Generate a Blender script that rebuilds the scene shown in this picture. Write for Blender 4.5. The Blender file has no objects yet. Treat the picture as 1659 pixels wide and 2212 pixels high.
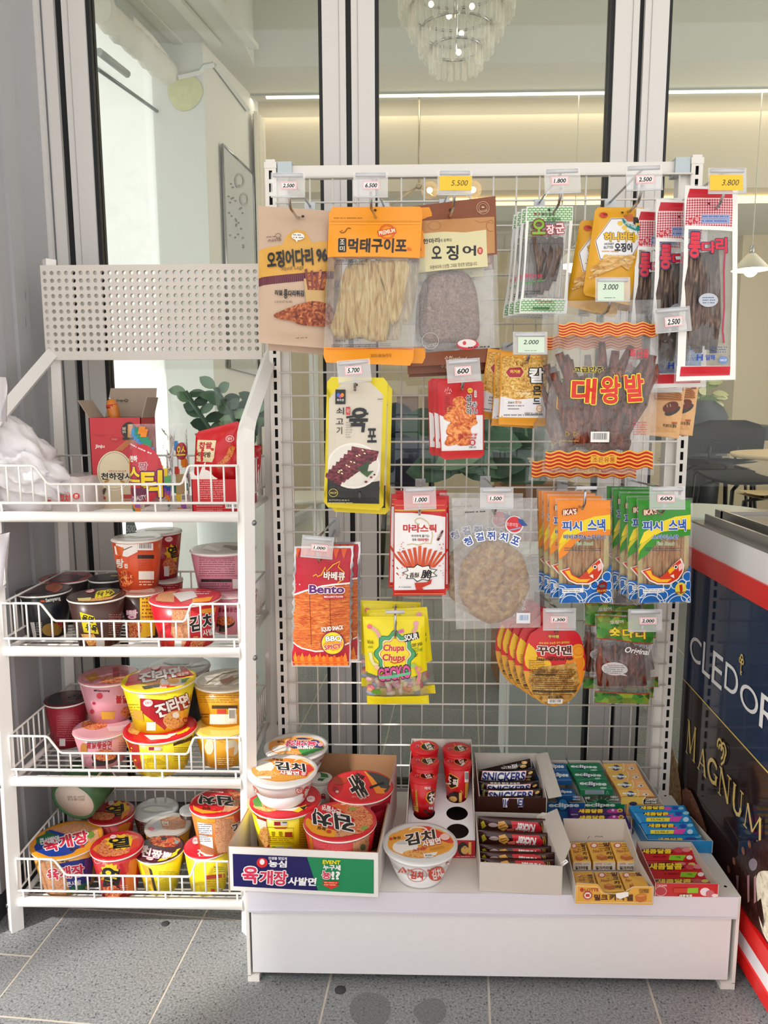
import bpy, bmesh, math, random
from mathutils import Vector, Matrix, noise
from mathutils.geometry import tessellate_polygon
rnd = random.Random(11)
SC = bpy.context.scene
COL = SC.collection
W, H, F = 1659, 2212, 1622.0
# ------------------------------------------------------------------ camera
pitch, yaw, roll = .1440, -.0254, -.0030
CAM = Vector((-.1631, -1.2755, 1.0855))
fw = Vector((math.sin(yaw)*math.cos(pitch), math.cos(yaw)*math.cos(pitch), -math.sin(pitch)))
r0 = Vector((math.cos(yaw), -math.sin(yaw), 0)); u0 = r0.cross(fw)
RT = r0*math.cos(roll)+u0*math.sin(roll); UP = u0*math.cos(roll)-r0*math.sin(roll)
cd = bpy.data.cameras.new('camera'); cam = bpy.data.objects.new('camera', cd); COL.objects.link(cam)
cam.matrix_world = Matrix(((RT.x, UP.x, -fw.x, CAM.x), (RT.y, UP.y, -fw.y, CAM.y), (RT.z, UP.z, -fw.z, CAM.z), (0, 0, 0, 1)))
cd.sensor_fit = 'HORIZONTAL'; cd.sensor_width = 36; cd.lens = F/W*36; cd.clip_start = .02
SC.camera = cam
# ------------------------------------------------------------------ sky, sun, exposure
wd = bpy.data.worlds.new('world'); SC.world = wd; wd.use_nodes = True
bg = wd.node_tree.nodes['Background']; bg.inputs[0].default_value = (1, .985, .965, 1); bg.inputs[1].default_value = 1.35
sd = bpy.data.lights.new('sun', 'SUN'); sd.energy = 3.4; sd.angle = math.radians(2.2); sd.color = (1, .96, .9)
sun = bpy.data.objects.new('sun', sd); COL.objects.link(sun)
SUN = Vector((.74, .67, -.85)).normalized()
sun.rotation_euler = SUN.to_track_quat('-Z', 'Y').to_euler()
vs = SC.view_settings; vs.view_transform = 'Standard'; vs.look = 'None'; vs.gamma = 1; vs.exposure = 0.28
try: vs.use_curve_mapping = False
except Exception: pass
SC.cycles.transparent_max_bounces = 32
SC.cycles.max_bounces = 10
# ------------------------------------------------------------------ pixel <-> place
K = [0, 0, 1.0]
def crop(ox, oy, s): K[:] = [ox, oy, s]
def full(): K[:] = [0, 0, 1.0]
def px(x, y): return K[0]+x/K[2], K[1]+y/K[2]
def rayp(x, y): return fw+RT*((x-W/2)/F)-UP*((y-H/2)/F)
def ray(x, y): return rayp(*px(x, y))
def A(x, y, X=None, Y=None, Z=None):
    d = ray(x, y)
    if X is not None: t = (X-CAM.x)/d.x
    elif Y is not None: t = (Y-CAM.y)/d.y
    else: t = (Z-CAM.z)/d.z
    return CAM+d*t
def proj(P):
    d = Vector(P)-CAM; z = d.dot(fw)
    return W/2+F*d.dot(RT)/z, H/2-F*d.dot(UP)/z, z
# ------------------------------------------------------------------ materials
def lin(h):
    out = []
    for i in (0, 2, 4):
        c = int(h[i:i+2], 16)/255
        out.append(c/12.92 if c <= .04045 else ((c+.055)/1.055)**2.4)
    return out
MC = {}
def mat(h, rough=.4, metal=0, alpha=1, bump=0, bs=60, em=0, var=0, spec=.5, trans=0):
    k = (h, rough, metal, alpha, bump, bs, em, var, spec, trans)
    if k in MC: return MC[k]
    m = bpy.data.materials.new('m_'+h); m.use_nodes = True
    nt = m.node_tree; b = nt.nodes['Principled BSDF']
    c = lin(h)+[1]
    b.inputs['Base Color'].default_value = c; b.inputs['Roughness'].default_value = rough
    b.inputs['Metallic'].default_value = metal; b.inputs['Alpha'].default_value = alpha
    b.inputs['Specular IOR Level'].default_value = spec
    b.inputs['Transmission Weight'].default_value = trans
    if em:
        b.inputs['Emission Color'].default_value = c; b.inputs['Emission Strength'].default_value = em
    if bump or var:
        tc = nt.nodes.new('ShaderNodeTexCoord'); n = nt.nodes.new('ShaderNodeTexNoise')
        n.inputs['Scale'].default_value = bs; n.inputs['Detail'].default_value = 4
        nt.links.new(tc.outputs['Object'], n.inputs['Vector'])
        if bump:
            bp = nt.nodes.new('ShaderNodeBump'); bp.inputs['Strength'].default_value = bump; bp.inputs['Distance'].default_value = .004
            nt.links.new(n.outputs['Fac'], bp.inputs['Height']); nt.links.new(bp.outputs[0], b.inputs['Normal'])
        if var:
            mx = nt.nodes.new('ShaderNodeMix'); mx.data_type = 'RGBA'
            mx.inputs[6].default_value = [x*(1-var) for x in c[:3]]+[1]; mx.inputs[7].default_value = [min(1, x*(1+var)) for x in c[:3]]+[1]
            nt.links.new(n.outputs['Fac'], mx.inputs[0]); nt.links.new(mx.outputs[2], b.inputs['Base Color'])
    MC[k] = m
    return m
def ramp(name, cols, scale=(60, 60, 60), detail=5, rough=.6, bump=.3, dist=0, kind='noise', lo=.3, hi=.7):
    m = bpy.data.materials.new(name); m.use_nodes = True; nt = m.node_tree; b = nt.nodes['Principled BSDF']
    tc = nt.nodes.new('ShaderNodeTexCoord'); mp = nt.nodes.new('ShaderNodeMapping'); mp.inputs['Scale'].default_value = scale
    nt.links.new(tc.outputs['Object'], mp.inputs[0])
    if kind == 'noise':
        n = nt.nodes.new('ShaderNodeTexNoise'); n.inputs['Scale'].default_value = 1; n.inputs['Detail'].default_value = detail; n.inputs['Distortion'].default_value = dist; out = n.outputs['Fac']
    elif kind == 'wave':
        n = nt.nodes.new('ShaderNodeTexWave'); n.inputs['Scale'].default_value = 1; n.inputs['Distortion'].default_value = dist; n.inputs['Detail'].default_value = detail; n.inputs['Detail Scale'].default_value = 1.2; out = n.outputs['Fac']
    else:
        n = nt.nodes.new('ShaderNodeTexVoronoi'); n.inputs['Scale'].default_value = 1; out = n.outputs['Distance' if kind == 'vor' else 'Color']
    nt.links.new(mp.outputs[0], n.inputs['Vector'])
    cr = nt.nodes.new('ShaderNodeValToRGB'); e = cr.color_ramp.elements
    for i, c in enumerate(cols):
        p = lo+(hi-lo)*i/(len(cols)-1)
        el = e[i] if i < 2 else e.new(p)
        el.position = p; el.color = lin(c)+[1]
    nt.links.new(out, cr.inputs[0]); nt.links.new(cr.outputs[0], b.inputs['Base Color'])
    b.inputs['Roughness'].default_value = rough
    if bump:
        bp = nt.nodes.new('ShaderNodeBump'); bp.inputs['Strength'].default_value = bump; bp.inputs['Distance'].default_value = .003
        nt.links.new(out, bp.inputs['Height']); nt.links.new(bp.outputs[0], b.inputs['Normal'])
    return m
def tex2(name, a, b_, kind, sc):
    m = bpy.data.materials.new(name); m.use_nodes = True; nt = m.node_tree; b = nt.nodes['Principled BSDF']; b.inputs['Roughness'].default_value = .35
    tc = nt.nodes.new('ShaderNodeTexCoord'); mp = nt.nodes.new('ShaderNodeMapping'); mp.inputs['Rotation'].default_value = (math.pi/2, 0, math.pi/4 if kind == 'check' else 0)
    if kind == 'check': n = nt.nodes.new('ShaderNodeTexChecker')
    else: n = nt.nodes.new('ShaderNodeTexBrick'); n.inputs['Color2'].default_value = lin(a)+[1]; n.inputs['Mortar'].default_value = lin(b_)+[1]; n.inputs['Mortar Size'].default_value = .09; n.inputs['Brick Width'].default_value = .7; n.inputs['Row Height'].default_value = .4
    n.inputs['Color1'].default_value = lin(a)+[1]
    if kind == 'check': n.inputs['Color2'].default_value = lin(b_)+[1]
    n.inputs['Scale'].default_value = sc
    sp = nt.nodes.new('ShaderNodeSeparateXYZ'); cb = nt.nodes.new('ShaderNodeCombineXYZ'); nt.links.new(tc.outputs['Object'], sp.inputs[0]); nt.links.new(sp.outputs['X'], cb.inputs['X']); nt.links.new(sp.outputs['Z'], cb.inputs['Y'])
    mp.inputs['Rotation'].default_value = (0, 0, math.pi/4 if kind == 'check' else 0); nt.links.new(cb.outputs[0], mp.inputs[0]); nt.links.new(mp.outputs[0], n.inputs[0]); nt.links.new(n.outputs[0], b.inputs['Base Color']); return m
FOOD = {
 'noodle': ramp('noodle', ['8a3a22', 'c9764a', 'e3b98a', 'b04a30', 'efd2a8'], (150, 150, 150), 3, .4, .2, 3.0, lo=.28, hi=.72),
 'noodlered': ramp('noodle_red', ['6a1812', 'b8331f', 'd8743f', 'e6b27c', '9c2a1a'], (130, 130, 130), 3, .4, .2, 2.5, lo=.28, hi=.72),
 'noodleyel': ramp('noodle_yellow', ['a5431c', 'd98a3a', 'efc87a', 'd9622a'], (130, 130, 130), 3, .4, .2, 2.5),
 'chili': ramp('chili_stew', ['3a0f0a', '8e1d12', 'c93a1c', 'e8b06a', '4d6b25'], (110, 110, 110), 4, .4, .2, 1.5, lo=.25, hi=.75),
 'jerky': ramp('jerky', ['33140e', '5c2418', '84402c', 'a4644a'], (120, 120, 30), 6, .4, .6, 1.0),
 'squid': ramp('dried_squid', ['2a2220', '4a3a34', '6b564c', '8d7664'], (140, 140, 22), 6, .45, .6, 1.2),
 'pollack': ramp('dried_pollack', ['9a6a34', 'c9a565', 'e2cb92', 'efe0b4'], (170, 170, 22), 7, .7, .9, 1.0, lo=.25, hi=.7),
 'filefish': ramp('dried_filefish', ['6d3f1c', 'a5762f', 'c49a4c', 'dcc082'], (85, 85, 85), 8, .3, .8, .5, lo=.25, hi=.72),
 'flatsquid': ramp('flat_squid', ['77696a', '9b8783', 'b59a8e', 'cdb3a2'], (120, 120, 120), 7, .35, .6, 2.5, lo=.25, hi=.75),
 'bbq': ramp('bbq_sheet', ['8c2a10', 'c4571f', 'd9772f', 'eba65c'], (60, 60, 240), 5, .4, .7, 1.2, lo=.25, hi=.75),
 'fry': ramp('fried_bits', ['4a1a10', '8a3d22', 'b8653a', 'd99a66'], (90, 90, 90), 5, .5, .5, 1.5),
 'nuts': ramp('almond_bits', ['6d4012', 'b9802c', 'e0b557', 'f3dd98'], (110, 110, 110), 4, .4, .4, 2.0, lo=.25, hi=.7),
 'butter': ramp('butter_squid', ['b9803a', 'dcae66', 'eed39a'], (60, 60, 160), 4, .5, .3, 1.0),
 'stick': ramp('fish_sticks', ['a8703c', 'd0a068', 'e3c08c'], (260, 260, 25), 4, .5, .5, .6),
 'beef': ramp('beef_jerky_photo', ['2e0f16', '5a1f2b', '7e3342', '9d5560'], (90, 90, 200), 5, .3, .3, 1.2),
 'konjac': ramp('konjac_photo', ['7a1d0c', 'b8481c', 'de7a34', 'f0a860', 'c23a1e'], (90, 90, 90), 5, .35, .3, 2.0, lo=.25, hi=.75),
 'camo': ramp('green_check', ['1d5a1c', '3f8a2a', '8aa52c', '274a18'], (70, 70, 70), 0, .3, 0, 0, 'cell', lo=.1, hi=.9),
 'gummy': ramp('gummy_pile', ['c9636a', 'f0c9a0', 'f4e39a', 'd98aa0', '9fb0c9', 'f6e7c8'], (70, 70, 70), 2, .3, .3, 1.0, lo=.25, hi=.75),
 'choc': ramp('chocolate', ['1a0c0a', '2e1512', '4a2720'], (40, 40, 40), 4, .25, .3, 1.5),
 'cone': ramp('cone_brown', ['5a3428', '84523e', 'a87058'], (60, 60, 120), 5, .5, .6, 1.5),
 'tan': ramp('tan_nut', ['8b6a48', 'c09a6c', 'dcbc92'], (60, 60, 60), 5, .5, .4, 1.5),
 'key': tex2('key_pattern', 'e2ecdc', '6fae6a', 'brick', 95), 'check': tex2('red_check', 'e6ccd2', 'c01f3a', 'check', 330),
 'icecream': ramp('ice_cream', ['b9ab90', 'e9dfc8', 'f6efe0'], (80, 80, 80), 5, .6, .5, .5),
 'gold': mat('d9b95a', .3, .6), 'silver': mat('c9ccd0', .25, .8), 'white': mat('f2f1ee', .35),
}
def ink(c): return FOOD[c] if c in FOOD else (c if not isinstance(c, str) else mat(c, .32, bump=.18, bs=26))
def film_mat(name, alpha=.12, h='f4f6f6', bs=35, strength=.8, rough=.12):
    m = bpy.data.materials.new(name); m.use_nodes = True; nt = m.node_tree; b = nt.nodes['Principled BSDF']; o = nt.nodes['Material Output']
    b.inputs['Base Color'].default_value = lin(h)+[1]; b.inputs['Roughness'].default_value = rough; b.inputs['Specular IOR Level'].default_value = 1
    tc = nt.nodes.new('ShaderNodeTexCoord'); n = nt.nodes.new('ShaderNodeTexNoise'); n.inputs['Scale'].default_value = bs; n.inputs['Detail'].default_value = 3; n.inputs['Distortion'].default_value = .6
    bp = nt.nodes.new('ShaderNodeBump'); bp.inputs['Strength'].default_value = strength; bp.inputs['Distance'].default_value = .006
    nt.links.new(tc.outputs['Object'], n.inputs[0]); nt.links.new(n.outputs['Fac'], bp.inputs['Height']); nt.links.new(bp.outputs[0], b.inputs['Normal'])
    g = nt.nodes.new('ShaderNodeBsdfGlossy'); g.inputs['Roughness'].default_value = .08; nt.links.new(bp.outputs[0], g.inputs['Normal'])
    t = nt.nodes.new('ShaderNodeBsdfTransparent'); m1 = nt.nodes.new('ShaderNodeMixShader'); m2 = nt.nodes.new('ShaderNodeMixShader'); f = nt.nodes.new('ShaderNodeFresnel'); f.inputs[0].default_value = 1.5; nt.links.new(bp.outputs[0], f.inputs['Normal'])
    m1.inputs[0].default_value = alpha; nt.links.new(t.outputs[0], m1.inputs[1]); nt.links.new(b.outputs[0], m1.inputs[2])
    nt.links.new(f.outputs[0], m2.inputs[0]); nt.links.new(m1.outputs[0], m2.inputs[1]); nt.links.new(g.outputs[0], m2.inputs[2]); nt.links.new(m2.outputs[0], o.inputs[0])
    return m
FILM = film_mat('film', .06); FILM2 = film_mat('film2', .09, bs=55); FILM3 = film_mat('film3', .2, 'e8e8ea', 45)
def glass_mat(name, tint=(.95, .98, .97), gl=.06):
    m = bpy.data.materials.new(name); m.use_nodes = True; nt = m.node_tree; nt.nodes.remove(nt.nodes['Principled BSDF'])
    o = nt.nodes['Material Output']; t = nt.nodes.new('ShaderNodeBsdfTransparent'); g = nt.nodes.new('ShaderNodeBsdfGlossy'); mx = nt.nodes.new('ShaderNodeMixShader')
    f = nt.nodes.new('ShaderNodeFresnel'); f.inputs[0].default_value = 1.35
    t.inputs[0].default_value = (*tint, 1); g.inputs[0].default_value = (1, 1, 1, 1); g.inputs['Roughness'].default_value = .01
    nt.links.new(f.outputs[0], mx.inputs[0]); nt.links.new(t.outputs[0], mx.inputs[1]); nt.links.new(g.outputs[0], mx.inputs[2]); nt.links.new(mx.outputs[0], o.inputs[0])
    return m
GLASS = glass_mat('window_glass')
WHITE = mat('efeeeb', .3, var=.03); WHITE2 = mat('e9e9ea', .35, var=.03); STEEL = mat('b9bbbd', .22, 1); BLACK = mat('14171b', .6); ALU = mat('dcdad8', .35, var=.02)
# ------------------------------------------------------------------ mesh builder
class MB:
    def __init__(s): s.v = []; s.f = []; s.mi = []; s.mats = []; s.sm = []
    def m(s, mt):
        if mt not in s.mats: s.mats.append(mt)
        return s.mats.index(mt)
    def face(s, pts, mt, sm=False):
        b = len(s.v); s.v += [tuple(p) for p in pts]; s.f.append(tuple(range(b, b+len(pts)))); s.mi.append(s.m(mt)); s.sm.append(sm)
    def add(s, vs_, fs, mt, sm=False):
        b = len(s.v); s.v += [tuple(p) for p in vs_]; i = s.m(mt)
        for f in fs: s.f.append(tuple(b+k for k in f)); s.mi.append(i); s.sm.append(sm)
    def ob(s, o, a, b_, c, mt):
        o = Vector(o); a = Vector(a); b_ = Vector(b_); c = Vector(c)
        P = [o, o+a, o+a+b_, o+b_, o+c, o+a+c, o+a+b_+c, o+b_+c]
        s.add(P, [(0, 3, 2, 1), (4, 5, 6, 7), (0, 1, 5, 4), (1, 2, 6, 5), (2, 3, 7, 6), (3, 0, 4, 7)], mt)
    def box(s, x0, y0, z0, x1, y1, z1, mt): s.ob((x0, y0, z0), (x1-x0, 0, 0), (0, y1-y0, 0), (0, 0, z1-z0), mt)
    def tube(s, pts, r, mt, n=6, cap=True, rs=None, sm=True):
        pts = [Vector(p) for p in pts]; b = len(s.v); i = s.m(mt); nrm = None
        for k, p in enumerate(pts):
            d = (pts[min(k+1, len(pts)-1)]-pts[max(k-1, 0)])
            d = d.normalized() if d.length > 1e-9 else Vector((0, 0, 1))
            if nrm is None: nrm = d.orthogonal().normalized()
            else:
                nrm = nrm-d*nrm.dot(d); nrm = nrm.normalized() if nrm.length > 1e-6 else d.orthogonal().normalized()
            q = d.cross(nrm); rr = rs[k] if rs else r
            for j in range(n):
                a = 2*math.pi*(j+.5)/n
                s.v.append(tuple(p+nrm*(math.cos(a)*rr)+q*(math.sin(a)*rr)))
        for k in range(len(pts)-1):
            for j in range(n):
                s.f.append((b+k*n+j, b+k*n+(j+1) % n, b+(k+1)*n+(j+1) % n, b+(k+1)*n+j)); s.mi.append(i); s.sm.append(sm and n > 4)
        if cap:
            s.f.append(tuple(b+j for j in range(n))[::-1]); s.f.append(tuple(b+(len(pts)-1)*n+j for j in range(n))); s.mi += [i, i]; s.sm += [False, False]
    def lathe(s, prof, mt, n=32, o=(0, 0, 0), M=None, sm=True, rib=None):
        b = len(s.v); i = s.m(mt)
        for k, (r, z) in enumerate(prof):
            for j in range(n):
                a = 2*math.pi*j/n; rr = r
                if rib and rib[0] <= k <= rib[1]: rr = r*(1+rib[2]*(1 if j % 2 else -1))
                p = Vector((rr*math.cos(a)+o[0], rr*math.sin(a)+o[1], z+o[2]))
                if M is not None: p = M @ p
                s.v.append(tuple(p))
        for k in range(len(prof)-1):
            for j in range(n):
                s.f.append((b+k*n+j, b+k*n+(j+1) % n, b+(k+1)*n+(j+1) % n, b+(k+1)*n+j)); s.mi.append(i); s.sm.append(sm)
        for k, fl in ((0, True), (len(prof)-1, False)):
            if prof[k][0] > 1e-6:
                t = tuple(b+k*n+j for j in range(n)); s.f.append(t[::-1] if fl else t); s.mi.append(i); s.sm.append(False)
    def ball(s, c, r, mt, nu=10, nv=7, sc=(1, 1, 1)):
        vs_ = []; fs = []
        for i in range(nv+1):
            for j in range(nu):
                a = math.pi*i/nv; b_ = 2*math.pi*j/nu
                vs_.append((c[0]+r*sc[0]*math.sin(a)*math.cos(b_), c[1]+r*sc[1]*math.sin(a)*math.sin(b_), c[2]+r*sc[2]*math.cos(a)))
        for i in range(nv):
            for j in range(nu): fs.append((i*nu+j, (i+1)*nu+j, (i+1)*nu+(j+1) % nu, i*nu+(j+1) % nu))
        s.add(vs_, fs, mt, True)
    def grid(s, fn, nu, nv, mt, sm=True, flip=False, mfn=None):
        b = len(s.v)
        for j in range(nv+1):
            for i in range(nu+1): s.v.append(tuple(fn(i/nu, j/nv)))
        for j in range(nv):
            for i in range(nu):
                q = (b+j*(nu+1)+i, b+j*(nu+1)+i+1, b+(j+1)*(nu+1)+i+1, b+(j+1)*(nu+1)+i)
                s.f.append(q[::-1] if flip else q); s.sm.append(sm)
                s.mi.append(s.m(mfn((i+.5)/nu, (j+.5)/nv) if mfn else mt))
    def build(s, name, parent=None, inv=None, label=None):
        me = bpy.data.meshes.new(name)
        vv = [tuple(inv @ Vector(p)) for p in s.v] if inv is not None else s.v
        me.from_pydata(vv, [], s.f)
        for mt in s.mats: me.materials.append(mt)
        me.polygons.foreach_set('material_index', s.mi); me.polygons.foreach_set('use_smooth', s.sm)
        me.update()
        o = bpy.data.objects.new(name, me); COL.objects.link(o)
        if parent is not None: o.parent = parent
        if label: o['label'] = label
        return o
def root(name, label, cat, loc, group=None, rot=None):
    o = bpy.data.objects.new(name, None); COL.objects.link(o); o.empty_display_size = .02
    M = Matrix.Translation(Vector(loc))
    if rot is not None: M = M @ rot
    o.matrix_basis = M
    o['label'] = label; o['category'] = cat
    if group: o['group'] = group
    return o, M.inverted()
def struct(name, mb, label=None, parent=None):
    o = mb.build(name, parent)
    if parent is None: o['kind'] = 'structure'
    if label: o['label'] = label
    return o
def dup(r, delta, label, rz=0, group=None, ry=0, piv=None):
    def cp(o, par):
        c = o.copy(); COL.objects.link(c)
        if par is not None: c.parent = par
        for ch in list(o.children):
            if ch in KIDS or True: cp(ch, c)
        return c
    kids = list(r.children)
    c = r.copy(); COL.objects.link(c)
    for ch in kids: cp(ch, c)
    M = r.matrix_basis.copy()
    if rz or ry:
        p = Vector(piv) if piv is not None else M.translation.copy()
        Rm = Matrix.Translation(p) @ Matrix.Rotation(ry, 4, 'Y') @ Matrix.Rotation(rz, 4, 'Z') @ Matrix.Translation(-p); M = Rm @ M
    M.translation = M.translation+Vector(delta); c.matrix_basis = M
    c['label'] = label
    if group: c['group'] = group
    return c
KIDS = set()
# ------------------------------------------------------------------ printed artwork, laid on real surfaces
TC = {}; TMES = []; _c = bpy.data.curves.new('lettering', 'FONT'); _c.size = 1; _c.resolution_u = 2; TOBJ = (_c, bpy.data.objects.new('lettering', _c))
def tmesh(s, off=0.0, res=3):
    k = (s, round(off, 4), res)
    if k in TC: return TC[k]
    c, o = TOBJ; c.body = s; c.resolution_u = res; c.offset = off; m = bpy.data.meshes.new_from_object(o); TMES.append(m)
    v = [(p.co.x, p.co.y) for p in m.vertices]; f = [tuple(p.vertices) for p in m.polygons]
    TC[k] = (v, f); return TC[k]
class Ink:
    """2-D artwork in picture units mapped on to a surface: smap(x, y, lift) -> point or None."""
    def __init__(s, smap, cell=None, step=.00009, base=.0003): s.smap = smap; s.cell = cell; s.k = 0; s.step = step; s.base = base; s.mb = MB(); s.nc = {}
    def node(s, i, j):   # the surface is followed on a triangle lattice shared by every layer
        if (i, j) not in s.nc:
            a = s.smap(i*s.cell, j*s.cell, 0); b = s.smap(i*s.cell, j*s.cell, .001)
            s.nc[i, j] = None if a is None or b is None else (a, (b-a)*1000)
        return s.nc[i, j]
    def at(s, x, y, lift):
        if not s.cell: return s.smap(x, y, lift)
        fx, fy = x/s.cell, y/s.cell; i, j = math.floor(fx), math.floor(fy); fx -= i; fy -= j
        if fx >= fy: N = (s.node(i, j), s.node(i+1, j), s.node(i+1, j+1)); w = (1-fx, fx-fy, fy)
        else: N = (s.node(i, j), s.node(i, j+1), s.node(i+1, j+1)); w = (1-fy, fy-fx, fx)
        if None in N: return s.smap(x, y, lift)
        return sum((n[0]*k+n[1]*(k*lift) for n, k in zip(N, w)), Vector())
    def put(s, v2, fs, c, more=None):
        if more is None: s.k += 1
        lift = s.base+s.k*s.step+(more or 0)
        if s.cell:
            g = s.cell; xs = [p[0] for p in v2]; ys = [p[1] for p in v2]; ds = [p[0]-p[1] for p in v2]; cuts = []
            for ax, q in ((0, xs), (1, ys), (2, ds)):
                for k in range(math.ceil(min(q)/g+1e-6), math.floor(max(q)/g-1e-6)+1): cuts.append((ax, k*g))
            if cuts:
                bm = bmesh.new(); vs_ = [bm.verts.new((x, y, 0)) for x, y in v2]
                for f in fs:
                    if len(set(f)) > 2:
                        try: bm.faces.new([vs_[i] for i in f])
                        except ValueError: pass
                for ax, k in cuts:
                    bmesh.ops.bisect_plane(bm, geom=bm.verts[:]+bm.edges[:]+bm.faces[:], plane_co=(k, 0, 0) if ax != 1 else (0, k, 0), plane_no=((1, 0, 0), (0, 1, 0), (1, -1, 0))[ax])
                bm.verts.index_update(); v2 = [(v.co.x, v.co.y) for v in bm.verts]; fs = [tuple(v.index for v in f.verts) for f in bm.faces]; bm.free()
        P = [s.at(x, y, lift) for x, y in v2]
        ok = [f for f in fs if all(P[i] is not None for i in f)]
        s.mb.add([p if p is not None else (0, 0, 0) for p in P], ok, ink(c))
    def p(s, pts, c):
        pts = list(pts); t = tessellate_polygon([[Vector((x, y, 0)) for x, y in pts]]); s.put(pts, t, c)
    def r(s, x0, y0, x1, y1, c, rot=0):
        cx, cy = (x0+x1)/2, (y0+y1)/2; a = math.radians(rot); ca, sa = math.cos(a), math.sin(a)
        s.put([(cx+(x-cx)*ca-(y-cy)*sa, cy+(x-cx)*sa+(y-cy)*ca) for x, y in ((x0, y0), (x1, y0), (x1, y1), (x0, y1))], [(0, 1, 2, 3)], c)
    def e(s, cx, cy, rx, ry, c, rot=0, n=28):
        a = math.radians(rot); ca, sa = math.cos(a), math.sin(a); q = []
        for i in range(n):
            t = 2*math.pi*i/n; x, y = rx*math.cos(t), ry*math.sin(t); q.append((cx+x*ca-y*sa, cy+x*sa+y*ca))
        s.put(q, [tuple(range(n))], c)
    def ring(s, cx, cy, rx, ry, w, c, a0=0, a1=360, n=28):
        q = []; f = []
        for i in range(n+1):
            t = math.radians(a0+(a1-a0)*i/n)
            for d in (-w/2, w/2): q.append((cx+(rx+d)*math.cos(t), cy+(ry+d)*math.sin(t)))
        for i in range(n): f.append((2*i, 2*i+1, 2*i+3, 2*i+2))
        s.put(q, f, c)
    def l(s, pts, w, c):
        q = []; f = []; n = len(pts)
        for i, (x, y) in enumerate(pts):
            x0, y0 = pts[max(i-1, 0)]; x1, y1 = pts[min(i+1, n-1)]; L = math.hypot(x1-x0, y1-y0) or 1
            nx, ny = -(y1-y0)/L*w/2, (x1-x0)/L*w/2; q += [(x+nx, y+ny), (x-nx, y-ny)]
        for i in range(n-1): f.append((2*i, 2*i+1, 2*i+3, 2*i+2))
        s.put(q, f, c)
    def t(s, txt, x0, y0, x1, y1, c, b=.02, o=None, r=0, sl=0, flip=False, res=3):
        b = min(b, .04 if len(txt) > 1 or ord(txt[0]) < 0x3000 else .034); b0 = min(b, .022); ex = b-b0 if b-b0 > .004 else 0; v, f = tmesh(txt, b0, res); xs = [p[0] for p in v]; ys = [p[1] for p in v]
        mx, my = (min(xs)+max(xs))/2, (min(ys)+max(ys))/2; kx = (x1-x0)/((max(xs)-min(xs)+2*ex) or 1); ky = (y1-y0)/((max(ys)-min(ys)+2*ex) or 1)
        if flip: kx, ky = -kx, -ky
        a = math.radians(r); ca, sa = math.cos(a), math.sin(a); cx, cy = (x0+x1)/2, (y0+y1)/2
        def place(rad, n, col):
            for k in range(n):
                dx, dy = (rad*math.cos(6.2832*k/n+.4), rad*math.sin(6.2832*k/n+.4)) if n > 1 else (0, 0); q = []
                for X, Y in v:
                    X = (X-mx+dx)*kx; Y = -(Y-my+dy)*ky; X += -Y*sl; q.append((cx+X*ca-Y*sa, cy+X*sa+Y*ca))
                s.put(q, f, col, k*8e-6 if k else None)
        if o: place(ex+o[0], 10 if ex+o[0] > .05 else 7, o[1])
        place(ex, 6 if ex else 1, c)
    def bar(s, x0, y0, x1, y1, c='20242c', bgc='f2f2f0'):
        s.r(x0, y0, x1, y1, bgc); w = x1-x0; x = x0+w*.1; q = []; f = []; h = y1-y0; rr = random.Random(int(x0*7+y0))
        while x < x1-w*.1:
            d = w*rr.choice((.012, .02, .032)); q += [(x, y0+h*.12), (x+d, y0+h*.12), (x+d, y1-h*.25), (x, y1-h*.25)]; n = len(q); f.append((n-4, n-3, n-2, n-1)); x += d+w*rr.choice((.015, .025, .035))
        s.put(q, f, c)
    def fine(s, x0, y0, x1, y1, n, c, rot=0, fill=.5):
        rr = random.Random(int(x0*3+y1)); q = []; f = []; dy = (y1-y0)/n; cx, cy = (x0+x1)/2, (y0+y1)/2; a = math.radians(rot); ca, sa = math.cos(a), math.sin(a)
        for i in range(n):
            y = y0+dy*(i+.5); x = x0; u = dy*fill
            xe = x1-(x1-x0)*rr.random()*.15
            while x < xe:
                d = u*rr.uniform(.7, 1.6)
                for X, Y in ((x, y-u/2), (x+d*.8, y-u/2), (x+d*.8, y+u*.2), (x, y+u*.2)): q.append((cx+(X-cx)*ca-(Y-cy)*sa, cy+(X-cx)*sa+(Y-cy)*ca))
                m = len(q); f.append((m-4, m-3, m-2, m-1)); x += d*1.05+(u*.8 if rr.random() < .2 else 0)
        s.put(q, f, c)
    def run(s, ops):
        for o in ops:
            kw = o[-1] if isinstance(o[-1], dict) else {}
            getattr(s, o[0])(*(o[1:-1] if kw else o[1:]), **kw)
        return s
    def done(s, name, parent, inv): return s.mb.build(name, parent, inv) if s.mb.f else None
def plane_map(O, n, hf=None):
    O = Vector(O); n = Vector(n).normalized()
    def f(x, y, lift):
        d = ray(x, y); t = (O-CAM).dot(n)/d.dot(n); P = CAM+d*t
        return P+n*(lift+(hf(P) if hf else 0))
    return f
def sq(x, y, w, h, n=8, a=.15):   # rounded rectangle outline
    q = []; r = min(w, h)*a
    for cx, cy, s in ((x+w-r, y+r, -90), (x+w-r, y+h-r, 0), (x+r, y+h-r, 90), (x+r, y+r, 180)):
        for i in range(n+1):
            t = math.radians(s+90*i/n); q.append((cx+r*math.cos(t), cy+r*math.sin(t)))
    return q
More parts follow.
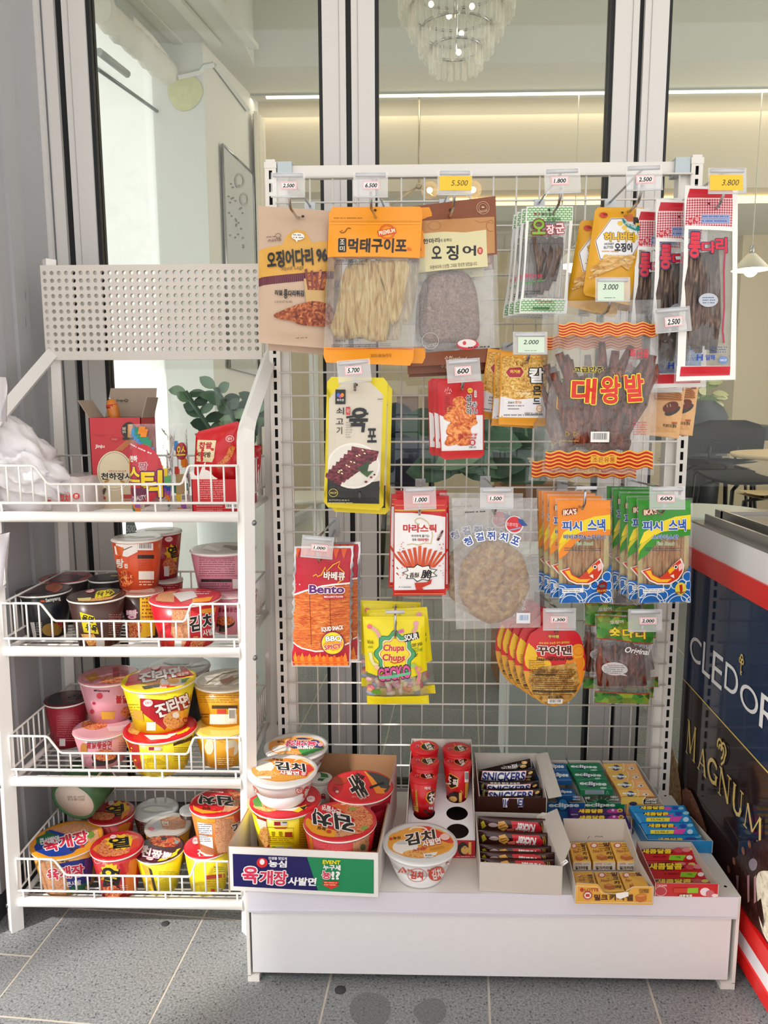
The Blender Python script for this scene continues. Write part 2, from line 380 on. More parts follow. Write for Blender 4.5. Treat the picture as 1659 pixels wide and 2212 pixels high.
def wob(cx, cy, rx, ry, amp, seed, n=40):   # uneven blob outline
    rr = random.Random(seed); ph = [rr.uniform(0, 6.28) for _ in range(5)]
    return [(cx+rx*math.cos(t)*(1+amp*sum(math.sin((k+2)*t+ph[k])/(k+1) for k in range(5))), cy+ry*math.sin(t)*(1+amp*sum(math.sin((k+2)*t+ph[k])/(k+1) for k in range(5)))) for t in [2*math.pi*i/n for i in range(n)]]
def star(cx, cy, rx, ry, n, inner=.75): return [(cx+rx*(1 if i % 2 else inner)*math.cos(math.pi*i/n), cy+ry*(1 if i % 2 else inner)*math.sin(math.pi*i/n)) for i in range(2*n)]
# ================================================================== THE SETTING
GRAN = None
def granite(name, a, b, c):
    m = bpy.data.materials.new(name); m.use_nodes = True; nt = m.node_tree; bs = nt.nodes['Principled BSDF']
    tc = nt.nodes.new('ShaderNodeTexCoord'); v = nt.nodes.new('ShaderNodeTexVoronoi'); v.inputs['Scale'].default_value = 210
    n = nt.nodes.new('ShaderNodeTexNoise'); n.inputs['Scale'].default_value = 260; n.inputs['Detail'].default_value = 3
    g = nt.nodes.new('ShaderNodeNewGeometry'); nt.links.new(g.outputs['Position'], v.inputs['Vector']); nt.links.new(g.outputs['Position'], n.inputs['Vector'])
    cr = nt.nodes.new('ShaderNodeValToRGB'); e = cr.color_ramp.elements; e[0].position = .34; e[0].color = lin(a)+[1]; e[1].position = .62; e[1].color = lin(b)+[1]
    nt.links.new(n.outputs['Fac'], cr.inputs[0])
    s = nt.nodes.new('ShaderNodeSeparateColor'); nt.links.new(v.outputs['Color'], s.inputs[0])
    th = nt.nodes.new('ShaderNodeMath'); th.operation = 'LESS_THAN'; th.inputs[1].default_value = .09; nt.links.new(s.outputs[0], th.inputs[0])
    ds = nt.nodes.new('ShaderNodeMath'); ds.operation = 'LESS_THAN'; ds.inputs[1].default_value = .42; nt.links.new(v.outputs['Distance'], ds.inputs[0])
    mu = nt.nodes.new('ShaderNodeMath'); mu.operation = 'MULTIPLY'; nt.links.new(th.outputs[0], mu.inputs[0]); nt.links.new(ds.outputs[0], mu.inputs[1])
    mx = nt.nodes.new('ShaderNodeMix'); mx.data_type = 'RGBA'; mx.inputs[7].default_value = lin(c)+[1]
    nt.links.new(mu.outputs[0], mx.inputs[0]); nt.links.new(cr.outputs[0], mx.inputs[6]); nt.links.new(mx.outputs[2], bs.inputs['Base Color']); bs.inputs['Roughness'].default_value = .45
    return m
GRAN = granite('granite', '686b6d', '97999a', '53565b'); GROUT = mat('c4bbae', .8, var=.1)
mb = MB(); mb.box(-4, -6, -.12, 6, 6.2, -.0008, GROUT); floor = struct('floor', mb)
# tiles, each a piece of the floor, turned five degrees to the shelf
tm = MB(); tm.ob((.0022, .0022, -.02), (.2956, 0, 0), (0, .2856, 0), (0, 0, .02), GRAN)
t0 = tm.build('tile', floor); first = True
ca = math.radians(-4.7); TX = Vector((math.cos(ca), math.sin(ca), 0)); TY = Vector((-math.sin(ca), math.cos(ca), 0))
org = Vector((-.589, .176, 0)); cnt = 0; cells = []
for i in range(-5, 12):
    for j in range(-5, 20):
        o = org+TX*(.3*i)+TY*(.29*j+(.145 if i % 2 == 0 and i < -1 else 0)); q = proj(o+TX*.15+TY*.145)
        if q[2] > .5 and -260 < q[0] < W+260 and q[1] < H+260 and o.y < 5.4: cells.append(((o-CAM).length, i, j, o))
cells.sort()
for k, (_, i, j, o) in enumerate(cells[:295]):
    t = t0 if k == 0 else t0.copy()
    if k: COL.objects.link(t)
    t.matrix_basis = Matrix.Translation(o) @ Matrix.Rotation(ca, 4, 'Z')
# gum spots and damp rings on the pavement
st = MB()
for x, y, r in ((357, 1995, .009), (735, 2138, .011), (545, 1990, .004)):
    c = A(x, y, Z=.0008); st.lathe([(0, .0012), (r*.8, .001), (r, 0)], mat('3c3d40', .8), 9, c)
o = st.build('gum_spot', floor)
st = MB()
for x, y, r in ((800, 2182, .04), (930, 2185, .03)):
    c = A(x, y, Z=.0005); P = wob(c.x, c.y, r, r, .08, x, 26); st.face([(a, b, .0006) for a, b in P], mat('7d7f80', .35, alpha=.45))
st.build('damp_stain', floor)
# side wall: a white sheet-metal return with shallow steps
WALLM = mat('b4b5b9', .55, bump=.05, bs=8, var=.05); WALLM2 = mat('cfd1d5', .5, var=.04)
mb = MB(); mb.box(-1.35, .1, 0, -1.02, .6, 2.9, WALLM)
for k in range(3): mb.box(-1.021, .16+k*.12, .06, -1.012, .22+k*.12, 2.9, WALLM)
mb.box(-1.021, .1, 0, -1.016, .6, .06, mat('3b3f46', .6))
wl = struct('wall_left', mb)
sc_ = MB()
for x, y, s in ((57, 710, .03), (33, 698, .012), (56, 650, .03), (70, 920, .02), (120, 960, .02)):
    p = A(x, y, X=-1.0115); sc_.face([(p.x, p.y+s*.1*a, p.z+s*b) for a, b in ((0, 0), (.6, .3), (.3, 1), (-.3, .5))], mat('8d9096', .7))
sc_.build('scuff_mark', wl)
# ---- folding glass front: five leaves
FY = .6103
GASK = mat('0c1016', .5); 
def leaf(n, x0, x1, z1=2.75, sl=.055, sr=.055, zb=.018):
    mb = MB(); zr = zb+.045
    for a, b in ((x0, x0+sl), (x1-sr, x1)):
        mb.box(a, FY, zb, b, FY+.045, z1, ALU)
        e = a+sl*.28 if a == x0 else b-sr*.28
        mb.box(e-.0006, FY-.0012, zb+.02, e+.0006, FY, z1, mat('a9a7a6', .5))
    mb.box(x0+sl, FY, zb, x1-sr, FY+.045, zr, ALU); mb.box(x0+sl, FY, z1-.08, x1-sr, FY+.045, z1, ALU)
    d = struct('door_%d' % n, mb)
    g = MB(); g.box(x0+sl, FY+.006, zr, x0+sl+.009, FY+.04, z1-.08, GASK); g.box(x1-sr-.009, FY+.006, zr, x1-sr, FY+.04, z1-.08, GASK); g.box(x0+sl, FY+.006, zr, x1-sr, FY+.04, zr+.012, GASK); g.build('gasket', d)
    g = MB(); g.box(x0+sl+.009, FY+.02, zr+.012, x1-sr-.009, FY+.026, z1-.08, GLASS); g.build('glass_pane', d)
leaf(1, -.9625, -.2975); leaf(2, -.2845, .3805); leaf(3, .393, 1.058); leaf(4, 1.071, 1.736)
mb = MB()
for x in (-.2975, .3805, 1.058): mb.box(x, FY+.012, .04, x+.013, FY+.04, 2.75, GASK)
mb.box(-.981, FY+.012, .04, -.9625, FY+.04, 2.75, GASK)
struct('trim_1', mb, 'black rubber seals between the folding glass leaves')
mb = MB(); mb.box(-1.0095, FY, .0, -.981, FY+.06, 2.9, ALU); mb.box(-1.011, FY-.004, 0, -1.0085, FY+.05, 2.9, mat('6b6d75', .4)); mb.box(-1.1, FY-.02, 0, -1.011, FY+.07, 2.9, ALU)
mb.box(-.981, FY, 2.75, 1.8, FY+.06, 2.95, ALU); mb.box(1.736, FY, 0, 1.8, FY+.06, 2.75, ALU)
mb.box(-.981, FY-.01, 0, 1.8, FY+.07, .014, mat('8c8e90', .35, .6))
struct('trim_2', mb, 'pale aluminium frame around the folding glass leaves')
# ---- the café inside
IW = mat('e6e2d8', .7, var=.03); IW2 = mat('eeeeea', .65, var=.03); BEIGE = mat('d9cbb2', .75, var=.03); CEI = mat('dcdcd2', .7, var=.02)
D = Vector((.176, 1, 0)).normalized(); S0 = Vector((-1.6, .65, 0))
def onl(y, off=0): return Vector((S0.x+.176*(y-S0.y)+off, y, 0))
LN = Vector((1, -.176, 0)).normalized()
def AL(x, y, off=0, S=S0):
    d = ray(x, y); t = (S+LN*off-CAM).dot(LN)/d.dot(LN); return CAM+d*t
def slab(mb, a, b, z0, z1, th, m): # vertical slab from a to b, thickness away from the room
    a = Vector((a.x, a.y, z0)); b = Vector((b.x, b.y, z0)); mb.ob(a, b-a, -LN*th, (0, 0, z1-z0), m)
pY = 2.36; C0 = onl(pY); C1 = Vector((-1.07, pY, 0))
mb = MB(); zt = AL(330, 235).z
slab(mb, onl(.65), C0, 2.6, 2.7, .08, IW2)
mb.ob((C0.x-.02, pY, 0), (C1.x-C0.x+.02, 0, 0), (0, .25, 0), (0, 0, 2.7), IW2)
side = lambda y: Vector((C1.x+.176*(y-pY), y, 0))
slab(mb, side(pY), side(3.02), 0, 2.7, .1, IW)
slab(mb, side(3.02), side(6), 0, .32, .1, IW); slab(mb, side(3.02), side(6), 2.25, 2.7, .1, IW2)
struct('wall_inner_left', mb)
# frosted glass entrance leaf in that wall
fm = bpy.data.materials.new('frosted'); fm.use_nodes = True; nt = fm.node_tree; b_ = nt.nodes['Principled BSDF']
tl = nt.nodes.new('ShaderNodeBsdfTranslucent'); tl.inputs[0].default_value = (.97, .98, .97, 1); tp = nt.nodes.new('ShaderNodeBsdfTransparent'); mx1 = nt.nodes.new('ShaderNodeMixShader'); mx2 = nt.nodes.new('ShaderNodeMixShader')
b_.inputs['Base Color'].default_value = (.93, .95, .94, 1); b_.inputs['Roughness'].default_value = .15
mx1.inputs[0].default_value = .2; mx2.inputs[0].default_value = .15
nt.links.new(tl.outputs[0], mx1.inputs[1]); nt.links.new(tp.outputs[0], mx1.inputs[2]); nt.links.new(mx1.outputs[0], mx2.inputs[1]); nt.links.new(b_.outputs[0], mx2.inputs[2]); nt.links.new(mx2.outputs[0], nt.nodes['Material Output'].inputs[0])
mb = MB(); slab(mb, onl(.66), onl(2.345), .02, zt, .012, fm); slab(mb, onl(.66), onl(2.345), zt+.006, 2.6, .012, fm); dr = struct('door_5', mb, 'frosted white glass door inside the café')
mb = MB(); p = AL(355, 265, .012); mb.ob(p-D*.06-Vector((0, 0, .07)), D*.1, LN*.008, (0, 0, .13), STEEL); mb.ob(p+D*.045-Vector((0, 0, .06)), D*.03, LN*.006, (0, 0, .11), STEEL); mb.build('patch_hinge', dr)
mb = MB(); a = AL(212, 150, .01); b = AL(370, 262, .01); mb.tube([a, b], .008, mat('8c9294', .4, .5), 6); a = AL(214, 112, .02); b = AL(275, 160, .02); mb.tube([a, b], .016, mat('b9bcbc', .4), 8); mb.build('door_closer', dr)
# ceiling with a raised bay
mb = MB(); e1 = A(565, 160, Z=2.7); xa = e1.x-.02
mb.box(-2.6, .63, 2.7, xa, 3.05, 2.8, CEI); mb.box(xa, 2.62, 2.7, 4.0, 3.05, 2.8, CEI); mb.box(-2.6, .6, 3.02, 4.0, 3.1, 3.1, CEI)
mb.box(xa-.05, .63, 2.8, xa, 2.62, 3.02, CEI); mb.box(xa, 2.62, 2.8, 4, 2.67, 3.02, CEI)
mb.box(-.96, 3.05, 2.235, 4, 3.2, 2.8, BEIGE); mb.box(-1.2, 3.2, 2.5, 4, 6.1, 2.6, CEI)
for k in (0, 1, 2): # shallow ridges along the inner wall
    a = onl(.65, .1+.17*k); b = onl(2.36, .1+.17*k); mb.ob((a.x, a.y, 2.69-.012*k), b-a, (.045, 0, 0), (0, 0, .02), CEI)
struct('ceiling', mb)
mb = MB(); mb.box(-1.2, 6, 0, 4, 6.1, 2.7, BEIGE); struct('wall_back', mb)
mb = MB(); mb.box(4, .6, 0, 4.1, 6.1, 3.1, BEIGE); mb.box(1.8, FY, 0, 4.1, FY+.05, 3.1, IW2); struct('wall_right', mb)
mb = MB(); mb.box(2.75, 5.5, 0, 4, 6, 2.5, BEIGE); struct('wall_recess', mb)
mb = MB(); mb.box(-1.9, .5, 2.72, -1.1, .6, 3.1, IW2); mb.box(-1.7, .56, 0, -1.35, .6, 3.1, IW2); struct('wall_front_left', mb)
# light lines
LED = mat('fff6dc', .5, em=2.2); LEDW = mat('ffd88a', .5, em=2.2)
a = A(575, 206, Z=2.698); yl = a.y
mb = MB(); mb.box(a.x-.12, yl-.016, 2.69, 4.0, yl+.016, 2.7, mat('b9b9b2', .5)); l = root('light_strip', 'long white light line set in the café ceiling', 'light', (1, yl, 2.69)); mb.build('channel', *l)
mb = MB(); mb.box(a.x, yl-.012, 2.684, 4.0, yl+.012, 2.69, LED); mb.build('diffuser', *l)
mb = MB(); mb.box(.1, 3.2, 2.235, 4, 3.24, 2.25, mat('d9cbb2', .6)); l = root('light_strip', 'warm cove light line under the beige bulkhead', 'light', (1.8, 3.2, 2.24)); mb.build('channel', *l)
mb = MB(); mb.box(.1, 3.21, 2.2, 4, 3.235, 2.235, LEDW); mb.build('diffuser', *l)
def lamp(kind, loc, e, col, size=.1, rot=None, sy=None):
    d = bpy.data.lights.new('lamp_or_fill_light', kind); d.energy = e; d.color = col
    if kind == 'AREA':
        d.size = size
        if sy: d.shape = 'RECTANGLE'; d.size_y = sy
    else: d.shadow_soft_size = size
    o = bpy.data.objects.new('lamp_or_fill_light', d); COL.objects.link(o); o.location = loc
    if rot: o.rotation_euler = rot
    return o
lamp('AREA', (1.3, yl, 2.68), 2, (1, .93, .8), 4.6, None, .03)
lamp('AREA', (1.9, 3.26, 2.3), 6, (1, .82, .55), 3.8, (math.radians(60), 0, 0), .03)
lamp('AREA', (.6, 3.03, 2.62), .5, (1, .82, .6), 3.6, (math.radians(12), 0, 0), .03)
lamp('AREA', (3.9, 2.4, 1.5), 45, (1, .98, .95), 2.4, (0, math.radians(-90), math.radians(180)), 2.0)   # added fill light in front of the closed wall; no window there
# poster on the side wall
SP = C1+LN*.01
mb = MB(); q = [AL(*p, off=.012, S=C1) for p in ((478, 312), (544, 376), (545, 860), (480, 900))]
l = root('wall_poster', 'grey framed poster of scattered dots on the café side wall', 'poster', q[3])
mb.ob(q[0], q[1]-q[0], LN*.006, (0, 0, -1.05), mat('c9c9c6', .15, var=.05)); mb.build('sheet', *l)
mb = MB(); f0 = q[0]; w_ = q[1]-q[0]; w_.z = 0
for a, b in ((q[0], q[1]), (q[0], q[0]-Vector((0, 0, 1.05))), (q[1], q[1]-Vector((0, 0, 1.05)))): mb.tube([a+LN*.006, b+LN*.006], .007, STEEL, 6)
mb.build('frame', *l)
I = Ink(lambda x, y, lift: AL(x, y, .02+lift, C1)); full()
I.ring(518, 390, 9, 14, 4, 'a8a8a4'); I.ring(528, 430, 8, 12, 4, 'b0b0ac')
for _ in range(26): I.e(495+rnd.random()*32, 395+rnd.random()*140, 1.6, 2, '85827f')
I.done('poster_print', *l)
# wrapped pipe into the foam patch
mb = MB(); a = AL(212, 15, .09); b = AL(396, 190, .06); n = 26; pts = [a.lerp(b, i/n)+Vector((0, 0, .006*math.sin(i*1.7))) for i in range(n+1)]
PW = mat('e9e5da', .6, bump=.8, bs=40)
l = root('wrapped_pipe', 'thick white cloth wrapped pipe running along the inner wall', 'pipe', b); mb.tube(pts, .05, PW, 12, rs=[.05+.006*math.sin(i*2.3)+.004*rnd.random() for i in range(n+1)]); mb.build('wrapping', *l)
mb = MB(); a2 = AL(280, 40, .11); mb.tube([a2.lerp(b, i/9)+Vector((0, 0, .03*math.sin(i*.35))) for i in range(10)], .018, PW, 8); mb.build('cable', *l)
c = A(399, 198, Y=pY-.004); mb = MB(); mb.face([(x, pY-.004, z) for x, z in wob(c.x, c.z, .075, .085, .06, 4, 24)], mat('e5e2b4', .9, bump=1, bs=50, var=.15)); mb.build('foam_patch', *l)
mb = MB(); P = [A(*q, Y=pY-.012) for q in ((385, 166), (432, 155), (441, 143), (462, 139))]; mb.tube(P, .013, mat('e4e4e0', .5), 4); P = [AL(*q, off=.012, S=C1) for q in ((464, 141), (536, 238))]; mb.tube(P, .013, mat('e4e4e0', .5), 4)
l = root('cable_trunking', 'white cable trunking bending round the pillar top', 'trunking', P[0]); mb.build('duct', *l)
# curtain at the window edge, window frame
mb = MB(); a = side(2.9)+LN*.03; b = side(3.08)+LN*.03
def cur(u, v): 
    p = a.lerp(b, u); return p+LN*(.02*math.sin(u*22))+Vector((0, 0, .3+2.3*v))
mb.grid(cur, 20, 2, mat('e9dfcc', .8)); o = mb.build('curtain'); o['label'] = 'narrow cream curtain hanging beside the café side window'; o['category'] = 'curtain'
mb = MB(); wf = mat('e4e6e4', .4)
for y in (3.05, 3.95, 4.9, 5.93): p = side(y); mb.ob((p.x-.03, y, .32), (.06, 0, 0), D*.05, (0, 0, 1.93), wf)
for z in (.32, 1.55, 2.2): p = side(3.05); e = side(5.95); mb.ob((p.x-.03, p.y, z), (e-p), (.06, 0, 0), (0, 0, .05), wf)
w1 = struct('window_1', mb, 'side window of the café looking on to greenery')
mb = MB(); p = side(3.05); e = side(5.95); mb.ob((p.x, p.y, .37), (e-p), (.005, 0, 0), (0, 0, 1.85), GLASS); mb.build('glass_pane', w1)
# trees outside that window
LEAFM = [mat(c, .5, var=.3, bs=9) for c in ('2f4a26', '3f6130', '587a3c', '27401f')]
def tree(x, y, h, r, n, label, seed):
    rr = random.Random(seed); l = root('garden_tree', label, 'tree', (x, y, 0)); mb = MB(); mb.tube([(x, y, 0), (x+.05, y, h*.5), (x, y+.1, h)], .06, mat('4d4033', .8), 8, rs=[.09, .06, .03]); mb.build('trunk', *l); mb = MB()
    for _ in range(n):
        c = Vector((x+rr.gauss(0, r*.5), y+rr.gauss(0, r*.5), h*.62+rr.gauss(0, h*.22))); a_ = Vector((rr.gauss(0, 1), rr.gauss(0, 1), rr.gauss(0, .6))).normalized(); b_ = a_.orthogonal().normalized(); s = rr.uniform(.05, .11)
        mb.face([c, c+a_*s+b_*s*.4, c+a_*s*2, c+a_*s-b_*s*.4], rr.choice(LEAFM))
    o = mb.build('foliage', *l); o['kind'] = 'stuff'
tree(-2.7, 5.0, 2.6, .8, 1500, 'leafy tree outside the side window, close to the glass', 1)
tree(-3.2, 8.4, 3.2, 1.0, 1100, 'leafy tree farther out beyond the side window', 2)
mb = MB(); mb.box(-2.65, -1.6, 2.98, 3.6, FY, 3.12, mat('d8d8d4', .7)); struct('added_soffit', mb, 'pale soffit added out of view to shade the shop front')  # unseen soffit, added to keep the sun off the upper goods
# added pillar behind the camera, out of view, shaped to cast the broad shade
mb = MB(); pc = Vector((.05, -.02, 0)); q = Vector((-.74, -.67, 0)).normalized(); s_ = Vector((.67, -.74, 0)).normalized()
c = q*2.6+s_*.02; mb.lathe([(.335, 0), (.335, 5.2)], mat('c9c6c0', .7, var=.05), 40, (c.x, c.y, 0)); struct('pillar', mb)
c = q*3.2-s_*.655
mb = MB(); mb.tube([(c.x, c.y, 0), (c.x, c.y, 4.5)], .035, mat('8a8c8f', .5), 12); o = struct('added_pole', mb, 'slim grey pole added behind the viewer to cast a shadow')  # unseen pole, added for the thin shadow band on the floor
# ================================================================== FURNITURE INSIDE THE CAFÉ
full()
def chair(x, y, sz, h, m, lm, rot, label, w=.21, cat='chair'):
    R_ = Matrix.Translation((x, y, 0)) @ Matrix.Rotation(math.radians(rot), 4, 'Z')
    l, inv = root('cafe_chair', label, cat, (x, y, 0))
    mb = MB(); mb.grid(lambda u, v: R_ @ Vector(((u-.5)*2*w*(1-.12*v), (v-.5)*2*w, sz-.02*math.sin(math.pi*u)*math.sin(math.pi*v)+.03*v**4)), 8, 8, m); mb.grid(lambda u, v: R_ @ Vector(((u-.5)*2*w*(1-.12*v), (v-.5)*2*w, sz-.015-.02*math.sin(math.pi*u)*math.sin(math.pi*v)+.03*v**4)), 8, 8, m, flip=True); mb.build('seat', l, inv)
    if h:
        def bk(u, v, d=0):
            k = w*.95*(1-(max(0, v-.6)/.4)**3*.55); return R_ @ Vector(((u-.5)*2*k, w*.95+.03*v+d-.03*math.sin(math.pi*u), sz+.06+v*h))
        mb = MB(); mb.grid(lambda u, v: bk(u, v), 8, 8, m); mb.grid(lambda u, v: bk(u, v, .014), 8, 8, m, flip=True)
        for s in (-1, 1): mb.tube([R_ @ Vector((s*.08, w*.85, sz)), R_ @ Vector((s*.08, w*.97, sz+.1))], .008, lm, 6)
        mb.build('backrest', l, inv)
    for a in (-1, 1):
        for b in (-1, 1):
            mb = MB(); mb.tube([R_ @ Vector((a*w*.5, b*w*.5, sz-.025)), R_ @ Vector((a*w*.85, b*w*.8, sz-.05)), R_ @ Vector((a*w*1.05, b*w, 0))], .011, lm, 8); mb.build('leg', l, inv)
    return l
DK = mat('2a2e33', .5); DK2 = mat('33383d', .45); WOOD = mat('dcc39c', .45, var=.06, bs=14); BLK = mat('16181b', .4)
c = A(1540, 925, Y=4.3); chair(c.x, c.y, .62, .42, DK2, BLK, 0, 'dark grey shell chair behind the black table in the café')
c = A(1588, 1035, Y=3.1); chair(c.x, c.y-.1, .66, 0, DK2, BLK, 10, 'dark stool with bent tube legs in front of the black table', .19, 'stool')
c = A(1535, 990, Y=3.5); chair(c.x-.02, c.y, .72, .2, BLK, BLK, 180, 'low backed black chair tucked against the black table', .24)
c = A(1662, 1010, Y=2.35); chair(c.x+.06, c.y-.15, .66, .42, WOOD, BLK, 175, 'pale plywood chair with black legs beside the round table', .2)
# black table
l, inv = root('dining_table', 'long black table with a central post in the café', 'table', (2.0, 3.9, 0))
mb = MB(); mb.box(1.25, 3.62, .84, 2.35, 4.3, .93, BLK); mb.build('tabletop', l, inv); mb = MB(); mb.box(1.72, 3.9, .02, 1.8, 3.98, .84, DK); mb.build('post', l, inv); mb = MB(); mb.box(1.5, 3.75, 0, 2.02, 4.15, .02, BLK); mb.build('base', l, inv)
# round table right, round table left, white table close to the glass
def rtable(c, r, th, m, label, legm, splay=.6, n=4, ph=.5):
    l, inv = root('round_table', label, 'table', (c.x, c.y, 0)); z = c.z
    mb = MB(); mb.lathe([(r*.98, z-th), (r, z-th*.5), (r, z), (r*.99, z+.001)], m, 48, (c.x, c.y, 0)); mb.build('tabletop', l, inv)
    for i in range(n):
        a = 2*math.pi*(i+ph)/n; mb = MB(); mb.tube([(c.x+r*.45*math.cos(a), c.y+r*.45*math.sin(a), z-th), (c.x+r*splay*math.cos(a), c.y+r*splay*math.sin(a), 0)], .016, legm, 10); mb.build('leg', l, inv)
TW = mat('e9e3d6', .4)
c = A(1592, 981, Y=2.7); rtable(Vector((c.x+.42, 2.7, c.z)), .42, .02, WOOD, 'round pale wood table at the frame edge of the café', BLK, .5)
c = A(655, 1070, Y=2.4); rtable(Vector((c.x, 2.4, c.z)), .2, .02, TW, 'small round white table seen through the grid', mat('e7e4de', .4), .7)
c = A(1530, 1103, Y=1.05); rtable(Vector((c.x, 1.05, c.z)), .17, .018, mat('eef0ec', .35), 'white round side table just behind the folding glass', mat('eceeee', .4), 1.5, 4, .15)
# white bin behind the glass
l, inv = root('waste_bin', 'tall white square bin standing just inside the glass', 'bin', (.2, .9, 0))
p0 = A(1097, 1640, Y=.8); mb = MB(); mb.box(p0.x, .8, 0, p0.x+.24, 1.02, .62, mat('f1f1ef', .4)); mb.build('body', l, inv); mb = MB(); mb.box(p0.x-.005, .795, .62, p0.x+.245, 1.025, .66, mat('dfe6e2', .4)); mb.build('lid', l, inv)
# navy rounded cooker with shelf, magazine stand above
NV = mat('1f2f47', .4)
l, inv = root('grill_barrel', 'dark navy rounded grill barrel on legs in the café', 'grill', (-.2, 3.4, 0)); c = A(890, 950, Y=3.4)
mb = MB(); mb.lathe([(.05, c.z-.32), (.2, c.z-.2), (.23, c.z), (.22, c.z+.02)], NV, 24, (c.x-.04, 3.4, 0)); mb.build('body', l, inv)
mb = MB(); mb.ball((c.x-.1, 3.42, c.z+.1), .13, NV, 16, 10); mb.build('lid', l, inv)
mb = MB(); mb.box(c.x+.0, 3.2, c.z+.04, c.x+.3, 3.6, c.z+.07, NV); mb.build('shelf', l, inv)
for sx in (-.16, .12):
    for sy in (-.1, .1): mb = MB(); mb.tube([(c.x+sx, 3.4+sy, c.z-.22), (c.x+sx*1.2, 3.4+sy, 0)], .015, BLK, 8); mb.build('leg', l, inv)
l, inv = root('book_stand', 'slim metal stand holding two open books in the café', 'stand', (-.17, 4.0, 0)); c = A(905, 915, Y=4.0)
mb = MB(); mb.box(c.x-.16, 3.98, c.z-.03, c.x+.2, 4.04, c.z, mat('a9adad', .4)); mb.build('shelf', l, inv)
for sx in (-.08, .1): mb = MB(); mb.tube([(c.x+sx, 4.03, c.z), (c.x+sx, 4.06, 0)], .01, mat('a9adad', .4), 8); mb.build('leg', l, inv)
for k, (x0, lb) in enumerate(((-.155, 'open brown book resting on the café stand, nearer the door side'), (.025, 'open brown book resting on the café stand, nearer the plant'))):
    l, inv = root('open_book', lb, 'book', (c.x+x0+.08, 4.0, c.z)); mb = MB(); mb.box(c.x+x0, 3.985, c.z, c.x+x0+.15, 4.0, c.z+.19, mat('8b6f64', .6, var=.1)); mb.build('cover', l, inv)
    mb = MB(); mb.grid(lambda u, v: (c.x+x0+.005+.14*u, 4.002+.028*v, c.z+.19+.012*math.sin(math.pi*u)), 6, 2, mat('e6dcc0', .7)); mb.build('page', l, inv)
# price card on the glass
l, inv = root('price_card', 'grey green card with a price reading 500 behind the rack', 'sign', A(285, 1145, Y=.62)); P = [A(*q, Y=.62) for q in ((272, 1128), (290, 1128), (300, 1162), (272, 1162))]
mb = MB(); mb.face(P, mat('7f9490', .5)); mb.face([p+Vector((0, .002, 0)) for p in P][::-1], mat('7f9490', .5)); mb.build('card', l, inv)
I = Ink(plane_map(P[0], (0, -1, 0))); I.t('500', 273, 1134, 292, 1150, 'dfe9e6', .02, sl=.2); I.done('card_print', l, inv)
# ---- lamps
GL = glass_mat('lamp_glass', (.96, .95, .9)); ROD = mat('b9a98c', .3, .6); GROD = mat('fbf6e8', .1, 0, .3, spec=1)
l, inv = root('chandelier', 'tiered glass rod chandelier hanging in the raised ceiling bay', 'chandelier', (.0, 1.95, 3.0)); c = A(985, 80, Y=1.95)
for k, (r, y0, y1, n) in enumerate(((.222, -45, 40, 44), (.18, 18, 82, 36), (.142, 66, 122, 30), (.1, 106, 156, 22))):
    z1 = A(985, y0, Y=1.95).z; z0 = A(985, y1, Y=1.95).z; mb = MB()
    for i in range(n):
        a = 2*math.pi*i/n; x, y = c.x+r*math.cos(a), 1.95+r*math.sin(a); mb.tube([(x, y, z1), (x, y, z0+.012+.008*(i%2)), (x, y, z0+.008*(i%2))], .011, GROD, 8, rs=[.011, .011, .005])
    mb.build('rod_tier', l, inv)
    mb = MB(); mb.tube([(c.x+r*math.cos(2*math.pi*i/40), 1.95+r*math.sin(2*math.pi*i/40), z1) for i in range(41)], .006, STEEL, 6); mb.build('ring', l, inv)
mb = MB(); mb.tube([(c.x, 1.95, 3.02), (c.x, 1.95, A(985, 110, Y=1.95).z)], .008, STEEL, 8); mb.build('stem', l, inv)
for dx, yy in ((.02, 78), (-.03, 40), (.06, 20), (-.1, 14), (.01, 118)): mb = MB(); mb.ball((c.x+dx, 1.93, A(985, yy, Y=1.95).z), .011, mat('ffe9c0', .3, em=9), 8, 6); mb.build('bulb', l, inv)
BULB = mat('ffd08a', .4, em=8)
l, inv = root('branch_lamp', 'brass branch lamp with globe bulbs hanging behind the top rail', 'lamp', A(905, 252, Y=2.98))
hub = A(905, 402, Y=2.98); mb = MB(); mb.tube([(hub.x, 2.98, 2.7), hub], .007, ROD, 8); mb.ball(hub, .018, ROD); mb.build('stem', l, inv)
for q in ((928, 411), (1022, 410), (826, 452), (975, 452)):
    b = A(*q, Y=2.98-(.1 if q[1] > 420 else .05)); mb = MB(); mb.tube([hub, b], .006, ROD, 8); mb.build('arm', l, inv); mb = MB(); mb.ball(b, .046, mat('f0d8a8', .08, 0, .35), 16, 10); mb.build('globe', l, inv); mb = MB(); mb.ball(b, .016, BULB, 8, 6); mb.build('filament', l, inv)
def pend(x, y, Y, label):
    t = A(x, y-38, Y=Y); l, inv = root('pendant_lamp', label, 'lamp', (t.x, Y, t.z)); z = t.z
    mb = MB(); mb.tube([(t.x, Y, 2.5 if Y > 3.2 else 2.7), (t.x, Y, z)], .003, mat('cfc8b8', .5), 6); mb.tube([(t.x, Y, z+.04), (t.x, Y, z)], .012, STEEL, 8); mb.build('cord', l, inv)
    mb = MB(); mb.lathe([(.02, z), (.024, z-.004), (.1, z-.085), (.097, z-.085), (.02, z-.006)], mat('eadfc8', .5), 28, (t.x, Y, 0)); mb.build('shade', l, inv)
    mb = MB(); mb.ball((t.x, Y, z-.085), .036, mat('fff3d8', .4, em=6), 14, 9); mb.build('bulb', l, inv); lamp('POINT', (t.x, Y, z-.15), 3, (1, .85, .6), .05)
pend(1624, 586, 2.95, 'cone shaded pendant lamp with a glowing bulb, near the frame edge')
pend(1240, 578, 2.95, 'cone shaded pendant lamp half hidden behind the yellow pouches')
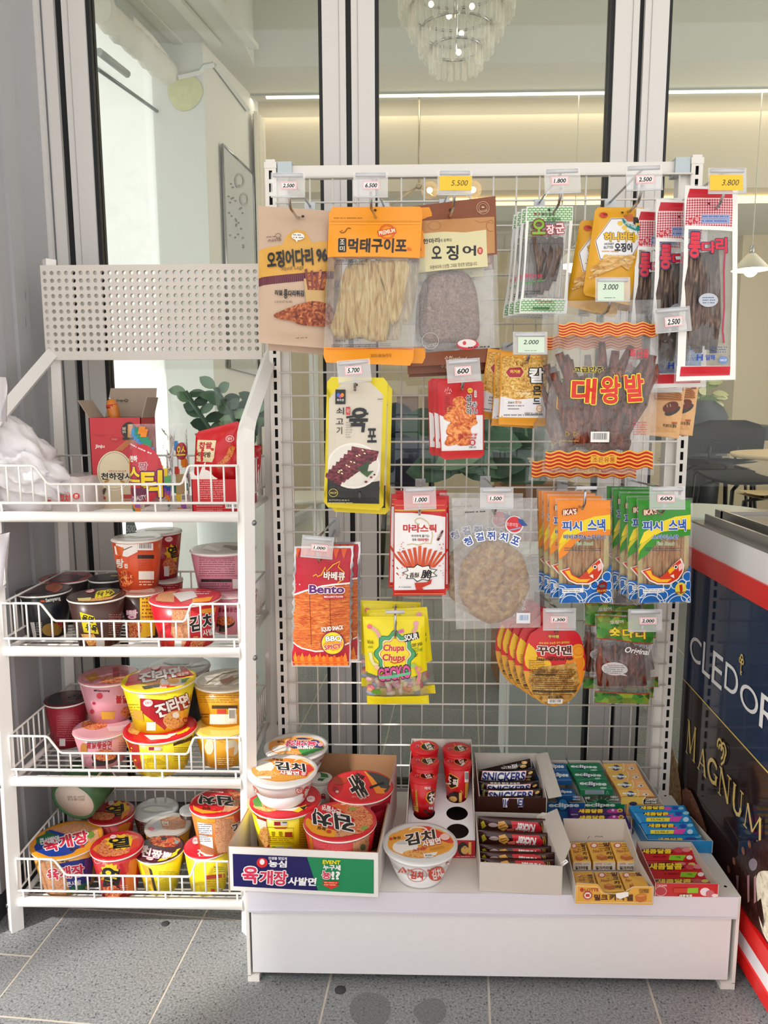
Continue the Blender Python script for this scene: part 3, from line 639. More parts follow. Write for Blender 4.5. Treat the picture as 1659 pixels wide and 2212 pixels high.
# ---- plants
def leafmesh(mb, base, tip, w, m, sag=.1, nrm=None):
    base = Vector(base); tip = Vector(tip); d = tip-base; s = d.cross(nrm if nrm is not None else Vector((0, -1, .3))).normalized()*w
    P = []; n = 5
    for i in range(n+1):
        t = i/n; c = base+d*t-Vector((0, 0, sag*d.length*t*t)); k = math.sin(math.pi*min(1, t*.97+.03))**.7
        P += [c-s*k, c+Vector((0, .1*w*k, -.15*w*k)), c+s*k]
    f = []
    for i in range(n): f += [(3*i, 3*i+1, 3*i+4, 3*i+3), (3*i+1, 3*i+2, 3*i+5, 3*i+4)]
    mb.add(P, f, m, True)
GR = [mat(c, .3, var=.2, bs=20) for c in ('4a6a55', '5f8068', '7fa07c', '3f5c4c')]
def plant(name, label, pos, stems, leafw, leafl, pot, n, seed, mats, big=False):
    rr = random.Random(seed); l, inv = root(name, label, 'plant', pos); pot(l, inv)
    for s in stems:
        mb = MB(); mb.tube(s, .008, mats[0], 6); mb.build('stem', l, inv)
        for i in range(n):
            t = .25+.75*i/(n-1); k = t*(len(s)-1); a = s[min(int(k), len(s)-2)].lerp(s[min(int(k)+1, len(s)-1)], k-int(k) if int(k) < len(s)-1 else 1)
            d = Vector((rr.choice((-1, 1)) if big else (1 if i % 2 else -1), rr.uniform(-.6, .4), rr.uniform(.1, .9))).normalized(); mb = MB()
            leafmesh(mb, a, a+d*leafl*rr.uniform(.8, 1.2), leafw*rr.uniform(.85, 1.15), rr.choice(mats), .25 if big else .05, Vector((rr.uniform(-.3, .3), -1, .4))); mb.build('leaf', l, inv)
def S3(*pts, Y): return [A(x, y, Y=Y+dy) for x, y, dy in pts]
def pot1(l, inv):
    c = A(502, 1200, Y=1.3); mb = MB(); mb.lathe([(.1, 0), (.112, .1), (.118, .76), (.105, .76), (.1, .7), (0.001, .7)], mat('eef1f2', .4), 32, (c.x, 1.3, 0)); mb.build('planter', l, inv)
plant('potted_plant', 'glossy dark green leaflet plant in a tall white planter behind rack', (A(502, 1200, Y=1.3).x, 1.3, 0), [S3((490, 1010, 0), (455, 930, 0), (400, 845, -.03), Y=1.3), S3((500, 1010, 0), (515, 920, -.04), (465, 838, -.05), Y=1.3), S3((505, 1010, 0), (540, 930, .03), (552, 868, .05), Y=1.3), S3((498, 1010, 0), (500, 930, .06), (520, 880, .08), Y=1.3)], .019, .066, pot1, 15, 3, GR)
def pot2(l, inv):
    c = A(1150, 1080, Y=1.6); mb = MB(); mb.box(c.x-.13, 1.48, 0, c.x+.16, 1.75, .78, mat('8a5a3a', .6, var=.1)); mb.build('planter', l, inv)
plant('potted_plant', 'broad leaved green plant in a brown wooden planter behind the grid', (A(1150, 1080, Y=1.6).x, 1.6, 0), [S3((1120, 1060, 0), (1070, 960, 0), (960, 925, -.05), Y=1.6), S3((1140, 1060, 0), (1110, 960, .03), (1075, 880, .05), Y=1.6), S3((1130, 1060, 0), (1040, 1010, 0), (915, 1010, -.05), Y=1.6), S3((1150, 1060, 0), (1160, 980, 0), (1140, 900, .05), Y=1.6)], .062, .2, pot2, 8, 8, GR, True)
VG = [mat(c, .4, var=.3, bs=25) for c in ('7c8f56', 'b9bf88', '5f7a48', 'd6d6ac')]
def pot3(l, inv):
    mb = MB(); c = A(1522, 985, Y=4.6); mb.lathe([(.1, 0), (.13, .8), (.11, .8)], DK, 20, (c.x, 4.6, 0)); mb.build('planter', l, inv)
plant('potted_plant', 'variegated cream and green plant behind the peach snack bags', (A(1522, 985, Y=4.6).x, 4.6, 0), [S3((1522, 960, 0), (1525, 880, 0), (1530, 815, 0), Y=4.6), S3((1525, 960, 0), (1545, 890, 0), (1540, 850, 0), Y=4.6), S3((1520, 960, 0), (1512, 900, 0), (1515, 850, 0), Y=4.6)], .028, .12, pot3, 9, 5, VG, True)
# ================================================================== THE SHELF STAND WITH ITS GRID
GY = .357; DZ = .1907
GS, GI = root('display_stand', 'white shop stand with wire grid back, slotted posts and deck', 'shelf', (0, .2, 0))
SLM = mat('e9e6e0', .32); DARKIN = mat('14181d', .7)
def post(x0, x1, mirror):
    mb = MB(); y0, y1 = .3603, .422; z1 = 1.568; sx = x0+(x1-x0)*.5; hw_ = .0034; pit = .0254; hh = .0175
    mb.box(x0, y0+.002, .02, x0+.0016, y1, z1, SLM); mb.box(x1-.0016, y0+.002, .02, x1, y1, z1, SLM); mb.box(x0, y1-.002, .02, x1, y1, z1, DARKIN); mb.box(x0+.0017, y0+.012, .02, x1-.0017, y0+.014, z1, DARKIN)
    mb.box(x0, y0, .02, sx-hw_, y0+.002, z1, SLM); mb.box(sx+hw_, y0, .02, x1, y0+.002, z1, SLM); z = .2
    mb.box(sx-hw_, y0, .02, sx+hw_, y0+.002, z, SLM)
    while z < z1: mb.box(sx-hw_, y0, z+hh, sx+hw_, y0+.002, min(z+pit, z1), SLM); z += pit
    mb.box(x0-.001, y0-.001, z1, x1+.001, y1+.001, z1+.012, SLM); mb.box(x0+.002, y0+.002, z1+.012, x1-.002, y1-.002, z1+.018, SLM)
    # foot arm below the deck, ledge strip beside the slots
    a = x1 if not mirror else x0-.018; mb.box(a, y0+.012, .02, a+.018, y1-.015, z1-.02, SLM)
    return mb
post(-.45, -.4265, False).build('slotted_post', GS, GI); post(.4265, .45, True).build('slotted_post', GS, GI)
zr0 = A(1000, 378, Y=.372).z; zr1 = A(1000, 354, Y=.372).z
mb = MB(); mb.box(-.426, .372, zr0, .43, .397, zr1, SLM); mb.build('top_rail', GS, GI)
for x in (-.424, .395): mb = MB(); mb.box(x, .363, zr0-.006, x+.03, .401, zr1+.006, mat('b4c0c4', .3, .3)); mb.build('rail_clamp', GS, GI)
za = A(861, 381, Y=GY).z; zb = A(700, 1608, Y=GY).z; dzr = (za-zb)/25; xg = A(867, 400, Y=GY).x
mb = MB()
for k in range(29):
    z = za-k*dzr
    if z > .2: mb.tube([(-.428, GY, z), (.428, GY, z)], .0021, SLM, 5)
x = xg
while x > -.425: x -= .0475
x += .0475
while x < .425: mb.tube([(x, GY+.004, .2), (x, GY+.004, za)], .0021, SLM, 5); x += .0475
mb.build('wire_grid', GS, GI)
mb = MB(); mb.box(-.45, 0, DZ-.012, .45, .3603, DZ, SLM); mb.build('deck', GS, GI)
zl = A(1000, 1971, Y=-.002).z
mb = MB(); mb.box(-.451, -.004, zl, .451, 0, DZ, mat('e6e4ee', .2, alpha=.93)); mb.box(-.451, -.006, zl-.003, .451, 0, zl, mat('d5d3dc', .3)); mb.build('price_rail', GS, GI)
mb = MB(); mb.box(-.447, .002, .018, .443, .01, zl, WHITE2); mb.build('kick_panel', GS, GI)
for x in (-.4565, .4505): mb = MB(); mb.box(x, .0, .012, x+.006, .36, DZ-.002, SLM); mb.box(x if x < 0 else x-.02, .0, 0, x+.022 if x < 0 else x+.006, .03, .013, SLM); mb.build('side_bracket', GS, GI)
mb = MB()
for q in ((1437, 1719), (1567, 1915), (1435, 1770)): c = A(*q, Z=DZ+.0004); mb.lathe([(.0028, .0003), (.0001, .0003)], DARKIN, 10, c)
mb.build('peg_hole', GS, GI)
# ================================================================== BAGS ON THE HOOKS
def clamp(x, a=0.0, b=1.0): return a if x < a else b if x > b else x
ORD = ['second', 'third', 'fourth', 'fifth', 'sixth']
def bag(name, label, cat, Kc, quad, Y, base, ops, th=.016, rows=None, ol=None, yaw=0, copies=(), group=None, corner=0, st=.06, sb=.05, wr=.0022, content=None, cell=None, hole=True, back=None, seed=0):
    crop(*Kc); ya = math.radians(yaw); n = Vector((math.sin(ya), -math.cos(ya), 0)); ex = Vector((math.cos(ya), math.sin(ya), 0))
    cx = sum(q[0] for q in quad)/4; cy = sum(q[1] for q in quad)/4; O = A(cx, cy, Y=Y)
    def hit(x, y): d = ray(x, y); return CAM+d*((O-CAM).dot(n)/d.dot(n))
    Q = [hit(*q) for q in quad]
    def P(u, v): return (Q[0].lerp(Q[1], u)).lerp(Q[3].lerp(Q[2], u), v)
    def o2(v):
        a, b = ol(v) if ol else (0, 1)
        if corner:
            asp = (Q[0]-Q[1]).length/(Q[0]-Q[3]).length; r = corner; rv = corner*asp
            for t in (v, 1-v):
                if t < rv: k = r-math.sqrt(max(0, r*r-((rv-t)/asp)**2)); a = max(a, k); b = min(b, 1-k)
        return a, b
    def hgt(u, v):
        a, b = o2(v); s = clamp((u-a)/max(b-a, 1e-4)); vv = clamp((v-st)/(1-st-sb))
        e = (4*s*(1-s))**.55*(4*vv*(1-vv))**.5
        k = wr*noise.noise(Vector((u*3.6+seed*3.1, v*5, seed*1.7+.3)))*(.35+.65*min(1, e*2))+wr*.25*noise.noise(Vector((u*8, v*9+u*4, seed+2.2)))*(.3+e)
        return .0007+th/2*e+k*(1 if e > 0 else .4)
    def uv(p):
        u = v = .5
        for _ in range(5):
            d = p-P(u, v); a = P(u+.001, v)-P(u, v); b = P(u, v+.001)-P(u, v)
            ax, az, bx, bz = a.dot(ex)*1000, a.z*1000, b.dot(ex)*1000, b.z*1000; D_ = ax*bz-bx*az or 1e-9
            dx, dz = d.dot(ex), d.z; u += (dx*bz-bx*dz)/D_; v += (ax*dz-dx*az)/D_
        return u, v
    def smap(x, y, lift):
        u, v = uv(hit(x, y)); v = clamp(v, .002, .998); a, b = o2(v); u = clamp(u, a+.004, b-.004); return P(u, v)+n*(hgt(u, v)+lift)
    l, inv = root(name, label, cat, P(.5, .0), group)
    vb = sorted(set([i/26 for i in range(27)]+([r[0] for r in rows[1:]] if rows else [])))
    def mfn(v):
        if not rows: return base
        m = rows[0][1]
        for r in rows:
            if v >= r[0]: m = r[1]
        return m
    mb = MB(); nu = 16
    for sgn in (1, -1):
        b0 = len(mb.v)
        for v in vb:
            a, b = o2(v)
            for i in range(nu+1):
                u = a+(b-a)*i/nu; h = hgt(u, v); mb.v.append(tuple(P(u, v)+n*(h if sgn > 0 else -max(.0007, h*.6))))
        for j in range(len(vb)-1):
            m = mfn((vb[j]+vb[j+1])/2) if sgn > 0 or back is None else back
            for i in range(nu):
                q = (b0+j*(nu+1)+i, b0+j*(nu+1)+i+1, b0+(j+1)*(nu+1)+i+1, b0+(j+1)*(nu+1)+i); mb.f.append(q[::-1] if sgn > 0 else q); mb.sm.append(True); mb.mi.append(mb.m(m))
    pch = mb.build('pouch', l, inv)
    if content: content(hit, n, l, inv, lambda x, y: P(*[clamp(t, .03, .97) for t in uv(hit(x, y))]))
    dq = min(math.hypot(quad[0][0]-quad[1][0], quad[0][1]-quad[1][1]), math.hypot(quad[0][0]-quad[3][0], quad[0][1]-quad[3][1]))/K[2]
    I = Ink(smap, max(3, min(14, dq/9))*K[2], base=.0006); I.run(ops); I.done('print', pch, inv)
    for k, c in enumerate(copies):
        d = dup(l, c[:3], c[4] if len(c) > 4 else label+', '+ORD[k]+' from the front', ry=math.radians(c[3] if len(c) > 3 else 0), group=group)
    return l, inv
def sheet(mb, pts, mp, n, m, th=.005, off=0, rag=0):
    pts = [(x+rnd.gauss(0, rag), y+rnd.gauss(0, rag)) for x, y in pts]; P = [mp(x, y)+n*off for x, y in pts]; k = len(P)
    c = sum(P, Vector())/k; mid = [p.lerp(c, .12)+n*th*.5 for p in P]; F_ = [n*0+p for p in P]; B_ = [p-n*th*.5 for p in P]
    tri = tessellate_polygon([[Vector((p.x, p.z, 0)) for p in mid]])
    b = len(mb.v); mb.add(mid, [t for t in tri], m, True)
    mb.add(mid+F_+B_, [(i, (i+1) % k, k+(i+1) % k, k+i) for i in range(k)]+[(k+i, k+(i+1) % k, 2*k+(i+1) % k, 2*k+i) for i in range(k)], m, True)
def smooth(pts, n=3):
    for _ in range(n):
        q = []
        for i in range(len(pts)):
            a, b = pts[i], pts[(i+1) % len(pts)]; q += [(a[0]*.75+b[0]*.25, a[1]*.75+b[1]*.25), (a[0]*.25+b[0]*.75, a[1]*.25+b[1]*.75)]
        pts = q
    return pts
K4 = (540, 420, 4.1475); K5 = (880, 400, 4.1475); K6 = (1230, 380, 3.867); KG = (600, 780, 3.6065); KH = (1020, 680, 3.1904); KI = (600, 1030, 4.1475); KJ = (940, 1040, 6.381); KK = (1140, 1030, 4.3658); KL = (1060, 1280, 3.95); KQ = (1040, 380, 4.1475); KR = (1400, 800, 6.405)
BK = '16171c'
# 1 beige squid legs
ops = [('p', [(60, 505), (180, 480), (300, 465), (340, 380), (420, 325), (500, 340), (560, 440), (780, 415), (780, 690), (60, 755)], 'dba648'), ('p', [(60, 755), (780, 688), (780, 755), (60, 828)], '5e2233')]
ops += [('r', 90+18*k, 756-1.7*k, 97+18*k, 822-1.7*k, '7d3a48', {'rot': -4}) for k in range(37)]
ops += [('e', 440, 392, 56, 33, 'f1efe9'), ('p', [(415, 420), (432, 445), (440, 420)], 'f1efe9'), ('fine', 400, 370, 480, 415, 2, '44403c'), ('t', '오징어다리', 162, 508, 575, 665, BK, {'b': .045, 'r': -5}), ('t', '96', 603, 498, 700, 618, BK, {'b': .05, 'r': -4}), ('t', 'Squid Legs', 292, 655, 490, 700, '5f4a2c', {'b': 0, 'r': -4}),
 ('t', '리얼', 237, 868, 303, 917, BK, {'b': .04}), ('t', '롱', 316, 862, 350, 945, BK, {'b': .04}), ('t', '다리튀김', 355, 872, 496, 928, BK, {'b': .04}), ('t', '오징어다리 96.58%', 232, 962, 395, 985, '4a3a30', {'b': 0}), ('t', '(주)삼호식품', 168, 414, 292, 440, '2d2a28', {'b': .01, 'r': -2}), ('fine', 155, 385, 235, 405, 1, '3c3734'), ('ring', 264, 385, 25, 18, 4, '2d2a28'), ('l', [(250, 402), (250, 412), (282, 412), (282, 402)], 4, '2d2a28'),
 ('p', [(495, 770), (700, 770), (690, 1010), (520, 1010)], 'c9a46a'), ('p', smooth([(200, 1090), (330, 1040), (480, 985), (600, 960), (760, 1000), (760, 1190), (620, 1190), (440, 1175), (400, 1140), (280, 1130)], 2), 'fry')]
ops += [('p', [(500+26*k, 690+(k*37) % 60), (522+26*k, 680+(k*37) % 60), (560+16*k, 870), (530+16*k, 870)], 'fry' if k % 2 else '7e3626') for k in range(8)]
ops += [('fine', 420, 1280, 540, 1300, 1, '6b5a4a', {'rot': -4}), ('e', 480, 208, 14, 12, '2c2622')]
bag('snack_pouch', 'beige squid legs pouch with a yellow title band, front one', 'snack bag', K4, [(75, 103), (765, 150), (745, 1385), (80, 1330)], .2, mat('c9ae97', .38), ops, copies=[(.012, .03, -.012, 0)], group='beige squid legs pouches', th=.03, seed=1, wr=.004)
# 2 orange dried pollack
OR = mat('f39c16', .3)
def c2(hit, n, l, inv, cl):
    mb = MB(); sheet(mb, [(1100, 575), (1400, 585), (1425, 650), (1410, 800), (1380, 960), (1340, 1110), (1270, 1170), (1235, 1050), (1190, 800), (1150, 680)], cl, n, FOOD['pollack'], .004, -.003, 6)
    sheet(mb, [(770, 1290), (735, 1190), (770, 1060), (800, 900), (800, 760), (860, 650), (950, 600), (1060, 575), (1140, 640), (1180, 780), (1215, 900), (1245, 1060), (1250, 1190), (1215, 1325), (1080, 1312), (990, 1280), (880, 1290)], cl, n, FOOD['pollack'], .005, 0, 7); mb.build('dried_fish', l, inv)
ops = [('r', 705, 238, 1545, 246, 'e08f14'), ('r', 705, 262, 1545, 268, 'ffb43c'), ('t', '먹태구이포', 882, 400, 1405, 532, BK, {'b': .03, 'sl': .05}), ('p', sq(793, 398, 72, 128), BK), ('t', '조', 808, 410, 850, 455, 'f7e9c8', {'b': .01}), ('t', '미', 808, 470, 850, 516, 'f7e9c8', {'b': .01}),
 ('ring', 1230, 340, 68, 68, 6, 'd8402a'), ('ring', 1230, 340, 56, 56, 3, 'd8402a'), ('r', 1146, 316, 1308, 368, 'd8402a', {'rot': -12}), ('t', 'PREMIUM', 1156, 322, 1300, 362, 'fff0d0', {'b': .03, 'r': -12}), ('l', [(805, 335), (830, 352), (855, 340), (868, 315), (885, 303), (905, 312)], 7, '5a3a14'), ('e', 825, 328, 6, 6, 'c9301c'), ('t', '미소', 1412, 478, 1448, 515, 'd8402a'),
 ('t', '한판한판 맛있는 건어물', 775, 592, 1058, 622, '2a2624', {'b': .01}), ('fine', 770, 628, 1050, 646, 1, '4a4440'), ('fine', 752, 205, 1015, 226, 1, '8a5a14'), ('t', '2025.08.06까지', 1080, 1428, 1265, 1462, '7d4a10', {'b': 0}), ('t', '국내가공', 765, 1302, 860, 1325, '33302e', {'b': .01}), ('fine', 735, 1345, 1180, 1375, 2, '33302e'), ('r', 668, 1384, 1480, 1390, 'd96a1a'), ('e', 1122, 145, 13, 12, '3a2410')]
bag('snack_pouch', 'orange dried pollack pouch with clear middle window, front one', 'snack bag', K4, [(712, 113), (1550, 110), (1458, 1535), (657, 1505)], .175, OR, ops, rows=[(0, OR), (.318, FILM), (.9, OR)], content=c2, copies=[(.018, .028, .004, -1.2)], group='orange dried pollack pouches', corner=.03, th=.026, seed=2, st=.12)
# 3 brown whole squid
BR = mat('82431f', .3)
def c3(hit, n, l, inv, cl):
    mb = MB(); sheet(mb, smooth([(100, 1150), (110, 940), (170, 820), (320, 765), (480, 765), (575, 820), (625, 960), (648, 1200), (645, 1390), (520, 1425), (380, 1400), (260, 1420), (110, 1390)], 1), cl, n, FOOD['flatsquid'], .006, 0); mb.build('dried_squid', l, inv)
ops = [('p', [(40, 330), (790, 285), (790, 610), (720, 618), (60, 660)], 'c08a52'), ('ring', 240, 370, 55, 40, 6, 'a8723c'), ('ring', 745, 370, 40, 50, 8, 'a06a36', {'a0': 60, 'a1': 330}), ('l', [(600, 320), (650, 340), (700, 330), (770, 350)], 6, 'a8723c'), ('p', [(120, 440), (330, 425), (520, 430), (703, 405), (708, 560), (718, 735), (480, 755), (300, 770), (98, 790), (110, 600)], 'ddd6a9'),
 ('t', '오', 215, 552, 305, 668, BK, {'b': .03}), ('t', '징', 345, 545, 455, 682, BK, {'b': .03}), ('t', '어', 490, 548, 612, 640, BK, {'b': .03}), ('e', 648, 595, 25, 33, 'c8342a'), ('t', '참', 636, 578, 660, 612, 'f0d8c8'), ('t', '한마리', 138, 484, 285, 528, BK, {'b': .02, 'r': -4}), ('t', '에 듬뿍담', 290, 488, 396, 516, '2c2a24', {'r': -4, 'b': 0}), ('t', '푸른바다에 신선함 그대로 정성껏 담았습니다.', 200, 710, 625, 745, '3c382c', {'b': 0, 'r': -5}),
 ('ring', 675, 207, 55, 58, 4, 'd9b898'), ('ring', 675, 207, 38, 40, 3, 'd9b898'), ('t', 'SEAFOOD', 640, 228, 712, 250, 'd9b898', {'b': 0, 'r': -12}), ('e', 675, 202, 14, 8, 'd9b898'), ('ring', 205, 1398, 74, 72, 4, 'd5cfcc'), ('t', 'SEAFOOD', 150, 1425, 270, 1455, 'd5cfcc', {'b': 0, 'r': -14}), ('e', 538, 1430, 98, 48, 'd93a4a'), ('e', 530, 1420, 82, 36, 'ece6e4'), ('e', 508, 1418, 16, 18, 'd93a4a'), ('fine', 540, 1440, 745, 1470, 1, '3a2a26', {'rot': -3}), ('t', '수협seafood', 332, 1530, 528, 1572, 'e8d8c8', {'b': 0, 'sl': .2}), ('e', 385, 225, 13, 14, '2a1408')]
bag('snack_pouch', 'brown whole dried squid pouch with parchment label, front one', 'snack bag', K5, [(40, 192), (790, 98), (828, 1580), (30, 1625)], .205, BR, ops, rows=[(0, BR), (.345, FILM2), (.915, BR)], content=c3, copies=[(-.006, .022, -.014, 0), (.0, .04, -.02, .6)], group='brown dried squid pouches', th=.018, seed=3)
# 4 green and white squid strips
def c4(hit, n, l, inv, cl):
    mb = MB()
    for pts in ([(1130, 470), (1150, 600), (1175, 700), (1160, 900)], [(1210, 470), (1215, 640), (1180, 780), (1150, 960)], [(1290, 470), (1270, 650), (1220, 820), (1190, 980)], [(1370, 470), (1350, 620), (1290, 800), (1240, 940)], [(1330, 480), (1330, 700), (1310, 860)]):
        mb.tube([cl(x, y) for x, y in pts], .008, FOOD['squid'], 7, rs=[.006]+[.009]*(len(pts)-2)+[.005])
    mb.build('squid_strip', l, inv)
ops = [('p', [(1060, 190), (1490, 186), (1483, 325), (1052, 330)], 'eef0ee'), ('p', [(1072, 198), (1478, 196), (1474, 320), (1064, 325)], 'key'), ('p', [(1060, 330), (1085, 330), (1035, 1020), (1008, 1020)], 'eef0ee'), ('p', [(1450, 325), (1484, 325), (1440, 1030), (1400, 1030)], 'eef0ee'), ('p', [(1008, 1015), (1442, 1022), (1428, 1165), (998, 1155)], 'eef0ee'), ('p', [(1018, 1025), (1412, 1030), (1402, 1140), (1010, 1132)], 'key'),
 ('t', '친구', 1130, 248, 1188, 280, '8c1f24', {'b': .03}), ('t', '원의 면세', 1195, 250, 1315, 280, '26382a', {'b': .02}), ('t', '오징어', 1242, 296, 1366, 330, '2c6a2a', {'b': .03}), ('t', '오', 1112, 312, 1232, 448, '86b83c', {'b': .07, 'o': (.06, '7a1c24')}), ('t', '장', 1238, 362, 1312, 446, 'f4dfe2', {'b': .05, 'o': (.07, 'b02038'), 'r': -3}), ('t', '군', 1320, 348, 1402, 440, 'f4dfe2', {'b': .05, 'o': (.07, 'b02038'), 'r': -3}),
 ('l', [(1098, 530), (1390, 528), (1365, 1015), (1062, 1005), (1098, 530)], 3, '3a3c3e'), ('t', '쫄깃한 맛이 일품', 1050, 800, 1195, 832, 'd8305a', {'b': .02, 'r': 4}), ('fine', 1050, 855, 1220, 890, 1, '4c9a4c', {'rot': -6}), ('fine', 1050, 945, 1175, 990, 2, '35383a'), ('t', '(주)삼호식품', 1200, 1040, 1290, 1058, 'a02028', {'b': .02}), ('l', [(1138, 1032), (1195, 1032), (1165, 1050), (1195, 1050), (1190, 1066)], 5, 'b02a38'), ('r', 1120, 1095, 1270, 1115, '3f7a40'), ('e', 1268, 226, 12, 12, '24382a')]
bag('snack_pouch', 'green and white dried squid strip pouch, front one', 'snack bag', K5, [(1060, 190), (1490, 186), (1428, 1162), (998, 1155)], .2, FILM2, ops, content=c4, copies=[(-.006, .02, .0, .6), (-.012, .036, -.002, 1.4), (-.016, .052, -.004, 2.4)], group='green and white squid pouches', th=.014, seed=4)
# 5 yellow honey butter
YB = mat('e3a61d', .33)
hexo = [(1148, 388), (1358, 383), (1418, 600), (1292, 806), (1042, 762), (1004, 590)]
ci = lambda pts, k: [(x+(1212-x)*k, y+(595-y)*k) for x, y in pts]
ops = [('p', hexo, 'f4f1ea'), ('p', ci(hexo, .025), '6a3c34'), ('p', ci(hexo, .055), 'eef0f4')]
ops += [('p', [(cx+26*math.cos(math.pi*k/3), cy+26*math.sin(math.pi*k/3)) for k in range(6)], 'ecc95c') for cx, cy in ((1225, 440), (1262, 480), (1285, 520), (1340, 590), (1365, 560), (1095, 740))]
ops += [('t', '허니버터', 1080, 520, 1352, 604, 'f2c014', {'b': .05, 'o': (.045, '4a3418')}), ('t', 'HONEY', 1084, 614, 1168, 636, '37302c', {'b': .01}), ('t', 'BUTTER', 1078, 645, 1160, 668, '37302c', {'b': .01}), ('t', '오징어', 1170, 615, 1330, 698, BK, {'b': .045}), ('fine', 1062, 682, 1222, 705, 1, 'd08a4a', {'rot': 3}),
 ('p', [(1262, 360), (1345, 350), (1355, 420), (1290, 420)], 'c96a3a'), ('p', [(1350, 376), (1428, 384), (1412, 470), (1345, 455)], '241a18'), ('r', 1365, 432, 1402, 455, 'e8b83a'), ('p', [(1245, 388), (1300, 440), (1380, 462), (1440, 460), (1412, 505), (1350, 498), (1285, 470), (1250, 430)], '1f8a84'), ('t', 'SWEET HONEY', 1268, 432, 1380, 470, 'eaf4ee', {'b': .02, 'r': 22}), ('e', 1086, 358, 36, 26, 'c9402c'), ('t', '정화', 1082, 345, 1116, 368, '2a1a10', {'b': .02}), ('e', 1255, 335, 12, 9, '2c2010')]
for k in range(11): ops.append(('l', [(950+(k*53) % 120, 920-(k*29) % 140), (1080+(k*31) % 100, 850-(k*23) % 120), (1220+(k*43) % 100, 800-(k*17) % 90+20*(k % 3)), (1300+(k*19) % 60, 850-(k*41) % 130)], 26, 'butter'))
bag('snack_pouch', 'yellow honey butter squid pouch with white hexagon, front one', 'snack bag', KQ, [(1022, 280), (1482, 285), (1372, 1172), (905, 1065)], .19, YB, ops, copies=[(-.022, .025, -.018, 1.5), (.01, .045, -.012, -8)], group='yellow honey butter pouches', th=.03, corner=.05, seed=5)
# 6 long red and white squid
def c6(hit, n, l, inv, cl):
    mb = MB()
    for k in range(6): mb.tube([cl(1015+38*k+8*math.sin(k*3), 660-6*k), cl(990+44*k, 900), cl(985+46*k, 1200), cl(1000+40*k, 1420+30*(k % 3))], .009, FOOD['squid'], 7, rs=[.008, .011, .011, .006])
    mb.build('squid_strip', l, inv)
Wb = 'f1f0ef'
ops = [('p', [(958, 66), (1408, 90), (1400, 470), (955, 450)], Wb), ('p', [(1003, 108), (1362, 118), (1357, 190), (978, 186)], 'c8182e'), ('p', [(976, 192), (1357, 196), (1350, 432), (960, 418)], 'check'), ('p', [(955, 440), (985, 440), (958, 1690), (880, 1715)], Wb), ('p', [(1352, 430), (1402, 440), (1392, 1705), (1335, 1705)], Wb), ('p', [(880, 1588), (1392, 1588), (1392, 1705), (872, 1732)], Wb), ('p', [(925, 1594), (1338, 1590), (1336, 1666), (918, 1676)], 'c8182e')]
for cx, cy, ch in ((1003, 385, '이'), (1050, 368, '김')): ops += [('p', [(cx-28, cy), (cx+4, cy-34), (cx+30, cy+4), (cx-4, cy+36)], 'c8182e'), ('t', ch, cx-14, cy-16, cx+14, cy+16, 'f4e4e4', {'b': .02, 'r': -8})]
ops += [('p', sq(1090, 332, 238, 34), '8fa0cf'), ('fine', 1095, 338, 1320, 360, 1, '2a3f8e'), ('p', sq(1088, 370, 238, 36), '8fa0cf'), ('fine', 1094, 376, 1320, 400, 1, '2a3f8e'), ('t', '롱', 985, 480, 1080, 692, 'd8203c', {'b': .06, 'o': (.05, '3a2050'), 'r': 3}), ('t', '다', 1085, 555, 1205, 655, 'd8203c', {'b': .06, 'o': (.05, '3a2050')}), ('t', '리', 1200, 525, 1300, 650, 'd8203c', {'b': .06, 'o': (.05, '3a2050')}), ('l', [(1282, 600), (1268, 800), (1272, 1100), (1262, 1300), (1275, 1400)], 16, '7a2a5c'), ('l', [(1282, 600), (1268, 800), (1272, 1100), (1262, 1300), (1275, 1400)], 8, 'c8284a'),
 ('e', 1138, 1045, 80, 57, 'b9c0cc'), ('fine', 1090, 1015, 1190, 1080, 3, '32508e'), ('t', 'H', 1046, 1492, 1098, 1546, '1f46a8', {'b': .08}), ('t', '일해', 1118, 1496, 1200, 1542, '1f46a8', {'b': .03}), ('e', 1272, 1540, 40, 33, '6f8ac0'), ('t', 'HACCP', 1245, 1532, 1300, 1550, 'e4eaf4'), ('fine', 1150, 1425, 1300, 1485, 3, '3a5a9a'), ('e', 1150, 240, 9, 9, '5a1020')]
bag('snack_pouch', 'long red and white dried squid pouch with check band, front one', 'snack bag', K6, [(958, 66), (1408, 90), (1392, 1705), (872, 1732)], .11, FILM2, ops, content=c6, copies=[(-.036, .04, -.012, 0), (-.06, .075, -.02, 1)], group='long red and white squid pouches', th=.018, seed=6)
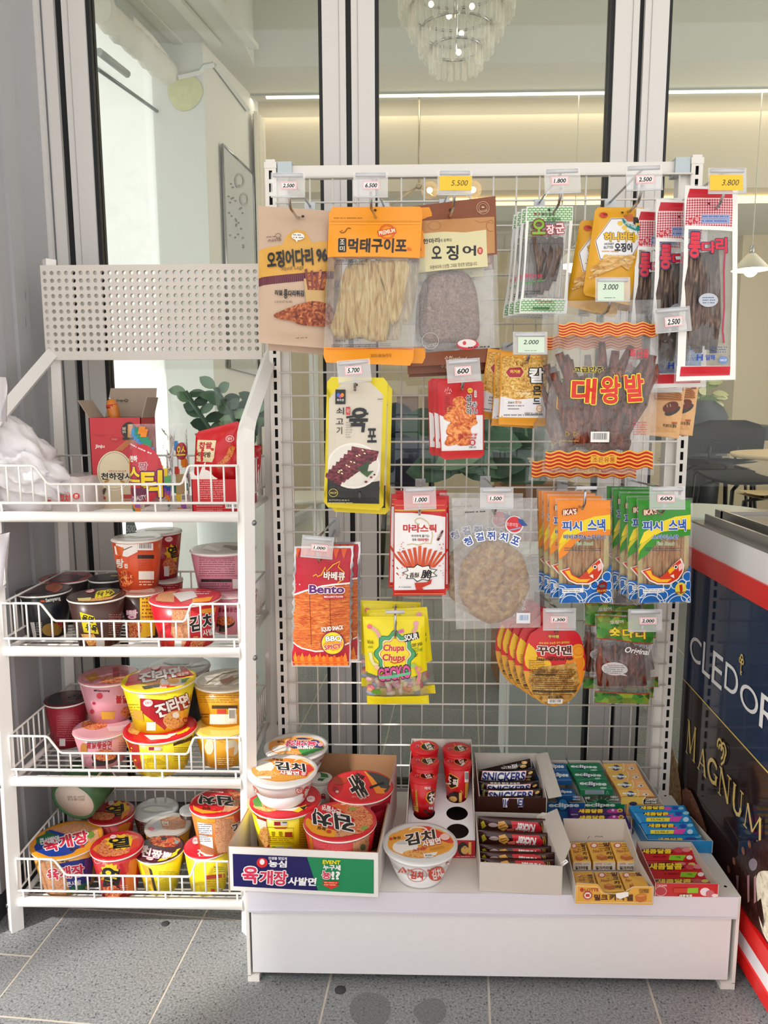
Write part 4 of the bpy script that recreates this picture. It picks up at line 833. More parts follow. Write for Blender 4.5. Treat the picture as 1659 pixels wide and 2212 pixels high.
# 7 gold beef jerky
GB = mat('cdbb2e', .22, .55)
ops = [('p', smooth([(402, 160), (828, 166), (812, 560), (792, 1112), (388, 1100), (388, 700)], 1), 'd5cdbd'), ('p', [(386, 890), (600, 960), (795, 930), (790, 1112), (382, 1102)], '26292c'), ('e', 592, 812, 205, 178, 'ece8e0'), ('e', 592, 812, 190, 162, 'e0dcd2')]
for k in range(8): x, y = 640-30*k, 690+24*k; ops += [('p', [(x-60, y-30+6*k), (x+150-10*k, y+10), (x+130-8*k, y+80), (x+60, y+110), (x-70, y+40)], 'beef')]
ops += [('e', a, b, 9, 5, 'efdfb4', {'rot': 30}) for a, b in ((665, 690), (680, 715), (620, 735), (640, 728), (575, 780), (600, 785), (540, 808), (560, 818), (485, 850), (505, 870), (500, 845), (478, 862))]
ops += [('p', [(625, 830), (720, 770), (700, 860), (660, 870)], '2f4a30'), ('p', [(650, 860), (750, 850), (700, 900)], '3c5c38'), ('t', '육', 560, 362, 705, 552, BK, {'b': .035, 'sl': .12}), ('l', [(538, 438), (620, 425), (708, 408)], 16, BK), ('t', '포', 700, 522, 772, 632, BK, {'b': .03}), ('t', '쇠', 460, 360, 520, 416, BK, {'b': .01}), ('t', '고', 456, 446, 516, 490, BK, {'b': .01}), ('t', '기', 462, 510, 506, 566, BK, {'b': .01}), ('r', 452, 222, 530, 335, '17191c'), ('e', 476, 265, 13, 16, '3a6ad0'), ('e', 490, 275, 10, 14, 'd0408a'), ('e', 506, 265, 13, 16, 'e88a2a'), ('t', '목우촌', 464, 294, 520, 314, 'f0f0f0', {'b': .01}), ('p', sq(536, 356, 32, 62), 'c8383a'), ('t', '국산', 541, 370, 564, 404, 'f4e4dc', {'b': 0}), ('fine', 535, 470, 575, 600, 7, '9a9286'),
 ('ring', 436, 1022, 34, 30, 4, 'd8c85a'), ('t', 'HACCP', 412, 1014, 462, 1030, 'd8c85a', {'b': .02}), ('t', '쇠고기(국산) 85.06 %', 400, 1072, 560, 1090, 'd8d4c4', {'b': 0}), ('fine', 395, 1094, 590, 1110, 1, 'c8c4b4'), ('e', 640, 1040, 10, 25, '4a4d50'), ('fine', 780, 290, 820, 305, 1, '4a4844'), ('e', 690, 935, 12, 8, '6a1c24'), ('e', 730, 900, 10, 8, '8a2a30'), ('e', 755, 880, 8, 7, '5a1820'), ('e', 612, 186, 14, 12, '2c2c2a')]
bag('snack_pouch', 'gold edged beige beef jerky pouch with meat plate, front one', 'snack bag', KG, [(385, 122), (858, 130), (822, 1165), (358, 1135)], .165, GB, ops, copies=[(.008, .025, -.012, -.8)], group='gold edged beef jerky pouches', corner=.07, th=.024, seed=7)
# 8 red and white konjac
ops = [('p', [(1250, 420), (1320, 440), (1400, 380), (1500, 420), (1600, 420), (1600, 690), (1262, 700)], 'e6e5e8')]
for k, (a, b, rx, ry) in enumerate(((1415, 320, 60, 40), (1390, 385, 70, 42), (1470, 390, 50, 50), (1375, 440, 70, 50), (1450, 470, 80, 60), (1370, 530, 62, 60), (1440, 560, 80, 60), (1350, 620, 45, 45), (1440, 630, 50, 35), (1500, 460, 40, 60))): ops.append(('p', wob(a, b, rx, ry, .16, k), 'konjac'))
ops += [('t', '설', 1462, 262, 1506, 312, BK, {'b': .03, 'o': (.05, 'f4f0ee')}), ('t', '곤', 1464, 316, 1508, 365, BK, {'b': .03, 'o': (.05, 'f4f0ee')}), ('t', '약', 1466, 370, 1508, 420, BK, {'b': .03, 'o': (.05, 'f4f0ee')}), ('t', '香', 1508, 315, 1550, 362, BK, {'b': .01, 'o': (.05, 'f4f0ee')}), ('t', '山', 1508, 370, 1550, 408, BK, {'b': .01, 'o': (.05, 'f4f0ee')}), ('p', sq(1526, 228, 22, 56, 5, .45), 'd9c8c8'), ('fine', 1530, 235, 1545, 275, 3, 'a02020'), ('e', 1496, 230, 21, 21, 'e6b93a'), ('fine', 1482, 222, 1510, 238, 2, '6a3010'), ('l', [(1300, 240), (1308, 215), (1316, 235), (1326, 202), (1336, 235), (1344, 215), (1352, 240)], 4, 'f4dada'), ('t', '三金', 1306, 244, 1346, 256, 'f4dada', {'b': 0}), ('t', '自然美味好嚼', 1406, 562, 1550, 582, 'c02a2a', {'b': .02, 'sl': .15}), ('t', '香辣口味劲道', 1402, 586, 1545, 606, 'c02a2a', {'b': .02, 'sl': .15}), ('e', 1514, 633, 24, 24, 'b8242a'), ('t', '香', 1500, 618, 1528, 648, 'f4e8e8', {'b': .01}), ('t', '净重:18克', 1488, 662, 1542, 676, BK, {'b': .01}), ('fine', 1298, 270, 1335, 400, 8, '8a1018'), ('e', 1432, 182, 9, 9, '400a10')]
RD = mat('c41a20', .33)
bag('snack_pouch', 'small red and white konjac snack pouch, front one', 'snack bag', KG, [(1242, 152), (1604, 148), (1606, 752), (1272, 768)], .16, RD, ops, copies=[(-.008, .02, .004, .8), (-.016, .04, .004, 2)], group='small red and white konjac pouches', corner=.08, th=.016, seed=8)
# 9 almond snack
ops = [('p', [(195, 285), (520, 285), (510, 580), (188, 575)], 'nuts'), ('p', [(186, 560), (300, 585), (420, 575), (512, 560), (504, 712), (180, 705)], 'e6e6ea')]
hx = [(228, 397), (252, 366), (330, 362), (350, 395), (328, 432), (252, 432)]
ops += [('p', [(290+(x-290)*1.1, 397+(y-397)*1.12) for x, y in hx], 'e8cf7a'), ('p', hx, 'a81c30'), ('t', '머거본', 258, 380, 326, 405, 'f4d24a', {'b': .03}), ('t', '칼', 385, 368, 488, 470, 'f4f4f2', {'b': .06, 'o': (.07, BK)}), ('t', '몬', 408, 492, 470, 555, BK, {'b': .04}), ('t', '드', 412, 572, 462, 616, BK, {'b': .04}), ('t', 'CALMOND', 300, 536, 396, 552, 'f6efd0', {'b': .03}), ('fine', 300, 518, 385, 530, 1, 'f0e6c0'), ('t', '칼슘맛', 242, 598, 285, 612, '3a3634', {'b': .01}), ('t', '땡기는', 290, 594, 335, 612, 'd07a1a', {'b': .02}), ('fine', 240, 620, 355, 636, 1, '5a4030'), ('fine', 242, 642, 320, 656, 1, '3a3634'), ('e', 460, 646, 24, 24, 'd88a3a'), ('e', 460, 646, 19, 19, 'f0e4d0'), ('t', 'HACCP', 445, 640, 476, 652, 'd88a3a', {'b': .01}), ('t', '내용량 35 g (200 kcal)', 355, 672, 480, 690, '2e2c2a', {'b': .01}), ('fine', 215, 683, 480, 700, 1, '4a4a4c')]
OB = mat('e0981e', .33)
bag('snack_packet', 'small almond snack packet with red hexagon badge, front one', 'snack bag', KH, [(197, 262), (520, 266), (502, 768), (182, 755)], .16, OB, ops, copies=[(-.008, .02, -.004, 1.5), (-.02, .04, .006, 7)], group='small almond snack packets', th=.022, seed=9)
# 10 big clear squid leg bag
def wave(x0, y0, x1, y1, n=5, per=120, am=9, ph=0, tl=0):
    h = y1-y0; st = (x1-x0)/40; w = lambda x, y: y+am*math.sin((x-x0)/per*6.283+ph)+tl*(x-x0)
    o = [('p', [(x0+st*i, w(x0+st*i, y0)) for i in range(41)]+[(x1-st*i, w(x1-st*i, y1)) for i in range(41)], 'b81c14')]
    for k in range(n): yy = y0+h*(k+.15)/(n-.4); o.append(('l', [(x0+st*i, w(x0+st*i, yy)) for i in range(41)], h/n*.42, 'eeb13e'))
    return o
def c10(hit, n, l, inv, cl):
    mb = MB(); rr = random.Random(5); J = FOOD['jerky']
    for tx, ty, sx in ((610, 265, 730), (680, 310, 760), (905, 190, 830), (1000, 250, 880), (1090, 215, 900), (1250, 280, 1010), (1310, 340, 1030), (560, 400, 700), (960, 420, 850), (780, 420, 790), (640, 280, 745), (1190, 320, 980)):
        P = []; m = 9
        for i in range(m): t = i/(m-1); P.append(cl(sx+(tx-sx)*t**1.2+14*math.sin(i*1.3+tx), 880+(ty-880)*t)+n*(.002*math.sin(i+tx)))
        mb.tube(P, .012, J, 8, rs=[.014-.008*(i/(m-1))+.002*rr.random() for i in range(m)])
    for i in range(18): mb.tube([cl(650+rr.random()*420, 700+rr.random()*160), cl(680+rr.random()*380, 780+rr.random()*120), cl(660+rr.random()*420, 830+rr.random()*80)], .012, J, 7)
    mb.build('dried_squid_leg', l, inv)
ops = wave(592, 62, 1275, 152)+wave(500, 940, 1240, 1058)+[('r', 808, 972, 986, 1022, 'e0b23a'), ('t', '조은유통', 820, 980, 974, 1014, 'b02018', {'b': .01}), ('t', '고급안주', 684, 360, 880, 402, BK, {'b': .04, 'o': (.05, 'ead23a')}), ('t', '대', 668, 440, 835, 615, 'd42a1a', {'b': .06, 'o': (.035, 'eedd3c'), 'r': 2}), ('t', '왕', 862, 425, 1000, 615, 'd42a1a', {'b': .06, 'o': (.035, 'eedd3c')}), ('t', '발', 1030, 412, 1165, 600, 'd42a1a', {'b': .06, 'o': (.035, 'eedd3c'), 'r': -3}), ('l', [(948, 400), (965, 430), (985, 395), (1000, 432), (1030, 415)], 5, 'e0782a'), ('t', '특선품', 1064, 248, 1200, 298, 'c83a44', {'b': .03}), ('r', 1050, 240, 1205, 243, 'c83a44'), ('r', 1060, 304, 1205, 307, 'c83a44'), ('bar', 800, 803, 925, 875), ('fine', 1085, 735, 1190, 830, 6, 'c04a54'), ('ring', 640, 818, 20, 18, 4, 'd8b83a', {'n': 3}), ('ring', 695, 818, 20, 18, 4, 'd8b83a', {'n': 3}), ('fine', 590, 860, 740, 875, 1, 'c8a83a')]
FB = film_mat('filmbig', .08, 'f0f0ee', 28, 1.0, .1)
bag('snack_bag', 'big clear bag of giant dried squid legs, wavy bands, front one', 'snack bag', KH, [(575, -95), (1300, -105), (1252, 1105), (480, 1085)], .125, FB, ops, content=c10, copies=[(-.016, .035, -.02, .5)], group='big clear squid leg bags', th=.04, wr=.005, seed=10, st=.03, sb=.03)
# 11 blue and peach bags
ops = [('p', [(-60, -700), (640, -640), (580, 105), (-100, 90)], '2a7cc0'), ('p', [(60, -330), (340, -330), (330, -210), (40, -210)], 'c9463a'), ('t', '카스', 80, -320, 330, -220, 'e8eef4', {'b': .05, 'o': (.05, BK)}), ('t', '어머', 110, -180, 350, -30, 'e6eef4', {'b': .05, 'o': (.06, BK)}), ('p', [(-120, 90), (600, 105), (400, 940), (-160, 900)], 'e2b07a')]
ops += [('l', [(60, 260+16*k), (240, 250+18*k), (380, 290+14*k), (440+8*(k % 3), 330+10*k)], 12, 'c07a34' if k % 2 else '8e4f22') for k in range(10)]
ops += [('e', 320, 560, 120, 50, '3a3634', {'rot': -25}), ('p', smooth([(180, 500), (290, 425), (410, 440), (390, 545), (260, 590), (190, 570)], 2), '6a2c1e'), ('l', [(235, 470), (245, 510)], 9, 'd8b89a'), ('l', [(280, 465), (290, 505)], 9, 'd8b89a'), ('p', sq(395, 190, 80, 100), '8a2a24'), ('t', '91.815 % 함유', 190, 738, 380, 790, '2a2420', {'b': .02, 'r': 5}), ('t', '33005', 310, 712, 390, 742, 'b0522a', {'b': .04, 'r': 4})]
bag('snack_pouch', 'peach and blue snack pouch with meat picture, front one', 'snack bag', KR, [(-60, -700), (640, -640), (420, 945), (-160, 880)], .2, mat('e2b07a', .35), ops, copies=[(.03, .02, .004, -1), (.026, .04, .002, -1.5)], group='peach and blue snack pouches', th=.016, seed=11)
# 12 scalloped bbq squid
SV = mat('c4c6ca', .2, .75)
scal = lambda v: (.018*(1+math.sin(v*78)), 1-.018*(1+math.sin(v*78)))
ops = [('p', [(158, 640), (672, 638), (658, 950), (500, 958), (400, 975), (250, 1015), (142, 1050)], 'b8142e'), ('p', [(140, 1048), (250, 1012), (400, 970), (520, 955), (660, 945), (655, 1480), (500, 1540), (330, 1555), (200, 1520), (130, 1480)], 'bbq'), ('p', [(128, 1482), (220, 1530), (340, 1560), (480, 1548), (650, 1480), (648, 1690), (122, 1690)], 'b8142e'), ('l', [(140, 1052), (250, 1014), (400, 972), (520, 956), (662, 946)], 14, 'f4efe8'), ('l', [(126, 1480), (220, 1530), (340, 1558), (480, 1546), (652, 1480)], 12, 'f4efe8')]
ops += [('l', [(200+k*90, 1050), (215+k*88, 1500)], 5, '7a2c12') for k in (1, 3)]
ops += [('p', [(150+32*k, 1690), (140+32*k, 1610), (158+32*k, 1560+(k*29) % 50), (170+32*k, 1600), (185+32*k, 1690)], 'e8641c' if k % 2 else 'f08a2a') for k in range(15)]
ops += [('p', [(150+70*k, 640), (160+70*k, 700), (175+70*k, 730), (190+70*k, 680), (205+70*k, 640)], 'd8541c') for k in range(7)]
ops += [('r', 128, 1648, 645, 1662, 'f0742a'), ('l', [(320, 880), (350, 865), (360, 885), (395, 870), (430, 800), (440, 840), (500, 780), (560, 750), (545, 800), (600, 850), (590, 910), (540, 940)], 9, 'f0b82a'), ('t', '바베큐', 415, 842, 605, 915, 'f4ece4', {'b': .03, 'r': 3, 'o': (.03, '8a1020')}), ('t', 'Bento', 286, 958, 600, 1034, '5c1a6c', {'b': .05, 'o': (.05, 'f4eef0')}), ('p', sq(410, 1047, 188, 34, 5, .3), 'c01a38'), ('t', 'BBQ & SPICY FLAVOR', 420, 1054, 590, 1073, 'f4ece4', {'b': .03}), ('t', 'SQUID SNACK', 394, 1325, 592, 1372, 'f4f0ea', {'b': .06, 'r': -6, 'o': (.05, 'a02a1a')}), ('e', 496, 1478, 108, 108, '8a1850'), ('e', 496, 1478, 98, 98, 'f0d428'), ('p', wob(500, 1500, 70, 50, .2, 3), 'f09a24'), ('t', 'BBQ', 432, 1412, 578, 1468, 'f6f4ee', {'b': .06, 'o': (.05, BK), 'r': -3}), ('t', 'SPICY', 420, 1488, 574, 1530, 'c01a2a', {'b': .06, 'o': (.04, 'f6f0e4'), 'r': -8})]
bag('snack_pouch', 'red scalloped barbecue squid sheet pouch with purple title, front one', 'snack bag', KI, [(138, 622), (688, 618), (662, 1705), (112, 1698)], .15, SV, ops, ol=scal, copies=[(.012, .03, .002, -.6)], group='red scalloped barbecue squid pouches', th=.012, seed=12)
# 13 white and red mala sticks
ops = [('p', [(1032, 318), (1200, 318), (1380, 335), (1510, 358), (1506, 1002), (1032, 1012)], 'efeef0'), ('p', [(1036, 290), (1510, 290), (1510, 305), (1036, 305)], 'd8a03a'), ('r', 1050, 250, 1500, 256, 'e08a3a'), ('t', '마라스틱', 1122, 418, 1420, 490, 'c4181e', {'b': .06}), ('t', '바삭하게 즐기는', 1196, 508, 1356, 532, '3a2c28', {'b': .02}), ('t', '칼동', 1205, 542, 1242, 564, '3a2c28', {'b': .02}), ('t', '마라맛!', 1252, 540, 1350, 568, 'c4181e', {'b': .04})]
ops += [('ring', 1270, 390, 40, 26, 9, 'cfc08a', {'a0': 90, 'a1': 330}), ('l', [(1300, 370), (1345, 400), (1360, 440)], 9, 'cfc08a'), ('l', [(1160, 600), (1200, 590), (1260, 600), (1320, 580), (1370, 590), (1385, 520), (1380, 480)], 9, 'cfc08a')]
for k in range(11): a = (k-5)*.09; x = 1270+(k-5)*30; ops.append(('p', [(x-13+a*200, 610+abs(k-5)*14), (x+15+a*200, 606+abs(k-5)*14), (x+14-a*60, 800), (x-14-a*60, 800)], 'd8592c' if k % 2 else 'c8431f'))
ops += [('p', star(1275, 850, 165, 85, 9, .72), BK), ('p', star(1275, 850, 150, 74, 9, .74), 'f4f2ee'), ('t', '香酥', 1180, 845, 1268, 895, BK, {'b': .02, 'sl': .1}), ('t', '脆', 1285, 818, 1382, 900, BK, {'b': .04, 'sl': .2}), ('p', [(1225, 940), (1330, 935), (1380, 905), (1370, 950), (1290, 985), (1310, 1010), (1240, 1010)], 'c8331f'), ('fine', 1085, 972, 1200, 990, 1, '4a4a4a'), ('p', [(1470, 470), (1490, 478), (1440, 565), (1420, 556)], '5a1a1a'), ('fine', 1430, 500, 1480, 540, 3, 'e8d8d0'), ('r', 1035, 1040, 1500, 1046, 'f0a83a')]
rr_ = random.Random(4)
ops += [('e', 1090+rr_.random()*40 if k % 2 else 1440+rr_.random()*50, 560+rr_.random()*360, 5, 4, 'b8342a') for k in range(34)]
bag('snack_packet', 'white and red mala stick packet with burst lettering, front one', 'snack bag', KI, [(1042, 205), (1515, 202), (1506, 1056), (1030, 1066)], .15, mat('c9161c', .33), ops, copies=[(.005, .02, .004, -.8), (-.006, .036, .006, 1), (.003, .05, .012, 0)], group='white and red mala stick packets', th=.022, seed=13)
# 14 round filefish in clear bag
def c14(hit, n, l, inv, cl):
    mb = MB(); sheet(mb, wob(808, 1385, 488, 565, .012, 9, 44), cl, n, FOOD['filefish'], .006, 0, 8); mb.build('dried_fish', l, inv)
ops = []
for ch, x, y, r in (('청', 448, 815, -24), ('결', 608, 752, -10), ('쥐', 765, 738, 0), ('치', 940, 755, 10), ('포', 1100, 805, 22)): ops.append(('t', ch, x-55, y-56, x+55, y+56, '1f4ea8', {'b': .03, 'o': (.12, 'f2f4f6'), 'r': r}))
ops += [('e', 1083, 590, 122, 122, 'f0eeee'), ('e', 1083, 585, 108, 108, 'd01f30'), ('p', [(1130, 495), (1200, 520), (1265, 600), (1190, 605), (1140, 555)], '1c4a90'), ('l', [(1010, 665), (1080, 650), (1170, 625)], 18, '8aa8cc'), ('t', '초원의집', 975, 560, 1130, 610, 'f2e4e4', {'b': 0, 'r': 5}), ('r', 1115, 1800, 1305, 1950, 'eef2f6'), ('bar', 1140, 1815, 1290, 1935, '2a7ad0', 'eef2f6'), ('fine', 410, 395, 700, 440, 1, '3a3a3c', {'rot': -3}), ('ring', 1210, 1740, 26, 22, 7, 'e8e8e6', {'n': 3}), ('ring', 1205, 1640, 22, 24, 7, 'e8e8e6', {'n': 3})]
bag('snack_bag', 'clear bag with one round pressed filefish, front one', 'snack bag', KJ, [(228, 230), (1402, 226), (1455, 2010), (288, 2035)], .15, FILM3, ops, content=c14, copies=[(-.022, .03, .006, .6)], group='clear bags of round filefish', th=.016, wr=.004, seed=14)
# 15, 16 fish snacks
def fish(ox, col, colb, sub, badge, left):
    X = lambda x: x+ox
    o = [('p', [(X(262), 205), (X(790), 203), (X(780), 545), (X(640), 560), (X(500), 575), (X(420), 640), (X(360), 720), (X(262), 800)], col), ('p', [(X(330), 520), (X(480), 420), (X(620), 370), (X(785), 352), (X(783), 492), (X(640), 490), (X(500), 510), (X(400), 560), (X(280), 640)], 'f0d81e')]
    o += [('l', [(X(262), 690+14*k), (X(340), 590+12*k), (X(460), 500+6*k)], 6, 'f0d81e') for k in range(4)]
    o += [('p', [(X(270), 1000), (X(420), 1010), (X(560), 1030), (X(690), 940), (X(780), 820), (X(806), 1180), (X(290), 1200)], '1a6cc0')]
    for cx, cy, r in ((740, 935, 46), (690, 1000, 40), (760, 1020, 44), (620, 1010, 38), (540, 1020, 34), (400, 1200, 120), (400, 1200, 90), (660, 1210, 130), (660, 1210, 98), (300, 1090, 70), (300, 1090, 46), (740, 1120, 60), (770, 1170, 40), (500, 1110, 50)): o.append(('ring', X(cx), cy, r, r, 8, 'e8f2f8', {'n': 20, 'a0': 180 if r > 60 else 0, 'a1': 360}))
    o += [('t', '피시', X(316), 410, X(500), 502, '1450a4', {'b': .05, 'o': (.05, 'eef4fa')}), ('t', '스낵', X(552), 392, X(722), 505, '1450a4', {'b': .05, 'o': (.05, 'eef4fa')}), ('p', smooth([(X(318), 318), (X(330), 300), (X(460), 285), (X(462), 320), (X(445), 345), (X(320), 366)], 1), '8a1a14'), ('t', "IKA'S", X(328), 300, X(452), 352, 'f6ead0', {'b': .04, 'r': -6, 'sl': .1}), ('t', sub, X(330) if ox == 0 else X(400), 535, X(718) if ox == 0 else X(645), 580, '1c2c6c' if ox == 0 else '1450a4', {'b': .03, 'o': (.04, 'e6ecf4')}), ('t', 'Fish Snack', X(440), 600, X(606), 634, '3f7a2c', {'b': .01, 'o': (.05, 'e8ecd8'), 'sl': .2}), ('fine', X(335), 655, X(705), 695, 2, '3a4a66')]
    b = [(X(310), 880), (X(390), 850), (X(400), 900), (X(470), 940), (X(540), 880), (X(560), 850), (X(620), 800), (X(660), 770), (X(690), 830), (X(680), 890), (X(640), 950), (X(560), 990), (X(450), 990), (X(380), 960)]
    cx = X(510)
    o += [('p', [(cx+(x-cx)*1.06, 885+(y-885)*1.12) for x, y in b], 'f6f2ea'), ('p', b, 'd03a1e'), ('p', [(X(340), 880), (X(385), 870), (X(400), 915), (X(480), 955), (X(580), 950), (X(540), 980), (X(450), 980), (X(390), 950)], 'f2b81e'), ('p', [(X(545), 870), (X(590), 830), (X(610), 860), (X(560), 905)], 'f2b81e'), ('e', X(619), 838, 18, 19, 'f4f4f0'), ('e', X(619), 838, 11, 12, '16181c'), ('p', [(X(640), 820), (X(686), 790), (X(690), 850), (X(650), 880)], 'f0c8c4'), ('p', [(X(565), 920), (X(600), 905), (X(605), 945)], 'f6ece4'), ('p', [(X(316), 1045), (X(512), 1035), (X(514), 1078), (X(318), 1090)], 'f0f2f4'), ('fine', X(325), 1045, X(505), 1082, 2, '33383e')]
    if ox: o += [('e', X(670), 1045, 56, 60, 'e8d84a'), ('p', [(X(655), 1010), (X(685), 1005), (X(690), 1060), (X(672), 1090), (X(660), 1050)], 'b82a1e'), ('t', 'HOT&SPICY', X(622), 1072, X(720), 1094, '8a2a1a', {'b': .04})]
    else: o += [('p', wob(690, 1035, 52, 55, .12, 5), '8a1c18'), ('e', 690, 1018, 30, 14, '5a6a6a'), ('t', 'BBQ & SPICY', 640, 1052, 742, 1078, 'e0a83a', {'b': .04})]
    return o
def c15(ox):
    def f(hit, n, l, inv, cl):
        mb = MB()
        for k in range(13): x = 350+29*k+ox; mb.tube([cl(x, 560), cl(x+6*math.sin(k*2), 760), cl(x+10*math.sin(k*1.3), 1010)], .0036, FOOD['stick'], 5, rs=[.0042]*3)
        mb.build('fish_stick', l, inv)
        mb = MB(); P = [cl(x+ox, y)-n*.004 for x, y in ((280, 570), (770, 560), (770, 1150), (290, 1150))]; mb.face(P, mat('e3d48a', .5)); mb.build('back_panel', l, inv)
    return f
KW = dict(th=.016, st=.04, sb=.04)
bag('snack_pouch', 'orange topped fish snack pouch with red fish, front one', 'snack bag', KK, [(260, 203), (792, 203), (806, 1182), (292, 1200)], .14, FILM, fish(0, 'ee8a1a', None, '바비큐향&스파이시', 0, 0), content=c15(0), copies=[(-.012, .018, .006, .4), (-.02, .034, .01, .8), (-.027, .05, .012, 1.2)], group='orange topped fish snack pouches', seed=15, **KW)
bag('snack_pouch', 'green topped fish snack pouch with red fish, front one', 'snack bag', KK, [(1028, 200), (1554, 196), (1536, 1190), (1028, 1206)], .14, FILM, fish(757, '2f8f24', None, '스파이스맛', 1, 0), content=c15(757), copies=[(-.014, .018, .002, .3), (-.024, .034, .008, .6), (-.034, .05, .014, .8), (-.042, .066, .018, 1.2)], group='green topped fish snack pouches', seed=16, **KW)
# 17 yellow sour gummies
def c17(hit, n, l, inv, cl):
    mb = MB(); rr = random.Random(9); cs = [mat(c, .35) for c in ('e8b8c0', 'f2e2a0', 'e0707c', '9fb4cc', 'f4e8cc', 'e8a070')]
    for k in range(46):
        c = cl(830+rr.random()*460, 1790+rr.random()*140)+n*(.001+rr.random()*.004); a = rr.random()*6; d = Vector((math.cos(a), 0, math.sin(a)))*.009; mb.tube([c-d, c, c+d], .004, rr.choice(cs), 7, rs=[.004, .006, .0045])
    mb.build('gummy', l, inv)
fl = lambda r, n=8, k=.1, cx=1050, cy=1565, sy=1.12: [(cx+r*(1+k*math.cos(n*t))*math.cos(t), cy+r*sy*(1+k*math.cos(n*t))*math.sin(t)) for t in [6.2832*i/72 for i in range(72)]]
ops = [('p', [(772, 1262), (1306, 1262), (1318, 1500), (1330, 1720), (1240, 1760), (1050, 1790), (900, 1760), (800, 1740), (780, 1500)], 'f2e01a'), ('p', [(805, 1955), (1352, 1950), (1352, 2028), (806, 2032)], 'f0de18'), ('p', fl(172), '1f6a3c'), ('p', fl(165), '4aa870'), ('p', fl(136), '1f6a3c'), ('p', fl(132), 'f4e9c4'), ('p', fl(120), 'c0342a'), ('p', fl(116), 'f2dc1c'), ('t', 'Chupa', 945, 1478, 1135, 1552, 'cc2a22', {'b': .045, 'sl': .12, 'o': (.03, 'f6ecc8')}), ('t', 'Chups', 938, 1560, 1140, 1638, 'cc2a22', {'b': .045, 'sl': .12, 'o': (.03, 'f6ecc8')}), ('l', [(1010, 1625), (1040, 1640), (1090, 1632), (1120, 1622)], 9, 'cc2a22'),
 ('p', [(1128, 1395), (1258, 1378), (1268, 1432), (1140, 1462)], '1c1c1c'), ('t', 'SOUR', 1134, 1392, 1256, 1444, 'f6f6f2', {'b': .05, 'r': -7}), ('t', 'GECKO', 900, 1672, 1190, 1790, 'e0549a', {'b': .08, 'o': (.06, '20241f'), 'r': -8}), ('p', [(905, 1760), (1040, 1745), (1190, 1715), (1188, 1740), (1040, 1772), (910, 1788)], '6cc49a'), ('t', 'Wink', 796, 1448, 860, 1482, '2a2a20', {'b': 0, 'r': -5}), ('t', 'wink', 806, 1492, 856, 1520, '6a9a2a', {'b': 0, 'r': -5}), ('t', 'can you', 1198, 1472, 1298, 1510, '2a2a20', {'b': .01, 'r': -5}), ('t', 'CATCH me?', 1196, 1510, 1300, 1548, '5a9a2a', {'b': .01, 'r': -3}), ('l', [(1235, 1570), (1255, 1560), (1230, 1590), (1250, 1582)], 4, '2a2a20')]
for pts, c in (([(810, 1330), (850, 1340), (890, 1370), (915, 1420)], 'e8a0a8'), ([(1230, 1300), (1240, 1340), (1210, 1380)], 'e89aa8'), ([(830, 1555), (840, 1610), (860, 1650), (900, 1665)], 'efe0b0'), ([(1195, 1660), (1240, 1680), (1270, 1760), (1250, 1830)], 'e88aa0'), ([(1080, 1370), (1130, 1360)], 'd86aa0')): ops += [('l', pts, 36, 'b4d45a'), ('l', pts, 27, c)]
ops += [('e', a, b, 24, 20, c) for a, b, c in ((822, 1330, 'e8707a'), (1238, 1305, 'e8a0b0'), (1215, 1660, 'a8cc5a'), (890, 1680, 'efc0a0'), (1268, 1700, 'e8b06a'))]
ops += [('e', 885, 1905, 45, 20, '5a9a2a'), ('e', 1062, 1300, 10, 14, 'c8b81a')]
YM = mat('f0de18', .3)
bag('snack_bag', 'yellow sour gummy bag with flower logo, front one', 'snack bag', KI, [(762, 1252), (1312, 1248), (1356, 2032), (802, 2037)], .16, FILM, ops, rows=[(0, YM), (.615, FILM), (.9, YM)], content=c17, copies=[(.006, .022, .01, -2.5), (-.006, .04, .02, 2.5)], group='yellow sour gummy bags', th=.034, seed=17)
